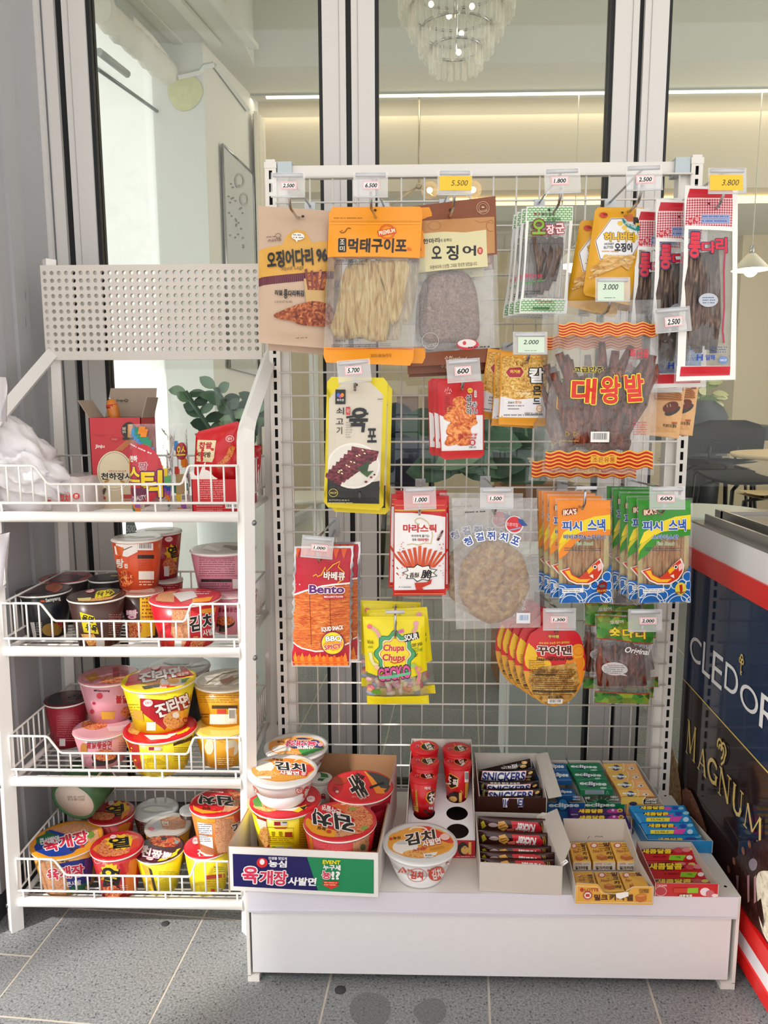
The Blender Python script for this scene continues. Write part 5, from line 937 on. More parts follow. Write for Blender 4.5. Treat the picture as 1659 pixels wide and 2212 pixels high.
# 18 oval filefish pouch
def egg(v):
    t = v
    if t < .2: w = .09+.31*(t/.2)**1.6+(.0 if t > .06 else 0)
    else: w = .5*math.sqrt(max(0, 1-((t-.5)/.5)**2)) if t > .5 else .4+.1*math.sin((t-.2)/.3*1.5708)
    return .5-w, .5+w
ops = [('p', smooth([(290, 420), (340, 440), (380, 480), (400, 560), (380, 620), (330, 660), (280, 600)], 1), 'f0c02a'), ('e', 740, 495, 68, 62, 'ee9a28'), ('e', 750, 600, 66, 70, 'f2b02a'), ('ring', 745, 490, 42, 38, 6, 'e07a1e'), ('ring', 750, 600, 44, 46, 6, 'e88a1e'), ('e', 400, 600, 110, 60, 'f0b82a'), ('p', [(640, 560), (790, 540), (800, 700), (760, 820), (600, 700)], 'ec8a24'), ('p', [(330, 690), (420, 620), (560, 605), (720, 580), (755, 760), (740, 860), (640, 960), (480, 960), (360, 860), (310, 760)], 'filefish'), ('t', '바삭 바삭 고소한 맛이 살아있는', 408, 408, 668, 428, 'f0d04a', {'b': .02, 'r': -2}), ('t', '꾸어맨', 388, 442, 685, 522, '5a2014', {'b': .05, 'o': (.07, 'f6f0ea')}), ('t', '꾸이맨', 484, 352, 575, 378, 'f4dc3a', {'b': .05, 'o': (.05, '2a3a6a')}), ('t', '2025.', 472, 530, 540, 546, '3a1a14', {'b': .01}), ('t', 'Seasoned Dried Fish', 385, 538, 690, 566, '4a1a10', {'b': .03, 'r': -1, 'sl': .1}), ('fine', 320, 565, 460, 680, 8, '6a4a18'), ('fine', 350, 640, 735, 870, 13, '4a3418'), ('r', 352, 826, 735, 836, '33240f'), ('r', 372, 684, 548, 694, '33240f'), ('ring', 640, 640, 80, 72, 4, '7a5a24', {'a0': 20, 'a1': 150}), ('t', '경진식품(주)', 482, 870, 606, 892, '33240f', {'b': .03}), ('bar', 482, 896, 608, 938)]
bag('snack_pouch', 'oval red and yellow grilled filefish pouch, front one', 'snack bag', KL, [(282, 195), (808, 195), (812, 972), (270, 972)], .165, mat('d2222c', .33), ops, rows=[(0, mat('d2222c', .33)), (.6, mat('e0a23c', .33))], ol=egg, copies=[(-.012, .018, .004, 1), (-.022, .034, .008, 2), (-.032, .05, .012, 3), (-.04, .066, .014, 4)], group='oval red and yellow filefish pouches', th=.014, st=.02, sb=.02, seed=18)
# 19 green checked short squid legs
def c19(hit, n, l, inv, cl):
    mb = MB()
    for k in range(9): x = 930+45*k; mb.tube([cl(x, 440+20*(k % 3)), cl(x+12*math.sin(k*2.1), 620), cl(x+18*math.sin(k), 790)], .008, FOOD['jerky'], 7, rs=[.005, .009, .006])
    mb.build('dried_squid_leg', l, inv)
ops = [('p', [(888, 190), (1000, 178), (1200, 195), (1402, 210), (1385, 425), (1200, 410), (1050, 385), (900, 380)], 'camo'), ('l', [(900, 385), (1050, 390), (1200, 414), (1385, 430)], 8, 'a82420'), ('l', [(890, 200), (1000, 184), (1200, 200), (1400, 215)], 8, 'a82420'), ('p', [(878, 838), (1365, 858), (1360, 960), (874, 936)], 'camo'), ('l', [(878, 838), (1365, 858)], 8, 'a82420'), ('l', [(876, 936), (1360, 960)], 7, 'a82420'), ('t', '숏', 1005, 290, 1098, 360, 'ece23a', {'b': .06, 'o': (.05, 'a83a1c')}), ('t', '다', 1115, 300, 1210, 375, 'ece23a', {'b': .06, 'o': (.05, 'a83a1c')}), ('t', '리', 1225, 305, 1310, 385, 'ece23a', {'b': .06, 'o': (.05, 'a83a1c')}), ('t', '오징어', 1012, 232, 1128, 262, 'e4dccc', {'b': .02, 'r': -4}), ('t', 'Original', 1130, 460, 1342, 525, 'f2f0ee', {'b': .02, 'sl': .25, 'r': 8}), ('p', wob(1045, 635, 108, 55, .02, 2), 'c8c6c6'), ('t', 'Squid Short Leg', 985, 598, 1118, 614, 'a02a34', {'b': .02}), ('fine', 955, 615, 1130, 680, 4, '4a4648'), ('p', [(1100, 660), (1155, 695), (1080, 685)], 'c8c6c6'), ('t', '(주)한양에프디', 945, 848, 1090, 876, '16241a', {'b': .02}), ('fine', 1085, 892, 1195, 905, 1, '2a3a24'), ('fine', 910, 800, 1010, 815, 1, '5a1a1a')]
bag('snack_pouch', 'clear squid leg pouch with green checked bands, front one', 'snack bag', KL, [(890, 182), (1404, 205), (1360, 965), (872, 940)], .165, FILM2, ops, content=c19, copies=[(.01, .02, .004, -1.5), (-.014, .035, .016, .5), (.016, .05, .01, -6)], group='clear squid pouches with green bands', th=.018, seed=19, wr=.003)
# ================================================================== HOOKS WITH PRICE HOLDERS
full(); CLEAR = mat('eef0f2', .12, 0, .3, spec=.8)
def hook(label, tag, txt, grid_px, lab, col='white', r=0, Yt=.085, plate=True, ylow=None):
    x0, y0, x1, y1 = tag; full(); g = A(*grid_px, Y=GY-.004); cx = (x0+x1)/2
    T0 = A(cx, y0, Y=Yt); l, inv = root('display_hook', label, 'hook', g)
    mb = MB(); mb.box(g.x-.011, GY-.009, g.z-.034, g.x+.011, GY-.0022, g.z+.008, mat('b9bcbf', .3, .4)); mb.build('grid_clip', l, inv)
    zt = A(cx, y0+5, Y=Yt).z; low = A(cx, (y1 if plate else y0+18), Y=Yt)
    mb = MB(); mb.tube([(g.x, GY-.008, g.z+.002), (T0.x, Yt+.004, zt)], .0022, STEEL, 6); mb.build('tag_arm', l, inv)
    mb = MB(); gz = g.z-.02; zl = min(gz, low.z-.012); mb.tube([(g.x, GY-.008, gz), (g.x*.35+T0.x*.65, Yt+.09, zl+.0), (T0.x, Yt+.024, zl), (T0.x, Yt+.01, zl+.012), (T0.x, Yt+.007, low.z+.012)], .0026, STEEL, 7); mb.build('hook_arm', l, inv)
    R_ = math.radians(r)
    def W_(x, y, d=0): X = x-cx; Yy = y-(y0+y1)/2; return A(cx+X*math.cos(R_)-Yy*math.sin(R_), (y0+y1)/2+X*math.sin(R_)+Yy*math.cos(R_), Y=Yt+d)
    mb = MB(); a, b = W_(x0+5, y0+6, -.001), W_(x1-5, y0+6, -.001); mb.tube([a, b], .0034, mat('c9ccd2', .25), 8); mb.build('holder_bar', l, inv)
    if not plate: return
    mb = MB(); P = [W_(x0, y0), W_(x1, y0), W_(x1, y1), W_(x0, y1)]; d = Vector((0, .0012, 0)); mb.add([p-d for p in P]+[p+d for p in P], [(0, 3, 2, 1), (4, 5, 6, 7), (0, 1, 5, 4), (1, 2, 6, 5), (2, 3, 7, 6), (3, 0, 4, 7)], CLEAR)
    a, b = W_(x0, y1-1.5, -.002), W_(x1, y1-1.5, -.002); mb.tube([a, b], .0013, mat('dfe3e6', .15, 0, .7), 5); hd = mb.build('price_holder', l, inv)
    I = Ink(lambda x, y, lift: A(x, y, Y=Yt-.0014-lift)); a0, b0, a1, b1 = lab
    if col == 'white':
        I.r(a0, b0, a1, b1, 'e8a8b2', r); I.r(a0+1.2, b0+1.2, a1-1.2, b1-1.2, 'f6f3f2', r); I.r(a0+2.4, b0+2.2, a1-2.4, b1-2.2, 'd8607a', r); I.r(a0+3.2, b0+3, a1-3.2, b1-3, 'f6f3f2', r); w = a1-a0
        I.t(txt, a0+w*.16, b0+4.6, a1-w*.14, b1-4, '101014', .035, r=r, sl=.2)
    else:
        c = 'e8c22a' if col == 'yellow' else 'cfe3cf'; I.r(a0, b0, a1, b1, c, r); w = a1-a0; h = b1-b0
        if col == 'yellow': I.t(txt, a0+w*.38, b0+h*.3, a0+w*.88, b0+h*.68, '3a3010', 0, sl=.25)
        else: I.t(txt, a0+w*.22, b0+h*.18, a0+w*.78, b0+h*.46, '20261f', .01, sl=.2); I.fine(a0+w*.25, b0+h*.82, a0+w*.75, b0+h*.92, 1, '5a665a')
    I.done('price_label', hd, inv)
hook('hook with a 2.500 tag above the beige squid legs pouch', (585, 373, 659, 427), '2.500', (670, 448), (606, 392, 641, 409))
hook('hook with a 6.500 tag above the orange pollack pouch', (763, 372, 838, 427), '6.500', (829, 448), (783, 391, 820, 409))
hook('hook with a yellow 5.500 card above the brown squid pouch', (945, 368, 1020, 422), '5.500', (960, 440), (949, 380, 1019, 411), 'yellow')
hook('hook with a 1.800 tag above the green and white pouches', (1176, 364, 1254, 418), '1.800', (1165, 440), (1191, 381, 1228, 399), r=-2)
hook('hook with a 2.500 tag above the yellow honey butter pouches', (1352, 357, 1431, 412), '2.500', (1317, 440), (1374, 378, 1414, 396), r=-2)
hook('hook with a yellow 3.800 card above the long red pouches', (1530, 363, 1612, 419), '3.800', (1468, 440), (1533, 378, 1605, 411), 'yellow', Yt=.06)
hook('hook with a green 3.000 card in front of the yellow pouches', (1286, 599, 1361, 652), '3.000', (1262, 648), (1291, 606, 1348, 649), 'green', Yt=.075)
hook('hook with a tilted 2.500 tag beside the long red pouches', (1414, 664, 1492, 718), '2.500', (1385, 700), (1436, 684, 1475, 705), r=-5, Yt=.095)
hook('hook with a green 2.000 card above the almond packets', (1108, 717, 1182, 766), '2.000', (1096, 750), (1119, 728, 1176, 762), 'green')
hook('hook with a 5.700 tag above the gold edged jerky pouches', (729, 777, 801, 827), '5.700', (762, 800), (745, 790, 782, 809), r=-5, Yt=.095)
hook('hook with a 600 tag above the small konjac pouches', (965, 775, 1038, 826), '600', (990, 800), (982, 791, 1018, 811), r=-4)
hook('hook with a 1.000 tag above the mala stick packets', (872, 1052, 942, 1101), '1.000', (908, 1042), (891, 1070, 928, 1088), r=-2)
hook('hook with a 1.500 tag above the round filefish bags', (1037, 1053, 1109, 1100), '1.500', (1048, 1036), (1053, 1068, 1089, 1085))
hook('hook with only a bare bar above the orange fish snacks', (1240, 1048, 1294, 1098), '', (1214, 1045), (0, 0, 1, 1), plate=False, Yt=.08)
hook('hook with a 600 tag above the green fish snacks', (1403, 1051, 1480, 1101), '600', (1365, 1040), (1420, 1068, 1458, 1085), Yt=.075)
hook('hook with a 1.000 tag above the scalloped barbecue pouch', (651, 1158, 720, 1206), '1.000', (722, 1126), (672, 1176, 708, 1191), r=5)
hook('hook with a bare bar above the yellow gummy bags', (828, 1316, 879, 1360), '', (858, 1290), (0, 0, 1, 1), plate=False, Yt=.1)
hook('hook with a 1.300 tag above the oval filefish pouches', (1173, 1314, 1244, 1362), '1.300', (1165, 1285), (1189, 1331, 1226, 1346), Yt=.11)
hook('hook with a 2.000 tag above the green banded squid pouches', (1357, 1316, 1430, 1365), '2.000', (1340, 1285), (1381, 1333, 1419, 1349), Yt=.11)
# ================================================================== WIRE BASKET RACK
full()
RS, RI = root('basket_rack', 'white metal rack of four wire basket shelves with pegboard header', 'rack', (-.72, .28, 0))
RW = mat('f1efec', .28); TZ = [.872, .604, .331, .065]; YF, YB_ = .135, .42
xc = lambda z: -.7245+.0206*(z-.065)
RX = lambda s, z: xc(z)+s*.2335
for s in (-1, 1):
    e = s*.012; mb = MB(); pts = [(RX(s, z)+e, YF, z) for z in (0, .3, .6, .9, 1.015)]+[(RX(s, 1.03)+e, YF+.006, 1.033), (RX(s, 1.05)+e, YF+.024, 1.05)]+[(RX(s, 1.19)+e, YB_-.004, 1.196)]
    mb.tube(pts, .0168, RW, 4); mb.build('front_upright', RS, RI)
    mb = MB(); mb.tube([(RX(s, z)+e*.9, YB_, z) for z in (0, .6, 1.2, 1.4)], .0155, RW, 4); mb.build('rear_upright', RS, RI)
    for z in TZ: mb = MB(); mb.ball((RX(s, z)+s*.026, YB_, z+.0), .006, mat('8c8f92', .3, .8), 8, 6); mb.ball((RX(s, z)+s*.026, YF, z-.012), .006, mat('8c8f92', .3, .8), 8, 6); mb.build('bolt', RS, RI)
for z in TZ:
    mb = MB(); mb.tube([(RX(-1, z)+.001, YF-.004, z), (RX(1, z)-.001, YF-.004, z)], .0105, RW, 12)
    for s in (-1, 1): mb.tube([(RX(s, z), YF, z), (RX(s, z), YB_, z)], .006, RW, 6)
    mb.tube([(RX(-1, z), YB_-.006, z), (RX(1, z), YB_-.006, z)], .006, RW, 6); mb.build('shelf_rail', RS, RI)
    zb, zt, zd = z+.027, z+.098, z+.063; x0, x1 = RX(-1, z)+.002, RX(1, z)-.002; wx = lambda f: x0+(x1-x0)*f
    mb = MB(); r = .0019
    def top(f): return zt if f < .168 or f > .806 else zd if .221 < f < .774 else zt+(zd-zt)*((f-.168)/.053 if f < .5 else (.806-f)/.032)
    mb.tube([(wx(0), YF-.008, zt), (wx(.16), YF-.008, zt), (wx(.172), YF-.008, zt-.003), (wx(.216), YF-.008, zd+.003), (wx(.228), YF-.008, zd), (wx(.766), YF-.008, zd), (wx(.777), YF-.008, zd+.003), (wx(.802), YF-.008, zt-.003), (wx(.81), YF-.008, zt), (wx(1), YF-.008, zt)], .0024, RW, 6)
    mb.tube([(wx(0), YF-.008, zb), (wx(1), YF-.008, zb)], .0026, RW, 6)
    n = 19
    for i in range(n+1): f = i/n; mb.tube([(wx(f), YF-.008, zb), (wx(f), YF-.008, top(f))], r, RW, 5)
    for xs in (x0, x1):
        mb.tube([(xs, YF-.008, zt), (xs, YB_-.012, zt)], .0022, RW, 6); mb.tube([(xs, YF-.008, zb), (xs, YB_-.012, zb)], .0022, RW, 6)
        for i in range(1, 12): y = YF+(YB_-YF-.012)*i/12; mb.tube([(xs, y, zb), (xs, y, zt)], r, RW, 5)
    mb.tube([(x0, YB_-.012, zt), (x1, YB_-.012, zt)], .0022, RW, 6)
    for i in range(n+1): mb.tube([(wx(i/n), YB_-.012, zb), (wx(i/n), YB_-.012, zt)], r, RW, 5)
    for i in range(13): y = YF+(YB_-YF-.012)*i/12; mb.tube([(x0, y, z-.003), (x1, y, z-.003)], r, RW, 5)
    for f in (.02, .34, .66, .98): mb.tube([(wx(f), YF-.008, zb), (wx(f), YF-.004, z-.007), (wx(f), YB_-.012, z-.007), (wx(f), YB_-.012, zb)], .0022, RW, 5)
    mb.build('wire_basket', RS, RI)
# pegboard header with real holes
yb = YB_-.018; NX, NZ = 30, 11; h0 = A(95.8, 590, Y=yb); h1 = A(555, 753, Y=yb); dx = (h1.x-h0.x)/(NX-1); dz = (h0.z-h1.z)/(NZ-1); c0 = A(86, 573, Y=yb); c1 = A(566, 776, Y=yb)
PB = mat('dcd6cf', .45, var=.03); mb = MB(); hr = .0048; T_ = .009
oct_ = [(math.cos(math.pi*(k+.5)/4), math.sin(math.pi*(k+.5)/4)) for k in range(8)]
sqr = [(1, .4142), (.4142, 1), (-.4142, 1), (-1, .4142), (-1, -.4142), (-.4142, -1), (.4142, -1), (1, -.4142)]; cor = {1: (1, 1), 3: (-1, 1), 5: (-1, -1), 7: (1, -1)}
for i in range(NX):
    for j in range(NZ):
        cx, cz = h0.x+dx*i, h0.z-dz*j; b = len(mb.v); vv = []; ff = []
        O8 = [(math.cos(math.pi*k/4+.3927), math.sin(math.pi*k/4+.3927)) for k in range(8)]
        for y in (yb, yb+T_):
            vv += [(cx+hr*a, y, cz+hr*c) for a, c in O8]+[(cx+sqr[k][0]*dx/2, y, cz+sqr[k][1]*dz/2) for k in range(8)]+[(cx+a*dx/2, y, cz+c*dz/2) for a, c in ((1, 1), (-1, 1), (-1, -1), (1, -1))]
        for o_, fl in ((0, 0), (20, 1)):
            for k in range(8):
                k2 = (k+1) % 8; q = (o_+k, o_+8+k, o_+16+{0: 0, 2: 1, 4: 2, 6: 3}[k], o_+8+k2, o_+k2) if k % 2 == 0 else (o_+k, o_+8+k, o_+8+k2, o_+k2)
                ff.append(q if fl else q[::-1])
        for k in range(8): k2 = (k+1) % 8; ff.append((k, k2, 20+k2, 20+k))
        mb.add(vv, ff, PB)
xl, xr, zt_, zb_ = h0.x-dx/2, h0.x+dx*(NX-.5), h0.z+dz/2, h0.z-dz*(NZ-.5)
for q in ((c0.x, c1.z, xl, c0.z), (xr, c1.z, c1.x, c0.z), (xl, zt_, xr, c0.z), (xl, c1.z, xr, zb_)): mb.box(q[0], yb, q[1], q[2], yb+T_, q[3], PB)
mb.build('pegboard', RS, RI)
# ================================================================== CUPS AND BOWLS
ZF = [z-.001 for z in TZ]
CUPS = []
def cup(name, label, Kc, lid, Zb, yb=None, kr=.72, body='c8281e', lidc='c8281e', lops=(), sops=(), H=None, tilt=0, rim='f2efe8', bowl=False, group='instant noodle cups', cat='noodle cup', rough=.3, M=None, rz=0):
    crop(*Kc); cx, cy, w = lid; w = w/K[2]; t = math.radians(tilt); Rm = Matrix.Rotation(t, 4, 'X')
    def place(h):
        ax = (Rm @ Vector((0, 0, h))); L = A(cx, cy, Z=Zb+ax.z); R = w*proj(L)[2]/(2*F); return L-ax, R
    if H is None:
        a, b = .03, .2; ty = px(0, yb)[1]
        for _ in range(24):
            h = (a+b)/2; o, R = place(h); y = proj(o+Vector((0, -R*kr, 0)))[1]
            if y < ty: a = h
            else: b = h
        H = (a+b)/2
    o, R = place(H); Rb = R*kr
    l, inv = root(name, label, cat, o, group, Rm); Mw = inv.inverted()
    mb = MB(); bm_ = mat(body, rough); rm = mat(rim, .35)
    rr_ = lambda z: Rb+(R*.965-Rb)*z/(H-.005)
    CUPS.append((label, o.x, o.y, Zb, R, Rb, H))
    if bowl:
        mb.lathe([(Rb*.86, .004), (Rb, 0), (rr_(.004), .004), (rr_(H*.5), H*.5)], bm_, 72, (0, 0, 0), Mw, True, (2, 3, .006)); mb.lathe([(rr_(H*.5), H*.5), (rr_(H-.012), H-.012), (R*.96, H-.005), (R, H-.004), (R, H)], bm_, 72, (0, 0, 0), Mw)
    else:
        mb.lathe([(Rb*.88, .006), (Rb*.9, 0), (Rb, 0), (R*.965, H-.005)], bm_, 48, (0, 0, 0), Mw)
        mb.lathe([(R*.965, H-.005), (R*.985, H-.0045), (R, H-.003), (R*.99, H)], rm, 48, (0, 0, 0), Mw)
    bo = mb.build('cup_body', l, inv)
    mb = MB(); mb.lathe([(R*.995, H-.0008), (R*.985, H+.0008), (R*.9, H+.0012), (.0005, H+.0012)], mat(lidc, .25) if lidc not in FOOD else FOOD[lidc], 48, (0, 0, 0), Mw); lo_ = mb.build('lid', l, inv)
    co = inv @ CAM; i3 = inv.to_3x3()
    def lm(x, y, lift):
        d = i3 @ ray(x, y); tt = (H+.0012-co.z)/d.z; p = co+d*tt; r = math.hypot(p.x, p.y)
        if tt < 0: return None
        k = R*.965
        if r > k: p.x *= k/r; p.y *= k/r
        p.z += lift; return Mw @ p
    def sm(x, y, lift):
        d = i3 @ ray(x, y); s = (R*.965-Rb)/(H-.005); g = Rb+lift
        a = d.x**2+d.y**2-(s*d.z)**2; b = 2*(co.x*d.x+co.y*d.y-s*d.z*(g+s*co.z)); c = co.x**2+co.y**2-(g+s*co.z)**2; D_ = b*b-4*a*c
        if D_ < 0: return None
        tt = (-b-math.sqrt(D_))/(2*a); p = co+d*tt
        if p.z < .001: 
            if p.z < -.012: return None
            p.z = .001
        if p.z > H-.0055: p.z = H-.0055
        return Mw @ p
    if lops: Ink(lm, 20*K[2]).run(lops).done('lid_print', lo_, inv)
    if sops: Ink(sm, 9*K[2], base=.0008 if bowl else .0004).run(sops).done('side_print', bo, inv)
    if rz: l.matrix_basis = l.matrix_basis @ Matrix.Rotation(math.radians(rz), 4, 'Z')
    return l, Zb+H
KA = (0, 780, 5.184); KB = (150, 800, 3.6867); KC = (0, 1120, 2.765); KD = (0, 1400, 2.765); KE = (0, 1670, 3.0722); KF = (480, 1560, 4.1475); KM = (800, 1580, 3.7705); KN = (1160, 1620, 3.858)
YL = 'f0d81c'; WH = 'f3f0ec'; GRP = dict(group='noodle cups on the basket rack')
logo = lambda x, y, r: [('e', x, y, r, r*.78, 'd84860'), ('e', x, y, r*.86, r*.64, 'f4e8e6'), ('t', '오뚜기', x-r*.6, y-r*.28, x+r*.6, y+r*.28, 'd02a48', {'b': .02})]
# --- second shelf
cup('noodle_cup', 'black lidded dark cup with red print behind the front row, second shelf', KC, (395, 352, 296), ZF[1], H=.098, body='2a2226', lidc='9c4a50', lops=[('p', [(250, 352), (400, 330), (550, 350), (520, 390), (395, 400), (270, 385)], '33262a'), ('fine', 290, 345, 480, 380, 3, 'b02a38', {'rot': -6})], **GRP)
cup('noodle_cup', 'plain black lidded cup at the back of the second shelf', KC, (640, 352, 215), ZF[1], H=.1, body='222126', lidc='2c2b2f', lops=[('e', 690, 350, 30, 9, 'b9a06a')], **GRP)
cup('noodle_cup', 'black noodle cup at the left end of the second shelf', KC, (262, 425, 312), ZF[1], 724, .74, '1d1f25', '3a2e33', [('p', [(110, 450), (180, 385), (275, 375), (290, 425), (290, 470), (150, 470)], '24202a'), ('fine', 140, 400, 260, 450, 4, '8e2a3a', {'rot': -14}), ('e', 330, 415, 60, 26, 'b05a3c')], [('r', 240, 486, 268, 500, 'd8562a'), ('t', 'Samyang', 272, 470, 362, 500, 'f0ede6', {'b': .03, 'r': -10}), ('t', '까르보', 330, 610, 400, 660, 'c83a3a', {'b': .04, 'r': -20}), ('e', 310, 665, 60, 40, '8a6a2a'), ('fine', 215, 620, 250, 700, 8, 'c9c6c0'), ('p', [(180, 620), (205, 620), (220, 720), (200, 716)], 'c9c6c2')], **GRP)
l6, z6 = cup('noodle_cup', 'brown and yellow noodle cup under the orange soup cup', KC, (848, 428, 250), ZF[1], 728, .78, '3a2320', 'a87468', [('e', 850, 430, 90, 24, 'c9a79a')], [('p', [(835, 455), (940, 440), (925, 700), (838, 715)], 'ecc52a'), ('fine', 848, 470, 925, 600, 6, '8a3a20'), ('t', '빵', 755, 545, 822, 600, 'f0d8e0', {'b': .04, 'o': (.05, 'a02a5a')}), ('p', wob(790, 660, 55, 55, .06, 3), 'noodlered')], **GRP)
cup('noodle_cup', 'orange and white shrimp soup cup standing on the brown cup', KC, (818, 112, 298), z6+.0014, 428, .74, 'd8532a', 'd9d5d2', [('p', [(700, 115), (760, 95), (830, 108), (900, 92), (930, 115), (830, 128)], 'b9a8a0'), ('l', [(720, 110), (800, 128), (900, 100)], 6, 'f2efec'), ('l', [(760, 98), (840, 118), (930, 110)], 5, '8a6a60')], [('p', [(678, 140), (820, 145), (822, 200), (760, 230), (690, 215)], 'efece8'), ('p', [(690, 160), (740, 175), (730, 225), (700, 215)], 'd8642a'), ('l', [(735, 190), (790, 165)], 5, '5a3020'), ('t', '탕', 695, 240, 738, 298, 'f4efe8', {'b': .06}), ('t', '컵', 742, 270, 762, 298, 'f4efe8', {'b': .04}), ('p', wob(745, 360, 48, 50, .06, 4), 'chili'), ('bar', 822, 145, 915, 190), ('r', 822, 218, 920, 240, '3a2420'), ('fine', 825, 245, 918, 310, 6, 'b83a1c'), ('r', 828, 315, 920, 365, 'e9e4da'), ('fine', 832, 372, 915, 405, 2, 'efe6c8')], **GRP)
l8, z8 = cup('noodle_cup', 'red cup under the red and black cup, second shelf', KC, (1008, 362, 168), ZF[1], H=.088, body='a82028', lidc='d9cfc8', sops=[('fine', 960, 380, 1060, 420, 3, 'e8a0a0')], **GRP)
cup('noodle_cup', 'red cup with black brush lettering, upper one behind the shrimp cup', KC, (946, 74, 276), z8+.0016, 368, .72, 'a91c28', 'e3dcd6', [('e', 946, 74, 120, 9, 'c8b8b0')], logo(1008, 122, 26)+[('p', star(1030, 210, 50, 60, 9, .7), 'e8c02a'), ('t', '열', 1005, 165, 1062, 235, BK, {'b': .05, 'r': -15}), ('fine', 948, 160, 985, 240, 8, 'd8707a'), ('p', wob(1015, 285, 42, 50, .1, 2), 'noodlered'), ('r', 980, 285, 1010, 345, 'e9e2e0')], **GRP)
cup('noodle_cup', 'brown cup with a yellow title strip, front of the second shelf', KC, (578, 458, 336), ZF[1], 775, .7, '4a302a', '43322e', [('p', [(580, 425), (688, 405), (684, 470), (565, 484)], 'f0dc1e'), ('t', '우육', 580, 428, 622, 475, BK, {'b': .03, 'r': 10}), ('t', '수육', 632, 412, 680, 468, BK, {'b': .03, 'r': 10}), ('p', [(440, 500), (560, 480), (700, 480), (730, 440), (720, 500), (640, 530), (520, 530)], 'noodleyel'), ('p', [(455, 480), (545, 475), (540, 492), (460, 496)], 'e8d890')]+logo(530, 422, 32), [('p', [(475, 558), (562, 585), (590, 690), (500, 680)], 'f0dc1e'), ('t', '육면', 488, 580, 560, 620, BK, {'b': .04, 'r': 12}), ('t', '우육', 510, 632, 580, 675, BK, {'b': .04, 'r': 12}), ('p', [(480, 690), (560, 690), (600, 755), (530, 760)], 'noodleyel'), ('fine', 650, 570, 735, 700, 10, 'b08a80'), ('r', 575, 715, 625, 765, 'd8d4d0')], **GRP)
l11, z11 = cup('noodle_cup', 'pink cup with a wok picture under another pink cup, second shelf', KC, (1392, 435, 290), ZF[1], 694, .76, 'd58a9c', 'e0b4bc', [('e', 1392, 435, 120, 22, 'd8a0ac')], [('e', 1340, 620, 62, 36, '2a2022'), ('e', 1345, 612, 54, 28, 'noodlered'), ('t', '불닭볶음면', 1300, 530, 1415, 560, 'a02a3c', {'b': .03}), ('r', 1308, 655, 1350, 680, '2a2022')], **GRP)
cup('noodle_cup', 'pink cup with white wrapped lid and nutrition panel, upper one', KC, (1334, 178, 394), z11+.0016, 440, .8, 'd78d9f', 'd9cfcd', [('p', [(1240, 160), (1330, 190), (1300, 205), (1200, 185)], 'f2efee'), ('p', [(1350, 150), (1460, 180), (1420, 200), (1330, 165)], '8a8078'), ('p', [(1400, 150), (1480, 165), (1440, 175)], 'f4f2f0')], [('fine', 1190, 215, 1415, 350, 10, '8a5560'), ('r', 1200, 362, 1385, 380, '33262a'), ('fine', 1195, 385, 1380, 425, 3, '6a3a48'), ('r', 1390, 362, 1430, 420, 'e6dedd')], **GRP)
cup('noodle_bowl', 'big red kimchi noodle bowl at the front, second shelf', KC, (1108, 468, 424), ZF[1], 788, .74, 'cf1a2a', 'c93440', [('p', [(900, 470), (1000, 425), (1050, 416), (1040, 470), (1040, 505), (920, 492)], 'noodle'), ('p', [(900, 460), (1000, 424), (930, 450)], 'e8a02a'), ('p', [(1030, 450), (1150, 425), (1180, 470), (1080, 500)], 'd8d2d0'), ('p', [(1150, 480), (1310, 470), (1280, 505), (1150, 518)], 'e89a2a'), ('fine', 1140, 430, 1260, 460, 2, 'f0dcdc')], [('p', [(1030, 530), (1140, 545), (1130, 700), (1090, 780), (1020, 690)], 'noodle'), ('t', '김치', 1130, 575, 1280, 668, BK, {'b': .06, 'sl': .12, 'r': -10, 'o': (.05, WH)}), ('t', '사발', 1210, 660, 1275, 700, WH, {'b': .03, 'r': -10}), ('p', [(1160, 700), (1240, 715), (1200, 780), (1120, 785)], 'noodlered'), ('r', 1042, 730, 1085, 780, 'd8d6d4'), ('p', [(1190, 545), (1290, 530), (1285, 560), (1190, 570)], 'e89a2a')], **GRP)
# --- third shelf
cup('noodle_bowl', 'dark red noodle bowl with black lid corner, third shelf', KD, (398, 300, 256), ZF[2], 603, .74, '9e2434', '5a2630', [('p', [(272, 300), (350, 250), (375, 330), (360, 360), (290, 340)], '2f2e33'), ('t', '辛', 400, 270, 500, 330, '1c1a1e', {'b': .06, 'r': -12}), ('t', '라면', 402, 315, 450, 350, '1c1a1e', {'b': .03})], [('fine', 340, 400, 480, 560, 12, 'c86a74'), ('r', 355, 542, 390, 585, 'e0d8d6')], **GRP)
cup('noodle_bowl', 'black lidded bowl wrapped in film at the back, third shelf', KD, (1066, 112, 376), ZF[2], H=.14, body='2c2b2d', lidc='b9babb', lops=[('l', [(930, 95), (1040, 140), (1150, 90)], 10, 'e4e6e6'), ('l', [(960, 80), (1100, 120), (1220, 100)], 8, '8a8c8c'), ('fine', 1000, 90, 1150, 120, 2, '6a6c6c')], **GRP)
PKL = 'dd9aaa'
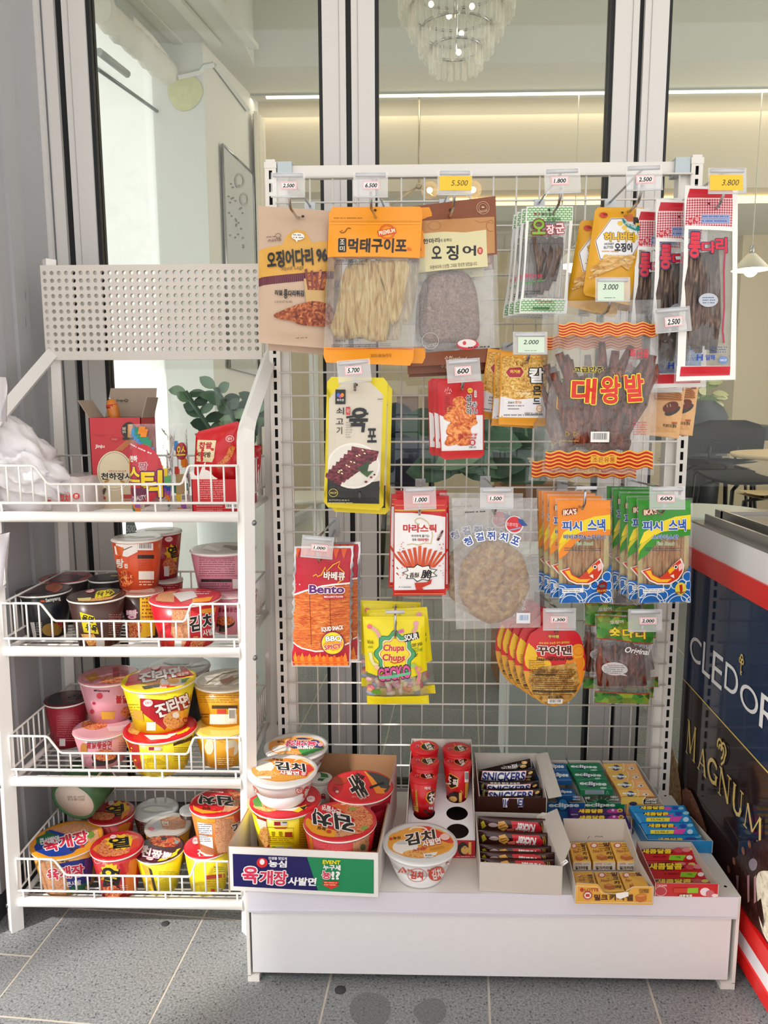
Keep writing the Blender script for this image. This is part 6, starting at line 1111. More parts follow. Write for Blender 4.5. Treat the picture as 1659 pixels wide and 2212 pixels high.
l2, z2 = cup('noodle_bowl', 'pink noodle bowl with red stew lid, lower one', KD, (610, 472, 334), ZF[2], 722, .72, PKL, 'e2a6b2', [('p', wob(560, 452, 90, 34, .08, 5), 'noodlered'), ('p', [(640, 470), (780, 460), (740, 495), (650, 500)], 'e8c4cc')], [('t', '불닭볶음면', 516, 545, 668, 605, 'b83246', {'b': .05, 'r': 3, 'o': (.04, 'f4e0e2')}), ('p', smooth([(512, 515), (600, 520), (680, 525), (680, 550), (600, 545), (520, 540)], 2), 'a8d0d8'), ('t', '까르보', 530, 520, 600, 542, 'e8f2f4', {'b': .03}), ('e', 625, 652, 78, 44, '2e2226'), ('e', 625, 640, 70, 34, 'noodlered'), ('r', 550, 685, 630, 706, '33262a'), ('fine', 710, 560, 780, 690, 9, 'b06a78'), ('e', 500, 600, 20, 36, 'c98a3a')], **GRP)
cup('noodle_bowl', 'pink noodle bowl stacked on the other pink bowl', KD, (652, 162, 350), z2+.0016, 453, .72, PKL, 'd88c98', [('p', wob(680, 195, 80, 26, .06, 6), 'noodlered'), ('p', [(500, 170), (560, 140), (600, 175), (540, 205)], 'c98a3a'), ('t', '불닭', 670, 130, 770, 172, 'b83246', {'b': .05}), ('e', 690, 122, 20, 9, 'c83a4a')], [('r', 560, 248, 580, 258, '33262a'), ('t', 'Samyang', 582, 248, 655, 264, '33262a', {'b': .03}), ('t', '불닭', 690, 280, 770, 332, 'b83246', {'b': .05, 'o': (.04, 'f4e0e2')}), ('e', 595, 285, 18, 18, 'c8384c'), ('p', [(600, 380), (690, 380), (680, 425), (610, 425)], 'd8a23a'), ('p', wob(765, 385, 40, 35, .05, 3), 'noodlered'), ('e', 550, 380, 12, 14, 'b83246'), ('e', 560, 330, 9, 9, 'b83246')], **GRP)
jl = lambda s: [('p', [(735, 240), (760, 160), (860, 105), (960, 80), (1080, 85), (1095, 130), (950, 200), (830, 215), (740, 235)], 'cf1a28'), ('p', [(1000, 85), (1060, 88), (1030, 105), (985, 100)], 'f2c82a')]
l5, z5 = cup('noodle_bowl', 'yellow and red noodle bowl under its twin, third shelf', KD, (958, 474, 430), ZF[2], 768, .7, YL, 'cf1a28', [('p', [(745, 480), (780, 430), (830, 410), (860, 470), (820, 520), (770, 510)], 'noodleyel'), ('p', [(860, 520), (1000, 520), (1100, 500), (1020, 540), (900, 550)], 'e9dfd4'), ('p', [(1060, 510), (1130, 470), (1150, 480), (1080, 530)], 'f2c82a')], [('p', [(750, 540), (825, 555), (850, 750), (800, 690)], 'b82a20'), ('r', 885, 582, 962, 612, 'e8e2e0'), ('p', [(888, 585), (920, 585), (920, 610), (888, 610)], 'a02a3a'), ('p', [(1035, 555), (1150, 520), (1148, 550), (1036, 585)], '4a3a1a'), ('fine', 1040, 590, 1140, 680, 7, '9a8a1a'), ('fine', 880, 640, 1010, 700, 5, 'c8a01a'), ('e', 980, 730, 16, 12, 'b8a01a'), ('p', [(900, 745), (1060, 735), (1060, 745), (905, 758)], 'b8a01a')], **GRP)
cup('noodle_bowl', 'yellow and red noodle bowl with white lettering, upper of its stack', KD, (950, 182, 436), z5+.0016, 512, .7, YL, YL, [('p', [(733, 235), (745, 180), (830, 110), (960, 78), (1100, 88), (1170, 160), (1100, 175), (960, 190), (820, 215)], 'cf1a28'), ('p', wob(1000, 215, 120, 42, .04, 7), 'e6ddcc'), ('p', wob(930, 210, 60, 26, .06, 8), 'noodleyel'), ('e', 985, 205, 28, 20, 'f2efe6'), ('e', 1035, 195, 36, 18, 'f0b03a'), ('p', [(1085, 190), (1145, 180), (1140, 205), (1090, 212)], '4f8a3a'), ('p', [(1000, 235), (1090, 225), (1070, 250), (1010, 258)], 'c8321e'), ('t', '진', 826, 140, 930, 205, WH, {'b': .07, 'r': -10, 'o': (.05, '6a1018')}), ('t', '라면', 925, 125, 1085, 185, WH, {'b': .06, 'r': -12, 'o': (.05, '6a1018')}), ('p', smooth([(1045, 150), (1140, 135), (1140, 165), (1050, 178)], 2), 'b01822'), ('t', '매운맛', 1060, 150, 1130, 168, 'f2e0c0', {'b': .03, 'r': -10}), ('p', [(842, 238), (910, 225), (910, 250), (848, 262)], '3a3424'), ('r', 912, 222, 955, 246, '3a3424', -8), ('r', 965, 222, 1015, 242, 'e05a3a', -8)]+logo(928, 108, 34), [('p', [(835, 300), (985, 310), (1140, 270), (1140, 340), (1030, 420), (985, 490), (840, 380)], 'b01c28'), ('t', '진', 925, 325, 1020, 410, WH, {'b': .07, 'r': -14, 'o': (.05, '6a1018')}), ('t', '라면', 1010, 285, 1135, 370, WH, {'b': .06, 'r': -18, 'o': (.05, '6a1018')}), ('p', wob(1060, 430, 85, 58, .04, 9), 'noodleyel'), ('e', 1095, 395, 24, 22, 'f0b03a'), ('e', 1050, 400, 20, 18, 'f2efe6'), ('e', 1110, 430, 20, 16, 'c8321e'), ('r', 875, 442, 930, 492, 'e9e2dc'), ('fine', 765, 330, 825, 430, 6, 'b09a1a'), ('p', [(790, 365), (850, 375), (858, 440), (800, 420)], 'd8a83a')]+logo(884, 328, 32), **GRP)
GLD = 'd89a1e'
l8b, z8b = cup('noodle_bowl', 'golden yellow noodle bowl, lower of its stack on the third shelf', KD, (1335, 458, 350), ZF[2], 718, .74, GLD, 'e8c25a', [('e', 1335, 460, 140, 30, 'e2b44a')], [('r', 1295, 514, 1316, 526, '3a2a1a'), ('t', 'Samyang', 1320, 510, 1396, 528, '3a2a1a', {'b': .03}), ('e', 1250, 590, 26, 46, 'e8dcc0'), ('e', 1385, 595, 40, 50, 'e8dcc0'), ('p', [(1365, 600), (1400, 590), (1395, 650), (1360, 640)], 'e8a24a'), ('fine', 1300, 655, 1400, 700, 4, 'f0d89a')], **GRP)
cup('noodle_bowl', 'golden yellow noodle bowl with crinkled film lid, upper of its stack', KD, (1350, 188, 382), z8b+.0016, 474, .8, GLD, 'cfc6b2', [('p', [(1170, 200), (1290, 140), (1340, 135), (1250, 220), (1200, 225)], 'e6e2d6'), ('l', [(1230, 215), (1330, 150), (1420, 130)], 9, '8a7a5a'), ('l', [(1280, 225), (1380, 160), (1470, 140)], 12, 'f0ece2'), ('l', [(1340, 225), (1430, 170), (1510, 155)], 8, '9a8a6a'), ('l', [(1390, 220), (1500, 180)], 10, 'e9e4d8'), ('p', [(1310, 195), (1390, 170), (1400, 190), (1330, 215)], 'a86a4a')], [('fine', 1190, 250, 1430, 330, 6, 'a8701a'), ('r', 1265, 342, 1420, 362, '4a3418'), ('r', 1252, 395, 1415, 455, 'e6e2da'), ('r', 1296, 366, 1350, 392, 'c9463a'), ('bar', 1365, 360, 1410, 440), ('fine', 1200, 390, 1250, 420, 2, '4a3418')], **GRP)
# --- bottom shelf
cup('noodle_cup', 'red cup with yellow flame lettering behind the front row, bottom shelf', KE, (740, 262, 300), ZF[3], H=.1, body='b01c28', lidc='a41a26', lops=[('p', star(790, 235, 95, 55, 10, .7), 'eec22a'), ('t', '열', 700, 210, 830, 290, BK, {'b': .06, 'r': -6}), ('p', wob(680, 290, 70, 34, .12, 3), 'noodlered'), ('p', [(820, 260), (880, 225), (870, 280), (800, 320)], 'e0862a')]+logo(735, 196, 24), sops=[('p', [(780, 350), (870, 320), (850, 390), (790, 400)], 'e0862a'), ('l', [(720, 360), (735, 390), (728, 405)], 9, 'd8302a')], **GRP)
cup('noodle_cup', 'brown cup with silver lid at the back, bottom shelf', KE, (1035, 238, 294), ZF[3], H=.082, body='5a3426', lidc='c4c8c9', lops=[('ring', 1035, 240, 105, 24, 6, 'a4a8a8'), ('p', wob(1035, 240, 80, 16, .06, 2), 'd8dad6')], sops=logo(948, 314, 26)+[('fine', 930, 350, 975, 410, 5, 'd8b8a8')], **GRP)
cup('noodle_cup', 'dark cup with white foil lid in the rear corner, bottom shelf', KE, (1262, 240, 140), ZF[3], H=.1, body='4a302a', lidc='d8dcde', lops=[('l', [(1200, 235), (1270, 260), (1310, 225)], 8, 'f0f2f2')], **GRP)
cup('noodle_cup', 'cup with pale noodle picture lid in the second row, bottom shelf', KE, (1114, 345, 302), ZF[3], H=.085, body='c0851e', lidc='d6cfc8', lops=[('p', wob(1150, 330, 105, 48, .05, 5), 'noodle'), ('p', [(980, 350), (1060, 310), (1080, 370), (1000, 400)], 'b9c0c4'), ('t', '면', 1075, 320, 1120, 350, 'e8e4e0', {'b': .04}), ('e', 1000, 372, 28, 14, 'd86a74')], **GRP)
cup('noodle_bowl', 'blue, green and orange beef soup noodle bowl at the rack corner', KE, (444, 438, 456), ZF[3], 820, .72, 'd8a24a', 'e89a24', [('p', [(217, 490), (250, 420), (330, 375), (480, 420), (590, 460), (480, 540), (340, 560), (230, 520)], '1f3f9e'), ('p', [(225, 440), (300, 380), (420, 430), (330, 480), (240, 470)], '2c6a48'), ('p', [(330, 375), (440, 330), (560, 325), (650, 370), (672, 440), (620, 470), (480, 420)], 'noodle'), ('e', 600, 410, 30, 24, '6a8a3a'), ('t', '육개장', 285, 412, 590, 500, 'd42a4c', {'b': .05, 'r': -14, 'o': (.06, WH)}), ('t', '큰사발면', 262, 425, 395, 470, 'e8ecf4', {'b': .04, 'r': -10}), ('t', '농심', 462, 495, 522, 520, '4a2a14', {'b': .03, 'r': -8}), ('e', 545, 488, 14, 11, 'c8342a')], [('p', [(255, 570), (310, 580), (400, 620), (440, 700), (440, 815), (300, 800), (270, 700)], 'noodle'), ('p', [(390, 600), (600, 560), (620, 600), (590, 780), (470, 800), (440, 700)], '26338a'), ('p', [(465, 760), (590, 720), (580, 790), (470, 800)], '2c6a48'), ('t', '육개장', 310, 620, 560, 700, 'd42a4c', {'b': .05, 'r': -8, 'o': (.06, WH)}), ('t', '큰사발', 440, 715, 540, 750, 'f0f0f4', {'b': .04, 'r': -10}), ('t', '농심', 400, 565, 455, 590, '4a2a14', {'b': .03}), ('p', [(560, 575), (625, 545), (610, 680), (565, 720)], '5a3a7a')], **GRP)
cup('noodle_cup', 'red and orange chili cup with black lettering, front of bottom shelf', KE, (778, 478, 340), ZF[3], 846, .68, 'c4202a', 'c81c26', [('p', [(630, 480), (720, 420), (850, 395), (945, 430), (920, 480), (850, 540), (700, 560), (640, 530)], 'noodlered'), ('p', star(800, 455, 110, 62, 12, .72), 'f0c428'), ('t', '열', 722, 425, 862, 500, BK, {'b': .07, 'r': -6}), ('p', [(880, 440), (940, 430), (910, 490), (860, 520)], 'd83a24'), ('p', [(612, 510), (660, 455), (640, 530)], 'e8862a')]+logo(748, 418, 28), [('p', star(730, 665, 72, 78, 11, .72), 'f0d028'), ('t', '열', 668, 628, 805, 760, BK, {'b': .07, 'r': 12}), ('p', [(860, 580), (915, 560), (890, 780), (840, 810), (830, 700)], 'e0782a'), ('l', [(800, 600), (812, 640), (800, 680)], 26, 'c81c26'), ('l', [(830, 590), (845, 630), (840, 660)], 24, 'd83a24'), ('p', [(680, 760), (760, 745), (820, 790), (780, 830), (700, 820)], 'noodlered'), ('fine', 800, 740, 850, 790, 4, 'f0d8b0'), ('ring', 648, 580, 20, 20, 6, 'e8a0a0')], **GRP)
cup('noodle_cup', 'yellow cup with a dark maroon and noodle lid, bottom shelf', KE, (1060, 500, 322), ZF[3], 812, .66, YL, '4a2028', [('p', wob(1100, 440, 115, 52, .04, 6), 'chili'), ('p', [(1040, 610), (1100, 560), (1215, 500), (1210, 560), (1120, 620)], YL), ('p', [(1060, 420), (1090, 400), (1110, 440), (1080, 450)], '1c1a1c'), ('t', '진짬뽕', 935, 510, 1145, 580, WH, {'b': .06, 'r': 13, 'o': (.05, '8a1a5a')}), ('t', '뽕', 935, 480, 985, 525, WH, {'b': .05, 'r': 10}), ('e', 1135, 448, 20, 16, 'e0562a'), ('e', 1175, 460, 16, 13, '8aa0a8')]+logo(990, 582, 28), [('p', [(935, 600), (985, 620), (1030, 800), (1010, 790)], 'e8b83a'), ('p', [(985, 625), (1005, 640), (1045, 800), (1028, 800)], '33302a'), ('fine', 1050, 650, 1190, 790, 14, 'a8a01a')], **GRP)
l8c, z8c = cup('noodle_cup', 'yellow and red cup under the tall kimchi cup, bottom shelf', KE, (1375, 478, 305), ZF[3], 818, .76, YL, 'cf2434', [('p', [(1320, 520), (1440, 545), (1370, 560)], 'f0f0ee'), ('t', '진', 1310, 505, 1360, 560, WH, {'b': .05})]+logo(1296, 450, 34), [('p', [(1365, 680), (1530, 665), (1530, 690), (1366, 705)], 'c8442a'), ('fine', 1370, 700, 1520, 760, 4, 'c8862a'), ('bar', 1440, 765, 1510, 805), ('r', 1400, 770, 1425, 800, 'b82a2a'), ('fine', 1420, 620, 1500, 660, 3, '8a9a2a')], **GRP)
cup('noodle_cup', 'tall orange kimchi cup with a red lid stacked at the rack end', KE, (1442, 192, 362), z8c+.0016, 545, .72, 'd8803c', 'c9202c', [('p', [(1262, 210), (1330, 240), (1440, 265), (1475, 250), (1470, 275), (1330, 285), (1270, 240)], 'eda22a'), ('p', [(1480, 250), (1500, 200), (1620, 150), (1620, 250), (1540, 280), (1480, 275)], 'noodle'), ('p', [(1500, 110), (1600, 120), (1620, 170), (1560, 180)], 'noodlered'), ('t', '김치', 1315, 150, 1560, 215, BK, {'b': .06, 'r': 5, 'sl': -.3, 'o': (.06, WH), 'flip': True}), ('t', '농심', 1345, 225, 1395, 248, '5a2a10', {'b': .03, 'flip': True}), ('e', 1420, 245, 14, 10, 'c8342a'), ('fine', 1370, 115, 1490, 140, 1, 'f0d0d0', {'rot': 6})], [('p', [(1430, 300), (1540, 300), (1590, 420), (1560, 530), (1450, 545), (1425, 450)], 'noodle'), ('p', [(1310, 325), (1405, 345), (1410, 410), (1320, 400)], 'e6e6ea'), ('p', [(1320, 410), (1410, 425), (1415, 500), (1330, 470)], 'e9e2e4'), ('t', '김', 1545, 330, 1610, 410, BK, {'b': .06, 'o': (.05, WH), 'r': -20}), ('p', [(1550, 270), (1600, 255), (1605, 310), (1560, 320)], 'd8402a'), ('fine', 1315, 335, 1400, 460, 9, '6a6a74'), ('p', [(1300, 290), (1430, 310), (1428, 330), (1305, 320)], 'eda22a')], **GRP)
# a bowl lying on its side, base towards the viewer
crop(*KE); c = A(489, 188, Y=.245); R_ = 157/K[2]*proj(c)[2]/F; ax = Vector((.18, 1, .3)).normalized()
l, inv = root('noodle_bowl', 'noodle bowl lying on its side showing its cream base', 'noodle cup', (c.x, c.y, ZF[3]), 'noodle cups on the basket rack')
q = ax.to_track_quat('Z', 'Y').to_matrix().to_4x4(); Mx = Matrix.Translation(c-Vector((0, 0, max(0, 0)))) @ q
mb = MB(); mb.lathe([(R_*.86, .004), (R_*.93, 0), (R_, .0), (R_*1.12, .075)], mat('3f6b45', .3), 48, M=Mx); mb.lathe([(R_*1.12, .075), (R_*1.16, .078), (.001, .08)], mat('efe9df', .35), 48, M=Mx); mb.build('cup_body', l, inv)
mb = MB(); mb.lathe([(.001, .0025), (R_*.9, .0025), (R_*.9, .006)][::1], mat('ddcfc0', .5), 48, M=Mx); mb.build('base_disc', l, inv)
I = Ink(plane_map(Mx @ Vector((0, 0, .0022)), -ax)); I.t('2025. 02. 04까지', 446, 150, 562, 165, '8a7c70', 0); I.t('07:15 B0115200', 450, 168, 562, 182, '8a7c70', 0); I.done('base_print', l, inv)
# --- top shelf
crop(*KB); Y0, Y1 = .27, .36; zb = ZF[0]; Lx = A(165, 600, Y=Y0).x; Rx_ = A(578, 600, Y=Y0).x; ztp = A(300, 378, Y=Y0).z
l, inv = root('snack_box', 'tall red sausage box with its cardboard lid standing open', 'box', (Lx, Y0, zb)); RB = mat('c2323c', .4); CB = mat('a08f7f', .8, var=.06)
mb = MB(); t = .0015
mb.box(Lx, Y0, zb, Rx_, Y0+t, ztp, RB); mb.box(Lx, Y1-t, zb, Rx_, Y1, ztp, CB); mb.box(Lx, Y0, zb, Lx+t, Y1, ztp, RB); mb.box(Rx_-t, Y0, zb, Rx_, Y1, ztp, RB); mb.box(Lx, Y0, zb, Rx_, Y1, zb+t, CB); mb.build('carton', l, inv)
def flap(a, b, d, nm):
    mb = MB(); a, b, d = Vector(a), Vector(b), Vector(d); e = (b-a); mb.add([a, b, b+d-e*.03, a+d+e*.03]+[p+(b-a).cross(d).normalized()*.0015 for p in (a, b, b+d-e*.03, a+d+e*.03)], [(0, 1, 2, 3), (7, 6, 5, 4), (0, 4, 5, 1), (1, 5, 6, 2), (2, 6, 7, 3), (3, 7, 4, 0)], CB); return mb.build(nm, l, inv)
fb = flap((Lx, Y1, ztp), (Rx_, Y1, ztp), (.004, .02, .062), 'lid_flap'); flap((Lx, Y1-.01, ztp), (Lx, Y0+.004, ztp), (-.022, 0, .036), 'side_flap'); flap((Rx_, Y0+.004, ztp), (Rx_, Y1-.01, ztp), (.012, 0, .042), 'side_flap')
I = Ink(plane_map((Lx, Y1-.002, ztp), (0, -1, 0)), base=-.006); I.l([(288, 262), (300, 232), (318, 222)], 5, '2a2622'); I.ring(372, 240, 7, 8, 4, '2a2622'); I.l([(380, 240), (435, 240)], 5, '2a2622'); I.ring(445, 240, 11, 10, 5, '2a2622'); I.ring(405, 244, 7, 7, 4, '2a2622'); I.done('flap_print', l, inv)
I = Ink(plane_map((Lx, Y0, zb), (0, -1, 0)))
I.run([('p', [(168, 885), (600, 905), (600, 1112), (175, 1112)], 'cdbfa2')]+[('l', [(360+14*k, 640), (480+12*k, 540)], 5, 'c98a4a') for k in range(5)]+[('e', 360, 800, 138, 158, 'e6dcc2'), ('e', 360, 800, 128, 148, '4a4238'), ('e', 360, 800, 125, 145, 'ddd0b0'), ('t', '대한민국 국민안주', 312, 795, 455, 812, 'b83a34', {'b': .01}), ('t', '천하장사', 252, 815, 505, 872, BK, {'b': .05, 'o': (.04, 'efe6cc')}), ('t', 'Jinju', 207, 590, 282, 624, 'f4e6e0', {'b': .03}), ('t', 'Original', 192, 508, 292, 528, 'b04a4c', {'b': -.005, 'sl': .2}), ('e', 476, 478, 60, 66, '2a2622'), ('t', '5년', 424, 450, 450, 478, 'ece2d0', {'b': .02}), ('t', '연속', 424, 482, 452, 500, 'ece2d0', {'b': .01}), ('t', '1', 466, 430, 506, 540, 'c98a4a', {'b': .06}), ('r', 425, 535, 525, 552, '2a2622'), ('ring', 362, 548, 38, 18, 2, 'b23840'), ('t', 'PUSH', 344, 542, 382, 556, 'e0a0a0', {'b': 0}), ('r', 233, 1005, 290, 1028, 'b83a34'), ('r', 413, 988, 500, 1020, 'b83a34'), ('fine', 235, 1035, 290, 1060, 1, 'b83a34'), ('fine', 420, 1025, 500, 1070, 2, 'b8504a'), ('e', 300, 880, 22, 9, 'b8843a', {'rot': -30}), ('e', 425, 885, 22, 9, 'b8843a', {'rot': 30}), ('p', [(275, 940), (300, 935), (285, 980), (260, 1000)], '4a4238')]); I.done('front_print', l, inv)
l, inv = root('sausage', 'orange sausage with red band sticking out of the box', 'sausage', A(360, 378, Y=.32)); mb = MB()
mb.tube([A(355, 470, Y=.32), A(358, 360, Y=.32), A(340, 280, Y=.32), A(330, 240, Y=.32), A(324, 228, Y=.32)], .012, mat('cf7a2a', .35, bump=.4, bs=90), 12, rs=[.0115, .0125, .012, .0085, .002]); mb.build('casing', l, inv)
mb = MB(); mb.tube([A(342, 300, Y=.32), A(337, 272, Y=.32)], .0122, mat('b8382a', .4), 12); mb.build('band', l, inv); mb = MB(); mb.ball(A(322, 224, Y=.32), .0035, STEEL, 8, 6); mb.build('clip', l, inv)
# stick bundles
blk = ['3a8ac8', 'd84a3a', 'f0d43a', '6ab87a', '2a5ab0', '9a5ab8', 'e8862a', '2a8a6a']
ops = [('r', 475+((k*47) % 350), 440+((k*83) % 640), 475+((k*47) % 350)+50, 440+((k*83) % 640)+62, blk[k % 8]) for k in range(6, 64)]
ops += [('e', 610, 820, 165, 238, 'c0303c'), ('p', [(480, 700), (500, 690), (500, 940), (478, 920)], 'f0d01a'), ('fine', 500, 610, 720, 640, 1, 'f0d0d0', {'rot': 22}), ('t', '천하', 508, 672, 580, 722, WH, {'b': .04, 'r': -3}), ('t', '짱', 592, 722, 664, 788, 'a85a6a', {'b': .05, 'o': (.04, 'f0d8d8')}), ('t', '스', 494, 760, 604, 880, 'f2d420', {'b': .09, 'o': (.05, '6a1a5a')}), ('t', '틱', 612, 785, 770, 1000, 'f2d420', {'b': .08, 'o': (.05, '6a1a5a')}), ('p', [(500, 930), (680, 920), (640, 1020), (540, 1040)], '6a2a4a'), ('t', 'QUALITY', 520, 985, 652, 1032, 'e8dcd8', {'b': .02, 'r': -8}), ('r', 520, 1142, 598, 1172, 'e8e4e0')]
bag('stick_bundle', 'clear bundle of colourful snack sticks with yellow lettering', 'snack bag', KB, [(472, 428), (842, 425), (800, 1172), (508, 1172)], .2, FILM2, ops, th=.05, seed=31, wr=.003, cell=80)
ops = [('r', 842+((k*31) % 80), 560+((k*67) % 520), 842+((k*31) % 80)+34, 560+((k*67) % 520)+60, blk[(k*3) % 8]) for k in range(16)]+[('p', wob(905, 640, 40, 70, .03, 1), 'b0303c'), ('t', '오스', 872, 600, 936, 676, 'f2d420', {'b': .07, 'o': (.05, '6a1a5a')}), ('r', 868, 820, 930, 980, 'c0a878'), ('bar', 905, 980, 955, 1040), ('r', 872, 1090, 915, 1150, 'e0a23a'), ('t', 'OPEN', 876, 1105, 912, 1125, '4a3010', {'b': .02})]
bag('stick_bundle', 'second clear stick bundle behind the first, beside the red box', 'snack bag', KB, [(800, 430), (932, 415), (965, 1165), (812, 1170)], .26, FILM2, ops, th=.03, seed=32, cell=80)
# torn red carton with pouches
crop(*KB); Y0, Y1 = .185, .36; Lx = A(975, 1000, Y=Y0).x; Rx_ = A(1352, 1000, Y=Y0).x; ztp = A(1100, 868, Y=Y0).z
l, inv = root('snack_carton', 'torn red carton at the shelf end holding chili pouches', 'box', (Lx, Y0, zb)); RB = mat('cd1420', .35); mb = MB()
mb.box(Lx, Y0, zb, Rx_, Y0+t, ztp, RB); mb.box(Lx, Y1, zb, Rx_, Y1+t, ztp+.03, CB); mb.box(Lx, Y0, zb, Lx+t, Y1, ztp, RB); mb.box(Rx_-t, Y0, zb, Rx_, Y1, ztp+.02, RB); mb.box(Lx, Y0, zb, Rx_, Y1, zb+t, CB); mb.build('carton', l, inv)
mb = MB(); e = [(975, 872), (955, 812), (985, 800), (1000, 835), (1030, 845), (1060, 760), (1085, 725), (1080, 790), (1110, 800), (1150, 845), (1180, 862), (1170, 872)]; P = [A(x, y, Y=Y0+.0006) for x, y in e]
tr = tessellate_polygon([[Vector((p.x, p.z, 0)) for p in P]]); mb.add(P, tr, mat('efe8e4', .7)); mb.build('torn_edge', l, inv)
I = Ink(plane_map((Lx, Y0, zb), (0, -1, 0))); I.run([('fine', 1030, 875, 1240, 1030, 9, 'e8b0b0'), ('r', 1012, 1055, 1235, 1070, '8a6a6a'), ('fine', 1012, 1072, 1235, 1090, 1, 'e8b0b0'), ('bar', 1242, 1050, 1345, 1100), ('l', [(1014, 1100), (1238, 1100), (1238, 1145), (1014, 1145), (1014, 1100)], 2, 'e8b0b0'), ('fine', 1020, 1105, 1230, 1142, 2, 'e8b0b0'), ('ring', 1290, 1132, 12, 12, 4, '3a0a10'), ('ring', 1320, 1130, 12, 12, 4, '3a0a10'), ('fine', 1250, 1125, 1275, 1142, 2, '3a0a10')]); I.done('front_print', l, inv)
lab2 = [('p', [(1025, 552), (1180, 556), (1165, 690), (1150, 728), (1018, 722)], 'ecdcb0'), ('t', '찹쌀', 1042, 568, 1148, 622, 'b8202a', {'b': .05}), ('t', '마라방', 1036, 645, 1140, 690, '4a2018', {'b': .04}), ('l', [(1310, 600), (1280, 680), (1240, 730), (1190, 765)], 44, 'konjac'), ('e', 1288, 542, 32, 26, 'f0d8d8'), ('e', 1288, 542, 27, 21, 'cd1420'), ('t', '엄마', 1270, 530, 1306, 554, 'f4e4e0', {'b': .02})]
bag('snack_pouch', 'red chili snack pouch with a cream label in the torn carton', 'snack bag', KB, [(1008, 492), (1360, 400), (1350, 1000), (985, 1000)], .225, mat('cd141f', .25), lab2, th=.03, seed=33, corner=.06, wr=.005)
bag('snack_pouch', 'plain red chili pouch behind the labelled one, rising higher', 'snack bag', KB, [(1085, 478), (1465, 415), (1450, 960), (1080, 960)], .29, mat('b8121c', .25), [('e', 1400, 470, 26, 22, 'f0d8d8')], th=.03, seed=34, corner=.1, wr=.005)
bag('snack_pouch', 'red pouch at the back corner of the top basket', 'snack bag', KB, [(1400, 600), (1532, 598), (1510, 900), (1390, 900)], .345, mat('c0202a', .25), [('l', [(1420, 680), (1470, 700), (1450, 740)], 10, 'e8a8a8')], th=.02, seed=35, corner=.1, wr=.005)
# shrink wrapped bowls and the white carrier bag
crop(*KA); PKM = mat('d9cfcf', .2, 0, .8, .5, 30); Lx = A(480, 1500, Y=.2).x; Rx_ = A(1010, 1500, Y=.2).x; zt = A(700, 1340, Y=.2).z
l, inv = root('bowl_pack', 'shrink wrapped pack of white kimchi noodle bowls under the carrier bag', 'package', ((Lx+Rx_)/2, .27, zb))
def pk(u, v):
    a = 2*math.pi*u; k = abs(math.cos(a))**.5*(1 if math.cos(a) > 0 else -1); s = abs(math.sin(a))**.5*(1 if math.sin(a) > 0 else -1); w = 1-.25*v**3
    return Vector(((Lx+Rx_)/2+(Rx_-Lx)/2*k*w, .28+.08*s*w, zb+.001+(zt-zb)*v-.006*math.sin(5*a)*v))
mb = MB(); mb.grid(pk, 40, 8, PKM); mb.face([pk(i/40, 1) for i in range(40)], PKM); mb.build('wrap', l, inv)
I = Ink(plane_map((Lx, .198, zb), (0, -1, 0)), base=.004); I.run([('e', 540, 1520, 62, 58, 'c83a38'), ('l', [(520, 1560), (535, 1490), (550, 1530), (575, 1480)], 14, 'f0e6e4'), ('ring', 725, 1530, 95, 70, 5, 'd87a78'), ('t', '김치', 665, 1490, 790, 1590, 'c83a38', {'b': .06, 'sl': .1}), ('e', 865, 1510, 40, 36, 'c83a38'), ('t', '큰', 845, 1490, 885, 1530, 'f0e6e4', {'b': .04}), ('t', '농심', 630, 1452, 685, 1482, 'c83a38', {'b': .03})]); I.done('wrap_print', l, inv)
BGM = mat('eceaee', .35, bump=.25, bs=14); crop(*KA)
l, inv = root('carrier_bag', 'crumpled white plastic carrier bag slumped at the shelf end', 'bag', A(250, 1600, Y=.2))
cb = A(200, 1150, Y=.22); mb = MB()
def blob(u, v):
    a = 2*math.pi*u; b = math.pi*v; d = Vector((math.sin(b)*math.cos(a), math.sin(b)*math.sin(a), math.cos(b)))
    k = 1+.16*noise.noise(d*2.1+Vector((3, 1, 2)))+.11*math.sin(14*d.z+9*d.x+5*noise.noise(d*2.5))*math.sin(b)+.06*noise.noise(d*7)
    sl = Vector((-.04*d.z-.02, 0, 0)); p = Vector((d.x*.098*(1-.35*d.z), d.y*.085, d.z*.105))*k+sl
    q = cb+p; q.z = max(q.z, zb+.002); q.x = max(q.x, -1.005); return q
mb.grid(blob, 64, 44, BGM); mb.build('crumpled_body', l, inv)
mb = MB()
def tail(u, v): p = A(-40+130*u, 1930+700*v-150*u*v, Y=.118); return p+Vector((0, .012*math.sin(u*9+v*3), 0))
full(); crop(0, 780, 5.184)
mb.grid(tail, 14, 8, BGM); mb.grid(lambda u, v: A(-30+70*u*(1-v*.2)+40*v, 180+500*v, Y=.118)+Vector((0, .012*math.sin(u*7+v*4), 0)), 10, 8, BGM); mb.build('hanging_flap', l, inv)
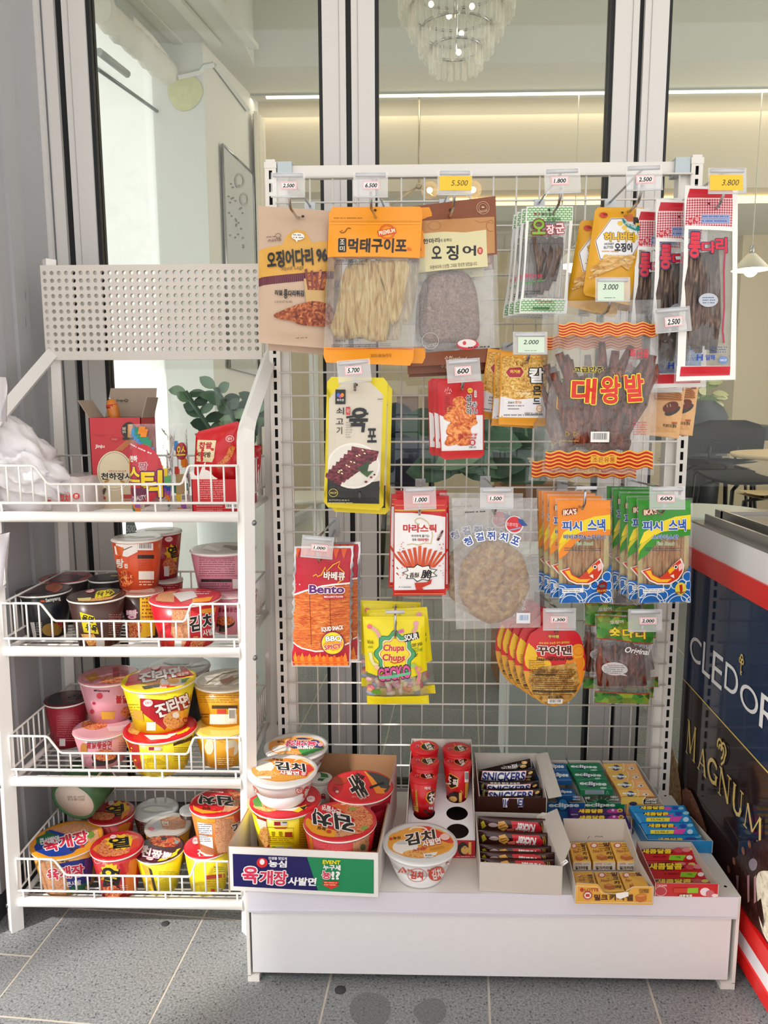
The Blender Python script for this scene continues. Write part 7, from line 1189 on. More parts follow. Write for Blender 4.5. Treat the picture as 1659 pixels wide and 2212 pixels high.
# ================================================================== ON THE DECK
ZD = DZ+.0006
CBR = mat('9c7350', .8, var=.06); CWH = mat('ece9e6', .45); CGR = mat('c9c1b8', .7, var=.04)
def pan(l, inv, P, th, m, nm, out=None, mo=None):
    P = [Vector(p) for p in P]; n = (P[1]-P[0]).cross(P[2]-P[0]).normalized()*th; k = len(P); mb = MB()
    mb.add(P, [tuple(range(k))], mo or m); mb.add([p-n for p in P], [tuple(range(k))[::-1]], m)
    for i in range(k): j = (i+1) % k; mb.face([P[i], P[i]-n, P[j]-n, P[j]], m)
    return mb.build(nm, l, inv)
def tray(label, FL, FR, BR, BL, hf, hb, inner, outer, name='display_box', th=.0018, hs=None, group=None, z=None, notch=None):
    z = ZD if z is None else z; V = lambda p, h: Vector((p[0], p[1], z+h)); l, inv = root(name, label, 'box', V(FL, 0), group)
    hs = hs or [(0, hf), (1, hb)]
    if notch:
        a, b = V(FL, 0), V(FR, 0); top = [a.lerp(b, f)+Vector((0, 0, h)) for f, h in notch]; pan(l, inv, [a, b]+top[::-1], th, inner, 'front_panel', mo=outer)
    else: pan(l, inv, [V(FL, 0), V(FR, 0), V(FR, hf), V(FL, hf)], th, inner, 'front_panel', mo=outer)
    pan(l, inv, [V(BR, 0), V(BL, 0), V(BL, hb), V(BR, hb)], th, inner, 'back_panel', mo=outer)
    for A_, B_, fl in ((FL, BL, 1), (FR, BR, 0)):
        a, b = Vector((A_[0], A_[1], z)), Vector((B_[0], B_[1], z)); P = [a, b]+[a.lerp(b, f)+Vector((0, 0, h)) for f, h in hs[::-1]]
        pan(l, inv, P[::-1] if fl else P, th, inner, 'side_panel', mo=outer)
    mb = MB(); e = .0008; mb.add([V(FL, e), V(FR, e), V(BR, e), V(BL, e)], [(0, 1, 2, 3)], inner); mb.build('base_panel', l, inv)
    return l, inv
def block(name, label, cat, Kc, quad, Yt, Yb, th, m, ops=(), group=None, soft=.0016, fops=(), cell=None, zfix=None):
    """a flat pack: the picture quad is its upper face, rear edge at depth Yt, front edge at Yb"""
    crop(*Kc); P = [A(*quad[0], Y=Yt), A(*quad[1], Y=Yt), A(*quad[2], Y=Yb), A(*quad[3], Y=Yb)]
    n = (P[3]-P[0]).cross(P[1]-P[0]).normalized()
    if n.z < 0: n = -n
    c = sum(P, Vector())/4; l, inv = root(name, label, cat, c-n*th, group); mb = MB(); i4 = []
    for p in P: i4.append(p+(c-p).normalized()*soft*1.4)
    o = [p-n*soft for p in P]; b = [p-n*th for p in P]
    mb.add(i4+o+b, [(0, 3, 2, 1)]+[(i, (i+1) % 4, 4+(i+1) % 4, 4+i) for i in range(4)]+[(4+i, 4+(i+1) % 4, 8+(i+1) % 4, 8+i) for i in range(4)]+[(8, 9, 10, 11)], m); mb.build('pack', l, inv)
    if ops: Ink(plane_map(c, n), cell).run(ops).done('print', l, inv)
    if fops: fn = (P[2]-P[3]).cross(n).normalized(); fn = fn if fn.y < 0 else -fn; Ink(plane_map(P[3], fn)).run(fops).done('front_print', l, inv)
    return l, inv
# -- cup noodle tray
FL, FR, BR_, BL = (-.483, -.004), (-.2077, -.0185), (-.1763, .292), (-.452, .305)
l, inv = tray('low cardboard display tray with navy and green printed front', FL, FR, BR_, BL, .088, .123, CBR, CWH, hs=[(0, .088), (.55, .093), (.62, .122), (1, .123)], th=.0025)
crop(*KF); n_ = Vector((FR[1]-FL[1], -(FR[0]-FL[0]), 0)); pm = plane_map((FL[0], FL[1], ZD), n_)
NVY = '1d1a5c'
I = Ink(pm, base=.0004).run([('p', [(94, 1178), (1358, 1232), (1358, 1535), (102, 1468)], NVY), ('p', [(760, 1206), (1358, 1232), (1358, 1535), (858, 1508)], '1f8a58'), ('e', 358, 1258, 50, 44, 'd8282f'), ('e', 358, 1250, 22, 26, 'f6f2f2'), ('t', '인생을 맛있게', 415, 1205, 580, 1232, 'eceaf4', {'b': .03, 'r': 2}), ('t', '농심', 416, 1236, 580, 1298, 'f4f4f6', {'b': .06, 'r': 2}),
 ('t', '육', 182, 1292, 325, 1440, 'd8345c', {'b': .08, 'o': (.06, WH), 'r': 2}), ('t', '개', 335, 1325, 455, 1450, 'd8345c', {'b': .08, 'o': (.06, WH), 'r': 2}), ('t', '장', 462, 1328, 585, 1458, 'd8345c', {'b': .08, 'o': (.06, WH), 'r': 2}), ('t', '사발면', 590, 1385, 845, 1460, 'f4f4f4', {'b': .06, 'r': 2, 'sl': .1}), ('t', 'EVENT', 902, 1232, 1060, 1268, 'f2e024', {'b': .06, 'r': 2}), ('t', '누구세', 905, 1272, 1062, 1322, 'f4f4f2', {'b': .05, 'r': 2}), ('t', '뇽', 895, 1325, 975, 1400, 'd8345c', {'b': .06, 'o': (.06, WH)}), ('t', '!?', 980, 1330, 1058, 1405, 'f4f4f2', {'b': .06}), ('p', [(900, 1415), (1048, 1422), (1030, 1450), (1055, 1455), (975, 1490), (895, 1448), (920, 1446)], 'd8382a'), ('fine', 915, 1424, 1030, 1462, 2, 'f2d8a0', {'rot': 2}), ('e', 860, 1462, 8, 8, '4a9a6a')]); I.done('front_print', l, inv)
KT = dict(group='noodle bowls in the cardboard tray')
zt = ZD+.003
l4, z4 = cup('noodle_bowl', 'yellow and red noodle bowl under the white kimchi bowl in the tray', KF, (566, 690, 640), zt, None, .72, YL, 'cf1a28', [('p', wob(400, 760, 120, 45, .06, 3), 'noodleyel'), ('p', [(255, 700), (330, 650), (360, 760), (290, 760)], '4f8a3a'), ('p', [(480, 790), (660, 800), (700, 760), (600, 770)], 'f0e8dc'), ('p', [(630, 800), (750, 740), (780, 780), (690, 815)], 'f0d02a'), ('p', [(700, 770), (800, 740), (740, 800)], '2a2418')]+logo(795, 692, 42), [('p', [(262, 740), (390, 820), (430, 1150), (370, 1110), (330, 900)], 'a8241c'), ('p', [(300, 860), (395, 890), (400, 960), (340, 960)], 'efe6da'), ('p', wob(380, 1030, 50, 90, .05, 2), 'noodleyel'), ('r', 462, 880, 582, 928, 'e6e2e2'), ('p', [(465, 884), (522, 884), (522, 926), (465, 926)], 'b02a38'), ('r', 540, 885, 580, 905, '5a6a9a'), ('p', [(455, 940), (588, 940), (570, 955), (475, 955)], 'c8442a'), ('l', [(405, 940), (640, 950), (640, 1090), (415, 1090), (405, 940)], 4, '9a8a10'), ('fine', 415, 1020, 635, 1085, 4, '8a3a18'), ('p', [(440, 980), (470, 980), (465, 1020), (445, 1020)], 'b8a010'), ('p', [(505, 980), (535, 980), (530, 1020), (510, 1020)], 'b8a010'), ('p', [(562, 985), (628, 985), (628, 1028), (562, 1028)], 'b84a2a'), ('p', [(690, 830), (780, 800), (775, 1140), (690, 1150)], 'd8bc18'), ('fine', 695, 870, 775, 1130, 12, '8a7a10'), ('p', [(690, 835), (770, 815), (768, 850), (690, 865)], '2e2a1a'), ('e', 460, 1130, 22, 18, '5a9a2a'), ('e', 605, 1135, 28, 20, '9aa0c0'), ('r', 488, 1115, 555, 1150, '9ab0c8')], H=.108, **KT)
lb1, zb1 = cup('noodle_bowl', 'white bowl with green lid print low at the tray back', KF, (880, 500, 215), zt, H=.086, kr=.7, body='ece9e6', lidc='d9d6d2', lops=[('p', [(870, 420), (960, 450), (960, 500), (880, 490)], '2f7a4a'), ('p', [(860, 500), (950, 510), (900, 560)], '4f9a5a'), ('r', 860, 520, 910, 545, '3a4038')], sops=[('t', '육', 880, 640, 930, 700, 'c82a4a', {'b': .05})], **KT)
l1, z1_ = cup('noodle_bowl', 'white foam bowl with an orange, navy and green lid, tray back', KF, (662, 216, 570), zb1, H=.062, kr=.64, body='e6e0df', lidc='d8d5d2', bowl=True, lops=[('e', 662, 216, 258, 92, 'e6973a'), ('p', [(700, 130), (860, 165), (915, 235), (760, 225), (640, 240), (560, 200)], '2c3a7a'), ('p', [(680, 245), (915, 230), (860, 280), (760, 305), (720, 300)], '3f9a4e'), ('e', 530, 245, 85, 36, 'e8e2dc'), ('p', wob(600, 280, 110, 22, .06, 2), 'noodleyel'), ('t', '육개장', 560, 165, 850, 220, 'd83a62', {'b': .06, 'o': (.05, WH), 'flip': True, 'sl': .1}), ('t', '사발면', 672, 215, 825, 245, 'f0f0f4', {'b': .05, 'flip': True}), ('ring', 730, 150, 90, 16, 12, 'e8b060'), ('t', '농심', 490, 165, 555, 188, '5a3a1a', {'b': .03}), ('e', 880, 205, 24, 18, 'e0a0ac')], sops=[('t', '육', 880, 330, 930, 400, 'c82a4a', {'b': .06, 'r': -20})], **KT)
cup('noodle_bowl', 'white foam kimchi bowl with orange lid on the yellow bowl', KF, (540, 430, 622), z4+.0016, 785, .64, 'ebe8e8', 'dddbd8', bowl=True, lops=[('e', 545, 430, 285, 108, 'ea9a3c'), ('p', [(560, 315), (700, 340), (810, 400), (820, 440), (640, 400), (520, 370)], 'e2822a'), ('p', [(500, 440), (780, 380), (830, 430), (760, 490), (620, 470)], 'd0343a'), ('p', [(480, 470), (690, 470), (740, 500), (600, 535), (440, 530)], 'dd9a3e'), ('e', 380, 400, 85, 52, 'e8e2da'), ('p', wob(400, 470, 110, 34, .05, 4), 'noodleyel'), ('t', '김치', 470, 365, 745, 440, BK, {'b': .08, 'o': (.06, WH), 'r': 5, 'sl': -.25, 'flip': False}), ('t', '사발면', 510, 442, 690, 478, WH, {'b': .06, 'o': (.05, 'b01c28'), 'r': 2}), ('ring', 710, 358, 60, 24, 14, 'f0c890', {'a0': 180, 'a1': 360}), ('t', '농심', 478, 328, 540, 352, '5a3010', {'b': .03}), ('e', 462, 330, 14, 11, 'c8342a'), ('r', 320, 490, 440, 515, 'e6e0d8'), ('e', 730, 470, 22, 17, 'e8b8b8')], sops=[('e', 690, 610, 34, 34, 'd8584a', {'rot': 20}), ('e', 690, 610, 27, 27, 'ece8e6'), ('t', '치', 675, 590, 705, 632, 'd0402f', {'b': .05, 'r': 20}), ('e', 752, 630, 30, 55, 'cf4434', {'rot': 15}), ('t', '김', 738, 600, 768, 650, 'f4e8e4', {'b': .05, 'r': 15}), ('p', [(268, 560), (310, 600), (330, 650), (300, 640)], 'd8583a')], **KT)
cup('noodle_bowl', 'large red and black lidded noodle bowl at the tray back', KF, (1236, 574, 596), zt, H=.112, kr=.74, body='a8182a', lidc='d0242e', lops=[('p', [(1275, 428), (1420, 440), (1532, 540), (1520, 620), (1440, 640), (1400, 560)], '3a3a3c'), ('p', [(1270, 428), (1290, 428), (1420, 590), (1480, 600), (1460, 620), (1480, 650), (1380, 640)], 'ea8a2a'), ('p', wob(1050, 520, 80, 40, .06, 5), 'b83a24'), ('t', '辛', 1090, 515, 1340, 655, '16161a', {'b': .08, 'o': (.04, 'f0d8c8'), 'r': 60}), ('l', [(1320, 590), (1450, 545)], 20, '16161a'), ('t', '라면', 1180, 455, 1270, 520, '1c1416', {'b': .04, 'r': 30}), ('e', 1010, 600, 26, 20, 'a81a28'), ('fine', 1160, 670, 1300, 700, 2, 'f0b0a8', {'rot': 6}), ('e', 1030, 628, 16, 12, 'e8c0b8')], sops=[('fine', 1360, 880, 1430, 1060, 8, 'c86a74'), ('p', [(1330, 760), (1500, 700), (1490, 760), (1340, 830)], '8a1222')], **KT)
cup('noodle_bowl', 'large red kimchi noodle bowl at the tray front', KF, (1056, 880, 660), zt, H=.106, kr=.76, body='cf1c26', lidc='cf2430', lops=[('p', [(728, 880), (760, 860), (900, 940), (1020, 975), (1005, 1045), (900, 1040), (780, 985), (735, 925)], 'eda022'), ('p', [(960, 735), (1070, 705), (1140, 715), (1095, 815)], 'e0682e'), ('p', [(1095, 815), (1140, 712), (1260, 740), (1380, 850), (1370, 930), (1260, 1000), (1100, 1040), (1005, 1045), (1020, 975), (1150, 940), (1190, 880)], 'noodlered'), ('p', [(1020, 975), (1150, 945), (1240, 1000), (1100, 1040), (1005, 1045)], 'noodle'), ('e', 1170, 780, 36, 16, '9a9a4a'), ('e', 1280, 955, 40, 22, '8a9a4a'), ('t', '김치', 800, 810, 1190, 955, BK, {'b': .07, 'o': (.05, WH), 'r': 13, 'sl': -.35, 'flip': True}), ('t', '큰사발면', 885, 762, 1070, 818, 'f2dcdc', {'b': .05, 'r': 18, 'flip': True, 'sl': -.2}), ('t', '농심', 855, 942, 930, 975, '5a2a10', {'b': .03, 'r': 12, 'flip': True}), ('e', 955, 985, 22, 16, 'c8342a'), ('e', 1085, 735, 24, 15, 'f0c09a')], sops=[('p', [(1170, 1040), (1330, 990), (1300, 1190), (1172, 1190)], 'noodle'), ('fine', 830, 1070, 1110, 1170, 5, 'e8707a'), ('p', [(775, 1000), (800, 1020), (830, 1180), (790, 1160)], 'e8862a'), ('e', 1260, 1120, 24, 30, '6a6a4a')], **KT)
# -- lone white kimchi bowl
cup('noodle_bowl', 'white foam kimchi bowl standing alone on the white deck', KM, (406, 905, 606), ZD, 1282, .6, 'efefef', 'd9dadb', bowl=True, group=None, lops=[('e', 408, 905, 278, 128, 'eba23c'), ('p', [(380, 770), (480, 775), (640, 850), (680, 900), (660, 920), (520, 870)], 'd8382f'), ('p', [(460, 940), (660, 910), (640, 960), (560, 1000)], 'e39a34'), ('e', 285, 945, 105, 58, 'efebe6'), ('e', 300, 905, 95, 18, 'c9c8c6', {'rot': -4}), ('p', wob(370, 1000, 110, 32, .05, 6), 'noodleyel'), ('p', [(430, 1000), (550, 985), (540, 1010), (440, 1035)], 'eceae6'), ('ring', 390, 810, 68, 26, 16, 'f4dcc0', {'a0': 180, 'a1': 360}), ('t', '김치', 280, 820, 530, 920, BK, {'b': .08, 'o': (.06, WH), 'r': -10}), ('t', '사발면', 420, 880, 575, 935, WH, {'b': .06, 'o': (.06, 'b82028'), 'r': -12}), ('t', '농심', 185, 858, 245, 882, '6a3a10', {'b': .03, 'r': -6}), ('e', 168, 880, 14, 10, 'c8342a'), ('e', 608, 865, 40, 28, 'eec4c0'), ('bar', 440, 1005, 510, 1032), ('t', '누구세뇽?', 350, 950, 460, 980, 'c83a3a', {'b': .04, 'r': -14}), ('fine', 480, 945, 620, 970, 3, 'a86a1a', {'rot': -12})], sops=[('p', [(220, 1150), (265, 1105), (300, 1150)], 'd84a34'), ('l', [(245, 1150), (260, 1120), (275, 1150)], 8, 'f4eeea'), ('t', '농심', 300, 1122, 345, 1142, 'd05a48', {'b': .03, 'r': 8}), ('ring', 382, 1172, 78, 52, 4, 'd86a58'), ('t', '김치', 325, 1140, 430, 1205, 'd8442e', {'b': .07, 'r': 4}), ('e', 540, 1158, 68, 58, 'd2462f', {'rot': -25}), ('t', '김치', 500, 1118, 580, 1205, 'f2ecea', {'b': .07, 'r': -10}), ('t', '농심', 460, 1118, 512, 1142, 'd05a48', {'b': .03, 'r': -10}), ('e', 640, 1090, 22, 28, 'd86a58', {'rot': -20}), ('e', 640, 1090, 16, 22, 'efefef', {'rot': -20})])
# -- choco stick cup holder
crop(*KM); RDB = mat('b81a24', .4)
FL, FR, BR_, BL = (-.158, .105), (-.0195, .105), (-.0095, .318), (-.143, .318)
l, inv = root('cup_holder_box', 'white topped red card holder with round holes for snack cups', 'box', (FL[0], FL[1], ZD)); V = lambda p, h: Vector((p[0], p[1], ZD+h))
pan(l, inv, [V(FL, 0), V(FR, 0), V(FR, .038), V(FL, .038)], .0015, RDB, 'front_panel'); pan(l, inv, [V(BR_, 0), V(BL, 0), V(BL, .15), V(BR_, .15)], .0015, CGR, 'back_panel')
for a, b, f in ((FL, BL, 1), (FR, BR_, 0)):
    P = [V(a, 0), V(b, 0), V(b, .15), Vector((b[0]*.6+a[0]*.4, b[1]*.6+a[1]*.4, ZD+.125)), V(a, .042)]; pan(l, inv, P[::-1] if f else P, .0015, CGR, 'side_panel', mo=RDB)
# platform with six real holes
def pf(u, v): a = Vector(FL+(0,)).lerp(Vector(FR+(0,)), u); b = Vector(BL+(0,)).lerp(Vector(BR_+(0,)), u); p = a.lerp(b, v); p.z = ZD+.038+.03*v; return p
mb = MB(); PW_ = mat('eeedf2', .4); hol = [(c_, r_) for r_ in range(4) for c_ in range(2)]
for c_, r_ in hol:
    u0_, u1_, v0_, v1_ = c_/2, (c_+1)/2, r_/4, (r_+1)/4; uc, vc = (u0_+u1_)/2, (v0_+v1_)/2; N = 24; ring = []; out = []
    for k in range(N):
        a = 2*math.pi*k/N; ca_, sa_ = math.cos(a), math.sin(a); ring.append(pf(uc+.165*ca_, vc+.105*sa_)); m_ = max(abs(ca_), abs(sa_)); out.append(pf(uc+(u1_-uc)*ca_/m_, vc+(v1_-vc)*sa_/m_))
    mb.add(ring+out, [(k, (k+1) % N, N+(k+1) % N, N+k)[::-1] for k in range(N)], PW_); mb.add(ring+[p-Vector((0, 0, .0015)) for p in ring], [(k, (k+1) % N, N+(k+1) % N, N+k) for k in range(N)], PW_)
    for f_ in ((1, 3, 5),): pass
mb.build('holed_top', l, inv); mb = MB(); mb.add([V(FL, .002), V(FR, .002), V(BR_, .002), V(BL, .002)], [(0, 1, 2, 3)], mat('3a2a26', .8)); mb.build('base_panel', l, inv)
I = Ink(plane_map(V(FL, 0), (0, -1, 0))); I.run([('e', 755, 955, 45, 55, '2e1a14'), ('e', 770, 965, 32, 34, 'e0b060'), ('l', [(740, 950), (755, 935), (770, 950), (785, 935), (800, 948)], 5, '5a3018'), ('r', 800, 900, 822, 1000, 'e8b860'), ('fine', 700, 1010, 850, 1028, 1, 'e8c8c8')]); I.done('front_print', l, inv)
CK = dict(group='red choco stick cups'); ctab = lambda x, y: [('p', smooth([(x-150, y-5), (x-90, y-28), (x-80, y+25)], 1), 'd41f2a')]
def ccup(label, cx, cy, zb_, yb=None, H=None, side=(), rot=0):
    X = lambda x: cx+x; Yv = lambda y: cy+y
    lo = [('p', wob(X(35), Yv(0), 62, 36, .06, 3), 'e8a82a'), ('p', wob(X(35), Yv(0), 56, 32, .06, 3), '2a1410'), ('t', '쵸코픽', X(0), Yv(-26), X(72), Yv(26), 'f4ece0', {'b': .06, 'r': 62, 'sl': .1}), ('e', X(-62), Yv(-4), 24, 12, 'd8707c'), ('e', X(-60), Yv(-2), 10, 7, '8a2a2a'), ('e', X(88), Yv(6), 14, 9, 'e0606c'), ('l', [(X(-30), Yv(-40)), (X(-10), Yv(-20))], 6, 'e8b860')]
    l, z = cup('snack_cup', label, KM, (cx, cy, 234), zb_, yb, .72, 'd0161f', 'd41f2a', lo, side, H=H, rim='d8262e', cat='snack cup', **CK)
    crop(*KM); return l
ccup('red choco stick cup in the back row, nearer the tray', 440, 125, ZD+.061, H=.085); ccup('red choco stick cup in the back row, nearer the dark bars', 705, 140, ZD+.061, H=.083)
ccup('red choco stick cup in the middle row, half hidden', 446, 243, ZD+.055, H=.085)
ccup('red choco stick cup with its barcode showing beside the dark bars', 710, 248, ZD+.05, 582, side=[('p', [(612, 360), (650, 340), (720, 380), (715, 450), (660, 470), (615, 430)], 'e8a82a'), ('p', [(618, 365), (652, 348), (712, 384), (708, 444), (660, 462), (620, 426)], '2a1410'), ('t', '쵸', 618, 362, 660, 430, 'f4ece0', {'b': .07, 'r': 8}), ('t', '픽', 668, 388, 712, 448, 'f4ece0', {'b': .07, 'r': 8}), ('p', wob(690, 535, 52, 46, .04, 3), '2e1a14'), ('e', 672, 552, 34, 24, 'e2b26a'), ('r', 722, 500, 745, 590, 'e8b860'), ('bar', 768, 318, 800, 415), ('p', [(775, 420), (800, 415), (792, 540), (770, 545)], 'e0a83a'), ('l', [(735, 480), (750, 500)], 5, 'e8c02a')])
ccup('red choco stick cup standing nearest the white bowl', 432, 362, ZD+.042, 708, side=[('p', [(340, 470), (380, 480), (392, 660), (358, 640)], 'dba23a'), ('fine', 342, 480, 385, 640, 12, '6a3a14'), ('t', '해태', 440, 450, 490, 475, 'f0d8d8', {'b': .03}), ('p', [(462, 500), (520, 470), (545, 480), (545, 600), (480, 590), (450, 550)], 'e8a82a'), ('p', [(470, 505), (522, 478), (545, 486), (545, 592), (484, 582), (458, 545)], '2a1410'), ('t', '쵸', 475, 500, 530, 585, 'f4ece0', {'b': .07, 'r': -10}), ('e', 508, 475, 16, 15, 'b81a2a'), ('l', [(440, 640), (500, 690)], 16, '2a1410'), ('t', '톡톡', 475, 615, 510, 640, 'f0dcd8', {'b': .03}), ('p', [(505, 640), (530, 610), (525, 690), (508, 690)], '8a1a4a')])
# -- peanut bar carton
crop(*KM); BRN = mat('3e2019', .3)
l, inv = tray('brown fronted grey carton of peanut bars with flap folded out', (-.0035, .199), (.1376, .1945), (.1365, .318), (-.002, .318), .079, .118, CGR, CGR, hs=[(0, .079), (1, .118)], notch=[(0, .079), (.35, .079), (.345, .058), (.38, .05), (.42, .055), (.44, .075), (.56, .075), (.58, .055), (.63, .05), (.66, .06), (.655, .079), (1, .079)])
for o in l.children:
    if o.name.startswith('front_panel'): o.data.materials.clear(); o.data.materials.append(BRN); [setattr(p, 'material_index', 0) for p in o.data.polygons]
P = [A(1340, 185, Y=.317), A(1445, 168, Y=.325), A(1560, 525, Y=.2), A(1450, 545, Y=.197)]; pan(l, inv, P[::-1], .0015, CGR, 'side_flap')
I = Ink(plane_map((-.0035, .199, ZD), (.0045, -.141, 0))); I.t('이 부분을 눌러 떼어내세요.', 1100, 682, 1230, 698, 'c8b8b0', 0); I.done('front_print', l, inv)
CB_ = mat('241512', .25)
def bar(label, quad, Y, ops, seed, m=CB_, name='candy_bar', group='chocolate peanut bars', lean=0, th=.022): bag(name, label, 'candy bar', KM, quad, Y, m, ops, th=th, st=.0, sb=.0, seed=seed, wr=.0015, group=group, ol=lambda v: (.004*math.sin(v*60), 1-.004*math.sin(v*60)))
def snk(x0, y0, x1, y1, full_=True):
    h = y1-y0; return [('p', [(x0-14, y1+6), (x0+2, y0-4), (x1+14, y0-6), (x1, y1+4)], 'd8303a'), ('p', [(x0-10, y1+4), (x0+5, y0-2), (x1+10, y0-4), (x1-4, y1+2)], 'f2f0ee'), ('t', 'SNICKERS', x0, y0+2, x1, y1-2, '22287c', {'b': .07, 'sl': .18, 'r': -1}), ('e', x1+45, y0+10, 20, 10, 'e0b868', {'rot': -15}), ('e', x1+30, y0+40, 24, 12, '8a7a68'), ('e', x1+25, y1, 20, 10, 'e8c070'), ('p', [(x0-45, y0+5), (x0-25, y0-8), (x0-30, y1), (x0-50, y1+5)], '8a7a3a')]
bar('dark brown peanut bar seen edge on at the carton back', [(875, 318), (1300, 222), (1310, 290), (880, 385)], .295, [('t', '땅콩과 함께 쫀득한', 1065, 262, 1195, 302, 'e6e0dc', {'b': .03, 'r': -11}), ('e', 1252, 243, 22, 11, 'e6c078'), ('e', 1240, 270, 26, 13, 'e6c078'), ('t', '스니커즈', 970, 296, 1050, 318, 'b8aaa8', {'b': .02, 'r': -11})], 41)
bar('peanut bar with fully visible white and blue wordmark', [(875, 312), (1345, 300), (1345, 400), (880, 410)], .275, snk(910, 315, 1255, 382), 42)
bar('peanut bar third from the back, its wordmark half covered', [(885, 405), (1370, 398), (1375, 500), (890, 510)], .25, [('t', '땅콩과 함께 쫀득한', 975, 402, 1215, 418, 'd6d0cc', {'b': .02})]+snk(948, 420, 1290, 470), 43)
bar('peanut bar with wordmark close behind the brown front', [(900, 468), (1400, 462), (1400, 560), (905, 570)], .23, snk(958, 474, 1310, 530), 44)
bar('front peanut bar mostly hidden behind the notched panel', [(905, 530), (1395, 525), (1395, 640), (905, 650)], .213, snk(1000, 534, 1300, 590), 45)
# -- wafer bar carton
l, inv = tray('grey open carton of wafer bars at the deck front', (-.0215, .003), (.1284, -.006), (.1205, .168), (-.0145, .172), .0575, .06, CGR, CGR, th=.002)
P = [A(1380, 690, Y=.165), A(1520, 628, Y=.15), A(1632, 925, Y=.03), A(1560, 1095, Y=-.004)]; pan(l, inv, P[::-1], .0015, CGR, 'side_flap')
P = [A(1355, 690, Y=.163), A(1350, 730, Y=.16), A(1462, 740, Y=.15), A(1462, 668, Y=.155), A(1400, 660, Y=.16)]; pan(l, inv, P, .0015, CGR, 'tuck_flap')
crop(*KM); I = Ink(plane_map(A(1580, 1060, Y=.005), (-.3, -1, .2)), base=.003); I.r(1545, 1052, 1612, 1082, 'f4f2f2', -38); I.l([(1562, 1078), (1572, 1062)], 5, '1c1c22'); I.l([(1582, 1064), (1592, 1050), (1600, 1056)], 5, '1c1c22'); I.done('price_label', l, inv)
KM_ = mat('3a1614', .25)
def kick(x0, y0, x1, y1, dr=0):
    w = x1-x0; h = y1-y0; sk = lambda fx, fy: (x0+w*fx, y0+h*fy+dr*fx)
    return [('p', [sk(.46, -.02), sk(.85, .0), sk(.93, .5), sk(.85, 1.0), sk(.6, .95), sk(.48, .6)], 'c81a2a'), ('t', 'Kicker', *sk(.52, .12), *sk(.8, .82), 'f2ecea', {'b': .06, 'r': 184+dr*.05, 'sl': .15}), ('p', [sk(.27, .1), sk(.36, 0), sk(.42, .35), sk(.35, .8), sk(.27, .55)], 'd8a04a'), ('l', [sk(.29, .4), sk(.38, .2)], 6, '7a4418'), ('l', [sk(.3, .6), sk(.39, .4)], 6, '7a4418'), ('e', *sk(.2, .35), 40, 16, 'b8a0a0'), ('p', [sk(.02, .3), sk(.06, .1), sk(.1, .5), sk(.04, .8)], 'b8a82a'), ('p', [sk(.38, .55), sk(.5, .4), sk(.5, .75), sk(.42, .8)], 'd86a5a'), ('t', '밀크 웨하스', *sk(.36, .82), *sk(.82, 1.0), 'd8b86a', {'b': .02, 'r': 180}), ('l', [sk(.91, .05), sk(.93, .95)], 5, 'c8a83a'), ('l', [sk(.935, .05), sk(.955, .95)], 5, 'c8a83a')]
KG_ = dict(m=KM_, name='wafer_bar', group='dark red wafer bars')
bar('dark red wafer bar at the back of its grey carton', [(880, 690), (1478, 715), (1475, 845), (880, 800)], .145, kick(885, 700, 1440, 800, 30), 51, **KG_)
bar('dark red wafer bar second from the carton back', [(880, 800), (1495, 830), (1492, 945), (885, 920)], .105, kick(890, 812, 1450, 905, 25), 52, **KG_)
bar('dark red wafer bar in the middle, mostly covered', [(890, 915), (1490, 935), (1490, 1015), (895, 990)], .072, kick(895, 930, 1450, 985, 10), 53, **KG_)
bar('dark red wafer bar second from the carton front', [(890, 975), (1505, 985), (1505, 1075), (895, 1070)], .045, kick(895, 980, 1450, 1065, 10), 54, **KG_)
bar('dark red wafer bar pressed against the carton front', [(895, 1030), (1500, 1040), (1500, 1140), (895, 1140)], .022, kick(900, 1030, 1490, 1120, 15), 55, **KG_)
# -- mint packs
def minttray(label, pts, hf, hb, m, ops, pm_):
    l, inv = tray(label, *pts, hf, hb, CGR, m, th=.0012); crop(*KN); I = Ink(plane_map((pts[0][0], pts[0][1], ZD), (pts[1][1]-pts[0][1], -(pts[1][0]-pts[0][0]), 0))); I.run(ops).done('front_print', l, inv)
BLU = mat('1c5a94', .3); GRN = mat('15744e', .3); ORG = mat('e2a868', .33)
ec = lambda x0, y0, x1, y1, sp, oc, r=0: [('e', (x0+x1)/2-(x1-x0)*.04, (y0+y1)/2, (x1-x0)*.2, (y1-y0)*.62, oc), ('t', 'eclipse', x0, y0, x1, y1, 'dfe8ea', {'b': .05, 'r': r}), ('e', x1-(x1-x0)*.12, y1+(y1-y0)*.35, (x1-x0)*.13, (y1-y0)*.22, sp)]
minttray('blue mint display box half behind the carton flap', [(.146, .226), (.2255, .226), (.203, .318), (.126, .318)], .052, .102, BLU, [('e', 215, 460, 60, 50, '0e2f58'), ('e', 215, 455, 40, 46, '2a7ab0'), ('t', 'eclipse', 96, 440, 350, 485, 'e2eaf0', {'b': .06}), ('t', '이클립스', 298, 382, 360, 398, 'c8dcea', {'b': .03}), ('t', '페퍼민트향', 298, 404, 360, 418, 'c8dcea', {'b': .03})], 0)
minttray('green mint display box in the middle of three', [(.2285, .226), (.31, .226), (.278, .318), (.207, .318)], .052, .102, GRN, [('p', star(535, 445, 120, 60, 14, .4), '3f9a72'), ('e', 540, 455, 52, 46, '0c4a34'), ('t', 'eclipse', 400, 440, 650, 480, 'e2eae4', {'b': .06}), ('t', '8정', 402, 388, 440, 410, 'c8e4d4', {'b': .03}), ('t', '이클립스', 612, 382, 672, 398, 'c8e4d4', {'b': .03}), ('t', '스피아민트향', 605, 406, 678, 420, 'c8e4d4', {'b': .03})], 0)
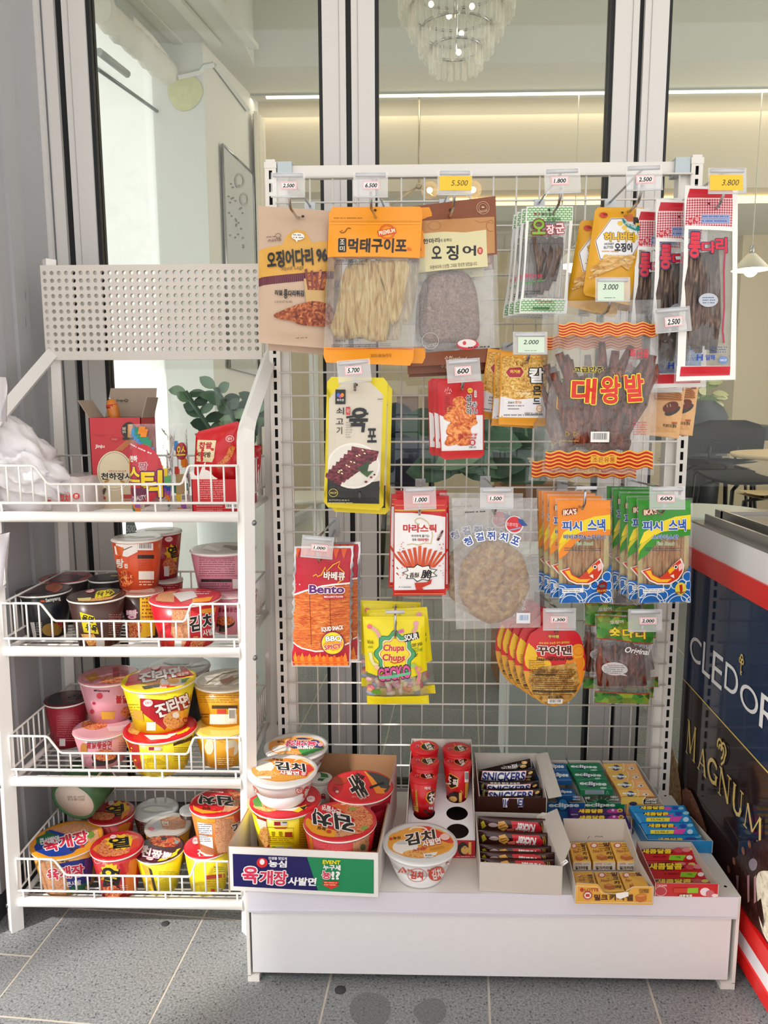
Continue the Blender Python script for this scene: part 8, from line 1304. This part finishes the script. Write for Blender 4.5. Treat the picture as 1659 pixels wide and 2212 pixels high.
minttray('orange and yellow herb candy display box beside the slotted post', [(.3125, .226), (.3905, .226), (.3575, .318), (.283, .318)], .05, .102, ORG, [('p', [(700, 392), (905, 390), (880, 425), (885, 452), (700, 452)], 'e6c25a'), ('l', [(905, 390), (882, 420), (885, 452)], 7, 'f2ead6'), ('t', 'COMFORT', 905, 402, 1000, 425, 'f4ece0', {'b': .05, 'sl': .15}), ('t', 'Herb Candy', 900, 428, 998, 448, 'f4ece0', {'b': .04, 'sl': .1}), ('e', 800, 446, 34, 16, '3a3a5a')], 0)
GRPM = dict(group='small mint packs')
for k, (q, y0, y1, lb, x) in enumerate((([(60, 112), (236, 108), (258, 166), (92, 170)], .308, .285, 'rear', (70, 118, 225, 160)), ([(100, 172), (262, 170), (292, 250), (128, 252)], .285, .258, 'middle', (110, 190, 262, 232)), ([(140, 322), (298, 318), (330, 375), (170, 378)], .258, .236, 'lowest front', (160, 335, 290, 365)))):
    block('mint_pack', 'blue mint pack, %s one in the blue display box' % lb, 'mint pack', KN, q, y0, y1, .014, BLU, ec(*x, '6aa0c8', '123a6a', 2)[:2], **GRPM)
for k, (q, y0, y1, lb, x) in enumerate((([(246, 110), (520, 105), (552, 172), (286, 178)], .308, .285, 'rear', (280, 126, 500, 158)), ([(290, 182), (554, 178), (587, 240), (326, 248)], .285, .259, 'middle', (314, 194, 535, 228)), ([(328, 252), (590, 246), (636, 322), (362, 330)], .259, .228, 'front', (355, 265, 580, 305)))):
    block('mint_pack', 'green mint pack, %s one in the green display box' % lb, 'mint pack', KN, q, y0, y1, .016, GRN, ec(*x, '9ac8b0', '14284a', 2), fops=[('r', 400, 335, 560, 368, '9aaab8'), ('fine', 405, 338, 555, 364, 3, '1a3a4a'), ('l', [(585, 340), (600, 365), (575, 365), (585, 340)], 4, '9ac8b0')] if k == 2 else (), **GRPM)
for k, (q, y0, y1, lb) in enumerate((([(550, 112), (826, 108), (859, 180), (585, 182)], .308, .285, 'rear'), ([(587, 185), (861, 182), (896, 250), (625, 252)], .285, .263, 'second from rear'), ([(628, 255), (898, 252), (941, 322), (668, 325)], .263, .243, 'second from front'), ([(670, 328), (943, 325), (988, 385), (702, 390)], .243, .229, 'front'))):
    x0, y0_ = q[0]; sx = 40+8*k
    block('candy_pack', 'orange herb candy pack, %s one in its display box' % lb, 'candy pack', KN, q, y0, y1, .013, ORG, [('p', [(q[0][0]+4, q[0][1]+2), (q[0][0]+150, q[0][1]), (q[0][0]+185, q[0][1]+35), (q[3][0]+130, q[3][1]-4), (q[3][0]+4, q[3][1]-3)], 'd8b050'), ('e', x0+108, y0_+38, 32, 24, '3a4a6a'), ('t', 'eclipse', x0+42, y0_+24, x0+160, y0_+50, 'e8ecec', {'b': .05, 'r': 2}), ('ring', x0+150, y0_+35, 26, 40, 4, 'f2ead6', {'a0': -60, 'a1': 60}), ('fine', x0+200, y0_+10, x0+260, y0_+30, 2, 'f0dcc0'), ('e', x0+235, y0_+44, 28, 12, 'd8d0c4'), ('e', x0+240, y0_+44, 8, 6, '6a4a3a')], group='orange herb candy packs')
# -- chewy candy trays
def chew(name, tl, tg, FLs, cols, rows, Kc, box_m, group, label, fr=(), hb=.026):
    l, inv = tray(tl, *FLs, .026, hb, CGR, box_m, th=.0014); crop(*Kc)
    if fr: I = Ink(plane_map((FLs[0][0], FLs[0][1], ZD), (0, -1, 0))); I.run(fr).done('front_print', l, inv)
    for k, (q, y0, y1, tb, dt, ex) in enumerate(rows):
        ops = []
        if tb: ops += [('p', wob((tb[0]+tb[2])/2, (tb[1]+tb[3])/2, (tb[2]-tb[0])*.54, (tb[3]-tb[1])*.62, .05, 2), '1c1410'), ('t', '새콤달콤', *tb, 'f2d63a', {'b': .06, 'o': (.03, 'c8641a'), 'sl': .05})]
        block(name, label[k], 'candy stick', Kc, q, y0, y1, .016, cols, ops+list(ex), group=group, soft=.003)
PU = mat('3f1d66', .28); SB = mat('2288c8', .28); RR = mat('c41c26', .28)
pk = lambda x, y: [('p', wob(x, y, 55, 20, .1, 4), 'b0308a'), ('e', x+50, y-4, 24, 16, 'e0b45a'), ('e', x+50, y-2, 14, 9, '8a5a1a'), ('e', x-8, y-6, 12, 10, 'd8b8d8')]
chew('candy_stick', 'flat grey tray of purple grape candy sticks', 0, [(.1877, .171), (.3073, .169), (.3225, .222), (.1945, .222)], PU, [([(262, 482), (728, 490), (745, 545), (278, 540)], .218, .204, (345, 494, 550, 526), 0, pk(640, 510)+[('t', 'CROWN', 282, 535, 340, 546, 'c8b8d8', {'b': .02})]), ([(278, 542), (746, 548), (765, 592), (292, 590)], .204, .19, (348, 548, 565, 580), 0, pk(650, 565)+[('t', 'CROWN', 288, 572, 352, 588, 'c8b8d8', {'b': .02})]), ([(294, 592), (768, 594), (812, 664), (312, 664)], .19, .172, (358, 592, 598, 634), 0, pk(660, 612)+[('p', [(570, 640), (660, 640), (650, 662), (590, 662)], 'c0308a')])], KN, CGR, 'purple grape candy sticks', ['purple candy stick, rear one', 'purple candy stick, middle one of three', 'purple candy stick at the tray front'])
bl = lambda x0, y0: [('p', [(x0, y0), (x0+200, y0), (x0+190, y0+32), (x0, y0+32)], 'ecd83a'), ('p', [(x0+190, y0+32), (x0+205, y0-8), (x0+300, y0-10), (x0+270, y0+34)], 'd84aa8'), ('e', x0+330, y0+15, 24, 20, 'b8d8ec'), ('e', x0+270, y0-32, 30, 18, '2a4aa8'), ('e', x0+330, y0-38, 26, 14, '8ac0d8'), ('t', '25.06.2', x0+35, y0+8, x0+150, y0+24, '6a5a1a', {'b': 0}), ('p', [(x0+215, y0-10), (x0+150, y0-20), (x0+230, y0-30)], 'd84aa8')]
chew('candy_stick', 'flat tray of sky blue candy sticks near the freezer', 0, [(.3275, .133), (.457, .131), (.4475, .222), (.3265, .222)], SB, [([(770, 462), (1235, 458), (1258, 515), (800, 520)], .219, .202, (860, 470, 1062, 496), 0, [('e', 1090, 490, 30, 14, 'd84aa8'), ('e', 1150, 485, 26, 14, '2a4aa8'), ('e', 1200, 488, 22, 12, '8ac0d8')]), ([(805, 520), (1262, 516), (1305, 605), (860, 605)], .202, .182, (890, 520, 1095, 548), 0, bl(910, 566)), ([(865, 608), (1310, 606), (1358, 705), (905, 705)], .182, .16, (925, 616, 1140, 646), 0, bl(945, 668)), ([(905, 708), (1362, 708), (1440, 800), (920, 765)], .16, .136, (1000, 735, 1215, 762), 0, [('p', [(1000, 708), (1240, 708), (1200, 728), (990, 724)], 'd8b84a'), ('e', 1280, 745, 50, 16, '2a4aa8'), ('e', 1340, 722, 30, 14, '8ac0d8')])], KN, SB, 'sky blue candy sticks', ['sky blue candy stick, rear one', 'sky blue candy stick, second from the rear', 'sky blue candy stick, third from the rear', 'sky blue candy stick at the tray front'])
rd = lambda x0, y0: [('p', [(x0, y0), (x0+140, y0), (x0+110, y0+46), (x0-8, y0+40)], '8ac02a'), ('t', '7개입', x0+50, y0+10, x0+90, y0+26, '3a5a10', {'b': .02}), ('e', x0+165, y0+20, 26, 18, 'efe0e0'), ('e', x0+75, y0-40, 38, 22, 'c84a54'), ('e', x0+140, y0-44, 36, 20, 'd8808a'), ('e', x0+190, y0-52, 22, 12, 'd8c86a'), ('fine', x0-140, y0+2, x0-20, y0+30, 1, '7a1018')]
chew('candy_stick', 'small red tray of strawberry candy sticks at the deck corner', 0, [(.298, -.0045), (.4125, -.0055), (.413, .128), (.3045, .128)], RR, [([(832, 826), (1308, 826), (1345, 925), (880, 925)], .122, .098, (875, 828, 1120, 865), 0, rd(1105, 878)), ([(890, 930), (1352, 930), (1372, 985), (905, 985)], .096, .078, None, 0, [('e', 1200, 950, 40, 14, 'd8808a'), ('e', 1290, 955, 30, 14, 'd8c86a'), ('p', [(1000, 945), (1160, 940), (1160, 955), (1000, 958)], 'c8a82a')]), ([(905, 985), (1375, 985), (1425, 1075), (950, 1075)], .072, .044, (935, 945, 1210, 998), 0, rd(1200, 1020)), ([(960, 1078), (1430, 1078), (1490, 1130), (985, 1140)], .042, .012, (1000, 1078, 1285, 1112), 0, [('e', 1340, 1095, 34, 20, 'c84a54'), ('e', 1400, 1095, 30, 14, 'd8c86a'), ('p', [(1180, 1118), (1300, 1112), (1290, 1130), (1180, 1134)], '8ac02a')])], KN, RR, 'red strawberry candy sticks', ['red candy stick, rear one', 'red candy stick peeping out from under another', 'red candy stick lying tilted on its neighbour', 'red candy stick right behind the tray front'], fr=[('t', 'CROWN', 1002, 1120, 1080, 1138, 'e8d0d0', {'b': .03}), ('e', 1030, 1175, 48, 38, 'b83a4a'), ('ring', 1030, 1175, 48, 38, 4, 'e8c8c8'), ('p', sq(1132, 1145, 215, 48, 5, .3), '7a1018'), ('r', 1138, 1150, 1255, 1190, 'c83a2a'), ('p', [(1255, 1148), (1342, 1146), (1340, 1190), (1250, 1192)], '8ac02a'), ('e', 1400, 1180, 42, 34, 'efe0e2'), ('e', 1440, 1195, 36, 30, 'c86a74'), ('e', 1480, 1210, 26, 14, 'efe0e2'), ('p', wob(1235, 1210, 60, 12, .05, 2), '1c1410'), ('t', '새콤달콤', 1180, 1200, 1292, 1220, 'f2ecd8', {'b': .05})])
# -- milk caramel box
YC = mat('e0a83c', .33)
crop(*KN)
l, inv = tray('yellow open box of small milk caramel packs overhanging the deck edge', (.1486, -.028), (.2872, -.0295), (.279, .125), (.158, .125), .035, .075, CGR, YC, th=.0016, hs=[(0, .035), (.5, .04), (1, .075)], notch=[(0, .04), (.28, .038), (.36, .022), (.5, .014), (.66, .018), (.72, .034), (1, .036)])
pn = Vector((-.0015, -.1386, 0)); I = Ink(plane_map((.1486, -.028, ZD), pn)); I.run([('l', [(335, 1130), (500, 1140), (540, 1190), (700, 1200), (800, 1140), (960, 1140), (958, 1275), (330, 1265), (335, 1130)], 4, 'f4e8c8'), ('t', 'LOTTE', 396, 1152, 512, 1178, 'a83a2a', {'b': .03}), ('e', 374, 1165, 16, 17, 'b82a2a'), ('p', star(422, 1210, 44, 40, 14, .8), 'b0504a'), ('e', 422, 1210, 28, 25, 'f0e0d0'), ('r', 405, 1198, 438, 1222, 'b83a3a'), ('t', '밀크', 475, 1202, 590, 1252, '4a2214', {'b': .05}), ('t', '카라', 600, 1202, 735, 1252, '4a2214', {'b': .05}), ('t', '멜', 742, 1202, 800, 1256, '4a2214', {'b': .05}), ('p', [(655, 1190), (760, 1178), (762, 1215), (690, 1240), (658, 1225)], 'f4f2ee'), ('p', [(820, 1215), (860, 1198), (912, 1205), (910, 1250), (860, 1268), (822, 1255)], 'c06a2a'), ('p', [(820, 1215), (860, 1198), (912, 1205), (870, 1222)], 'd88a4a'), ('l', [(850, 1158), (932, 1160), (930, 1186), (852, 1186), (850, 1158)], 4, '5a3014'), ('t', '12개입', 860, 1162, 925, 1182, '5a3014', {'b': .03})]); I.done('front_print', l, inv)
P = [(.1565, .1255), (.2795, .1255)]; hb_ = .075; zt_ = ZD+.075; b0_ = A(255, 672, Y=.13); b1_ = A(750, 672, Y=.13)
l2_, i2_ = l, inv; pan(l, inv, [(.157, .126, ZD+.07), (.28, .126, ZD+.07), (.272, .132, b1_.z), (.152, .132, b0_.z)], .0014, CGR, 'lid_flap')
I = Ink(plane_map((.157, .126, ZD+.07), (0, -1, .03)), base=.0016); I.l([(420, 735), (436, 715)], 4, '1c1c22'); I.l([(480, 722), (492, 712), (500, 722), (512, 712), (522, 722), (535, 714), (548, 722)], 4, '1c1c22'); I.done('price_note', l, inv)
YP = mat('e4ad42', .33)
def car(x0, y0, x1, y1, sk):
    w, h = x1-x0, y1-y0; q = lambda fx, fy: (x0+w*fx+sk*fy, y0+h*fy)
    return [('l', [q(.05, .05), q(.95, .05), q(.95, .93), q(.05, .93), q(.05, .05)], 3, 'f0d8a0'), ('e', *q(.28, .2), w*.17, h*.13, 'c05a50'), ('e', *q(.28, .2), w*.11, h*.09, 'efdccc'), ('t', 'No.1', *q(.18, .4), *q(.48, .55), 'a8503a', {'b': .02}), ('t', '밀', *q(.72, .06), *q(.94, .26), '4a2214', {'b': .05}), ('t', '크', *q(.72, .29), *q(.94, .45), '4a2214', {'b': .05}), ('t', '카', *q(.72, .5), *q(.94, .68), '4a2214', {'b': .05}), ('t', '라', *q(.72, .72), *q(.94, .9), '4a2214', {'b': .05}), ('p', [q(.22, .72), q(.45, .62), q(.68, .74), q(.66, .9), q(.4, .95), q(.2, .86)], 'b8622a'), ('p', [q(.22, .72), q(.45, .62), q(.68, .74), q(.44, .8)], 'd08a4a'), ('fine', *q(.5, .1), *q(.66, .55), 4, '9a6a2a')]
cg = dict(group='yellow milk caramel packs')
nm_ = ['nearest the wafer carton', 'in the middle', 'nearest the red tray']
for r_, (yt, yb_, qs) in enumerate(((.118, .064, [[(262, 768), (400, 764), (452, 930), (300, 935)], [(412, 764), (600, 762), (655, 930), (468, 932)], [(605, 764), (800, 762), (860, 930), (668, 932)]]), (.045, -.018, [[(290, 1012), (462, 1008), (520, 1170), (330, 1130)], [(475, 1012), (668, 1010), (735, 1172), (530, 1175)], [(680, 1012), (870, 1010), (935, 1130), (745, 1172)]]))):
    for k, q in enumerate(qs):
        sx = q[3][0]-q[0][0]; x0, x1 = q[0][0], q[1][0]; y0, y1 = q[0][1], q[3][1]
        block('caramel_pack', 'yellow milk caramel pack, %s row, %s' % (('back', 'front')[r_], nm_[k]), 'candy pack', KN, q, yt, yb_, .018, YP, car(x0, y0, x1, max(y1, 1165) if r_ else y1, sx), fops=[('r', q[3][0]+2, 936, q[2][0]-2, 1000, 'ece6da'), ('t', '밀크카라멜', q[3][0]+20, 966, q[2][0]-28, 996, '4a2a1a', {'b': .04}), ('t', 'LOTTE', q[3][0]+20, 942, q[3][0]+70, 954, 'b8483a', {'b': .02}), ('fine', q[3][0]+90, 942, q[2][0]-28, 956, 1, '8a7a6a')] if r_ == 0 else (), **cg)
# ================================================================== ICE CREAM FREEZER
full(); XF = .483; yA, yB = .40, -1.15; Z_ = lambda x, y: A(x, y, X=XF).z
l, inv = root('ice_cream_freezer', 'chest freezer with navy and brown glossy poster side, red trim', 'freezer', (.9, -.3, 0))
REDT = mat('df1e1c', .28); FWH = mat('e9eaee', .25); DKF = mat('1a1416', .5); ALF = mat('9a9894', .28, .7)
zT = Z_(1497.6, 1128); zr1_ = Z_(1493.6, 1180); zr0_ = Z_(1493.6, 1223); zl1 = Z_(1606, 1961); zw1 = Z_(1597, 2001); zw0 = Z_(1597, 2036); zb0 = .022
mb = MB(); mb.box(XF+.012, yB, .06, XF+.62, yA, zT-.001, DKF); mb.build('cabinet', l, inv)
mb = MB(); mb.box(XF-.004, yB, zr1_, XF+.02, yA, zT, FWH); mb.box(XF-.004, yB, zw0, XF+.02, yA, zw1, FWH); mb.build('white_band', l, inv)
mb = MB()
for z0, z1 in ((zr0_, zr1_), (zw1, zl1), (zb0, zw0)):
    h = z1-z0; mb.box(XF-.008, yB, z0+h*.42, XF+.02, yA, z1, REDT); mb.box(XF-.006, yB, z0+h*.2, XF+.02, yA, z0+h*.4, REDT); mb.box(XF-.004, yB, z0, XF+.02, yA, z0+h*.18, REDT)
mb.build('red_trim', l, inv)
mb = MB(); mb.box(XF+.03, yB+.02, 0, XF+.6, yA-.02, .06, mat('17181a', .6)); mb.build('plinth', l, inv)
mb = MB(); mb.box(XF-.004, yB, zT, XF+.05, yA, zT+.004, ALF); mb.box(XF+.016, yB, zT+.004, XF+.022, yA-.03, zT+.022, ALF); mb.box(XF+.05, yB, zT+.0, XF+.056, yA-.03, zT+.03, ALF); mb.box(XF+.05, yA-.04, zT, XF+.62, yA, zT+.028, ALF); mb.build('lid_track', l, inv)
mb = MB(); mb.box(XF+.058, yB, zT+.014, XF+.62, yA-.042, zT+.02, mat('b9a88e', .06, 0, .75)); mb.box(XF+.03, yB, zT-.02, XF+.62, yA, zT-.005, mat('cfc6b8', .5)); mb.build('sliding_lid', l, inv)  # tan lid colour has a beige reflection painted in
PAN = mat('11264a', .07); PBR = mat('2c2024', .07)
mb = MB(); mb.add([(XF, yB, zl1), (XF, yA, zl1), (XF, yA, zr0_), (XF, yB, zr0_)], [(0, 1, 2, 3)], PAN); mb.build('side_poster', l, inv)
# poster art, laid out on the side plane itself: x = -Y, y = -Z (millimetres)
def fm_(x, y, lift): return Vector((XF-lift, -x/1000, -y/1000))
def Q(x, y): p = A(x, y, X=XF); return -p.y*1000, -p.z*1000
I = Ink(fm_, 60, .00008, .0006); ye = -yA*1000+1; a = Q(1489, 1480); b = Q(1659, 1668); s = (b[1]-a[1])/(b[0]-a[0]); yl_ = lambda x: a[1]+s*(x-a[0])
def GLS(c): return mat(c, .07)
x1_ = 1140; bot = -zl1*1000-1; xk = a[0]+(bot-a[1])/s if s > 0 else x1_
I.p([(ye, yl_(ye)), (x1_ if yl_(x1_) < bot else xk, min(yl_(x1_), bot)), (x1_ if yl_(x1_) < bot else xk, bot), (ye, bot)], GLS('2c2024'))
I.l([(ye, yl_(ye)), (xk, bot)], 3.4, GLS('d8bc6a'))
def ltr(ch, q, c, bb=.0):   # a letter placed by its picture box corners on the panel
    k_ = .055*(q[1][1]-q[0][1]); (x0, y0), (x1, y1) = Q(*q[0]), Q(q[1][0]-k_*.0+0, q[1][1]); x1 = Q(q[1][0], q[0][1])[0]; x0 = Q(q[0][0]+k_, q[1][1]-0)[0] if False else x0; I.t(ch, x0, y0, x1, y1, GLS(c), bb, res=8)
for ch, q in (('C', ((1493, 1368), (1518, 1444))), ('L', ((1521, 1385), (1539, 1472))), ('E', ((1542, 1404), (1565, 1497))), ('D', ((1569, 1428), (1599, 1515))), ('O', ((1602, 1468), (1643, 1560)))): ltr(ch, q, 'f2f2f4', .0)
ltr('R', ((1646, 1495), (1690, 1612)), 'f2f2f4')
k0 = Q(1603, 1430); I.ring(k0[0], k0[1]-9, 4.5, 5, 3.4, GLS('d8bc6a')); I.ring(k0[0]-5, k0[1]-2, 4, 4.5, 3, GLS('d8bc6a')); I.ring(k0[0]+5, k0[1]-2, 4, 4.5, 3, GLS('d8bc6a')); I.r(k0[0]-1.6, k0[1], k0[0]+1.6, k0[1]+24, GLS('d8bc6a')); I.r(k0[0], k0[1]+17, k0[0]+6, k0[1]+20, GLS('d8bc6a')); I.r(k0[0], k0[1]+22, k0[0]+5, k0[1]+25, GLS('d8bc6a'))
def serif(ch, strokes, q):
    P = [Q(*q[0]), Q(q[1][0]-.03*(q[1][1]-q[0][1]), q[1][1])]; P[0] = (Q(q[0][0]+.0, q[0][1])[0], P[0][1]); P[1] = (Q(q[1][0], q[0][1])[0], P[1][1])
    for st, w in strokes: I.l([(P[0][0]+(P[1][0]-P[0][0])*u, P[0][1]+(P[1][1]-P[0][1])*v) for u, v in st], w, GLS('dcc274'))
thin, fat, sf = 3.2, 8, 3
serif('M', [([(.16, 0), (.1, 1)], thin), ([(.16, 0), (.5, .9)], fat), ([(.5, .9), (.86, 0)], thin), ([(.86, 0), (.92, 1)], fat), ([(0, 1), (.22, 1)], sf), ([(.78, 1), (1.05, 1)], sf), ([(.05, 0), (.24, 0)], sf), ([(.8, 0), (1, 0)], sf)], ((1487, 1553), (1508, 1650)))
serif('A', [([(.1, 1), (.48, 0)], thin), ([(.48, 0), (.88, 1)], fat), ([(.24, .66), (.74, .66)], thin), ([(0, 1), (.22, 1)], sf), ([(.72, 1), (1.02, 1)], sf)], ((1512, 1608), (1532, 1683)))
g = [(.5+.48*math.cos(math.radians(t)), .5+.5*math.sin(math.radians(t))) for t in range(-50, -311, -20)]
serif('G', [(g, fat), ([(.86, 1-.02), (.86, .55)], fat), ([(.62, .55), (1.02, .55)], sf), ([(.85, .05), (.85, .25)], sf)], ((1534, 1632), (1556, 1704)))
serif('N', [([(.12, 0), (.12, 1)], thin), ([(.12, 0), (.88, 1)], fat), ([(.88, 1), (.88, 0)], thin), ([(0, 1), (.28, 1)], sf), ([(.7, 0), (1.05, 0)], sf), ([(0, 0), (.2, 0)], sf)], ((1558, 1655), (1584, 1744)))
serif('U', [([(.14, 0), (.14, .65), (.25, .92), (.5, 1), (.74, .92), (.85, .65)], fat), ([(.85, .7), (.85, 0)], thin), ([(0, 0), (.3, 0)], sf), ([(.7, 0), (1.02, 0)], sf)], ((1588, 1690), (1612, 1776)))
serif('M', [([(.16, 0), (.08, 1)], thin), ([(.16, 0), (.5, .9)], fat), ([(.5, .9), (.86, 0)], thin), ([(.86, 0), (.94, 1)], fat), ([(0, 1), (.22, 1)], sf), ([(.78, 1), (1.08, 1)], sf)], ((1614, 1728), (1656, 1832)))
h0_ = Q(1563, 1624)
for rr, ww in ((22, 5), (12, 5)):
    I.ring(h0_[0]-rr*.42, h0_[1]-rr*.35, rr*.5, rr*.62, ww, GLS('dcc274'), 150, 375); I.ring(h0_[0]+rr*.42, h0_[1]-rr*.35, rr*.5, rr*.62, ww, GLS('dcc274'), 165, 390); I.l([(h0_[0]+rr*.86, h0_[1]-rr*.1), (h0_[0]+rr*.6, h0_[1]+rr*.7), (h0_[0]+rr*.1, h0_[1]+rr*1.2)], ww, GLS('dcc274'))
pl = lambda pts, c: I.p([Q(*p) for p in pts], c)
pl([(1449, 1605), (1458, 1620), (1468, 1655), (1475, 1700), (1477, 1738), (1462, 1740), (1445, 1720), (1440, 1650)], 'tan')
pl([(1477, 1706), (1486, 1702), (1497, 1708), (1510, 1735), (1522, 1765), (1532, 1795), (1530, 1800), (1510, 1775), (1490, 1745), (1479, 1738)], 'cone')
pl(smooth([(1575, 1880), (1590, 1856), (1610, 1838), (1628, 1822), (1650, 1815), (1680, 1800), (1740, 1850), (1745, 2080), (1640, 2010), (1612, 1965), (1590, 1925)], 2), 'choc')
pl(smooth([(1638, 1890), (1655, 1878), (1700, 1890), (1745, 1990), (1740, 2120), (1660, 2035), (1645, 1985), (1642, 1940)], 2), 'icecream')
pl([(1640, 1950), (1650, 1940), (1658, 1990), (1655, 2005), (1644, 1975)], GLS('2a1612')); pl([(1620, 1892), (1625, 1890), (1625, 1948), (1621, 1950)], GLS('b88a8e')); pl([(1635, 1895), (1640, 1890), (1640, 1948), (1635, 1952)], GLS('b88a8e')); pl([(1596, 1890), (1602, 1892), (1601, 1925), (1598, 1925)], GLS('8a6a70')); pl(smooth([(1622, 1862), (1634, 1852), (1644, 1862), (1640, 1880), (1628, 1882)], 2), GLS('8f8492'))
for x, y in ((1580, 1878), (1592, 1860), (1612, 1838), (1626, 1824)): q = Q(x, y); I.e(q[0], q[1], 7, 7, 'cone')
I.done('poster_art', l, inv)
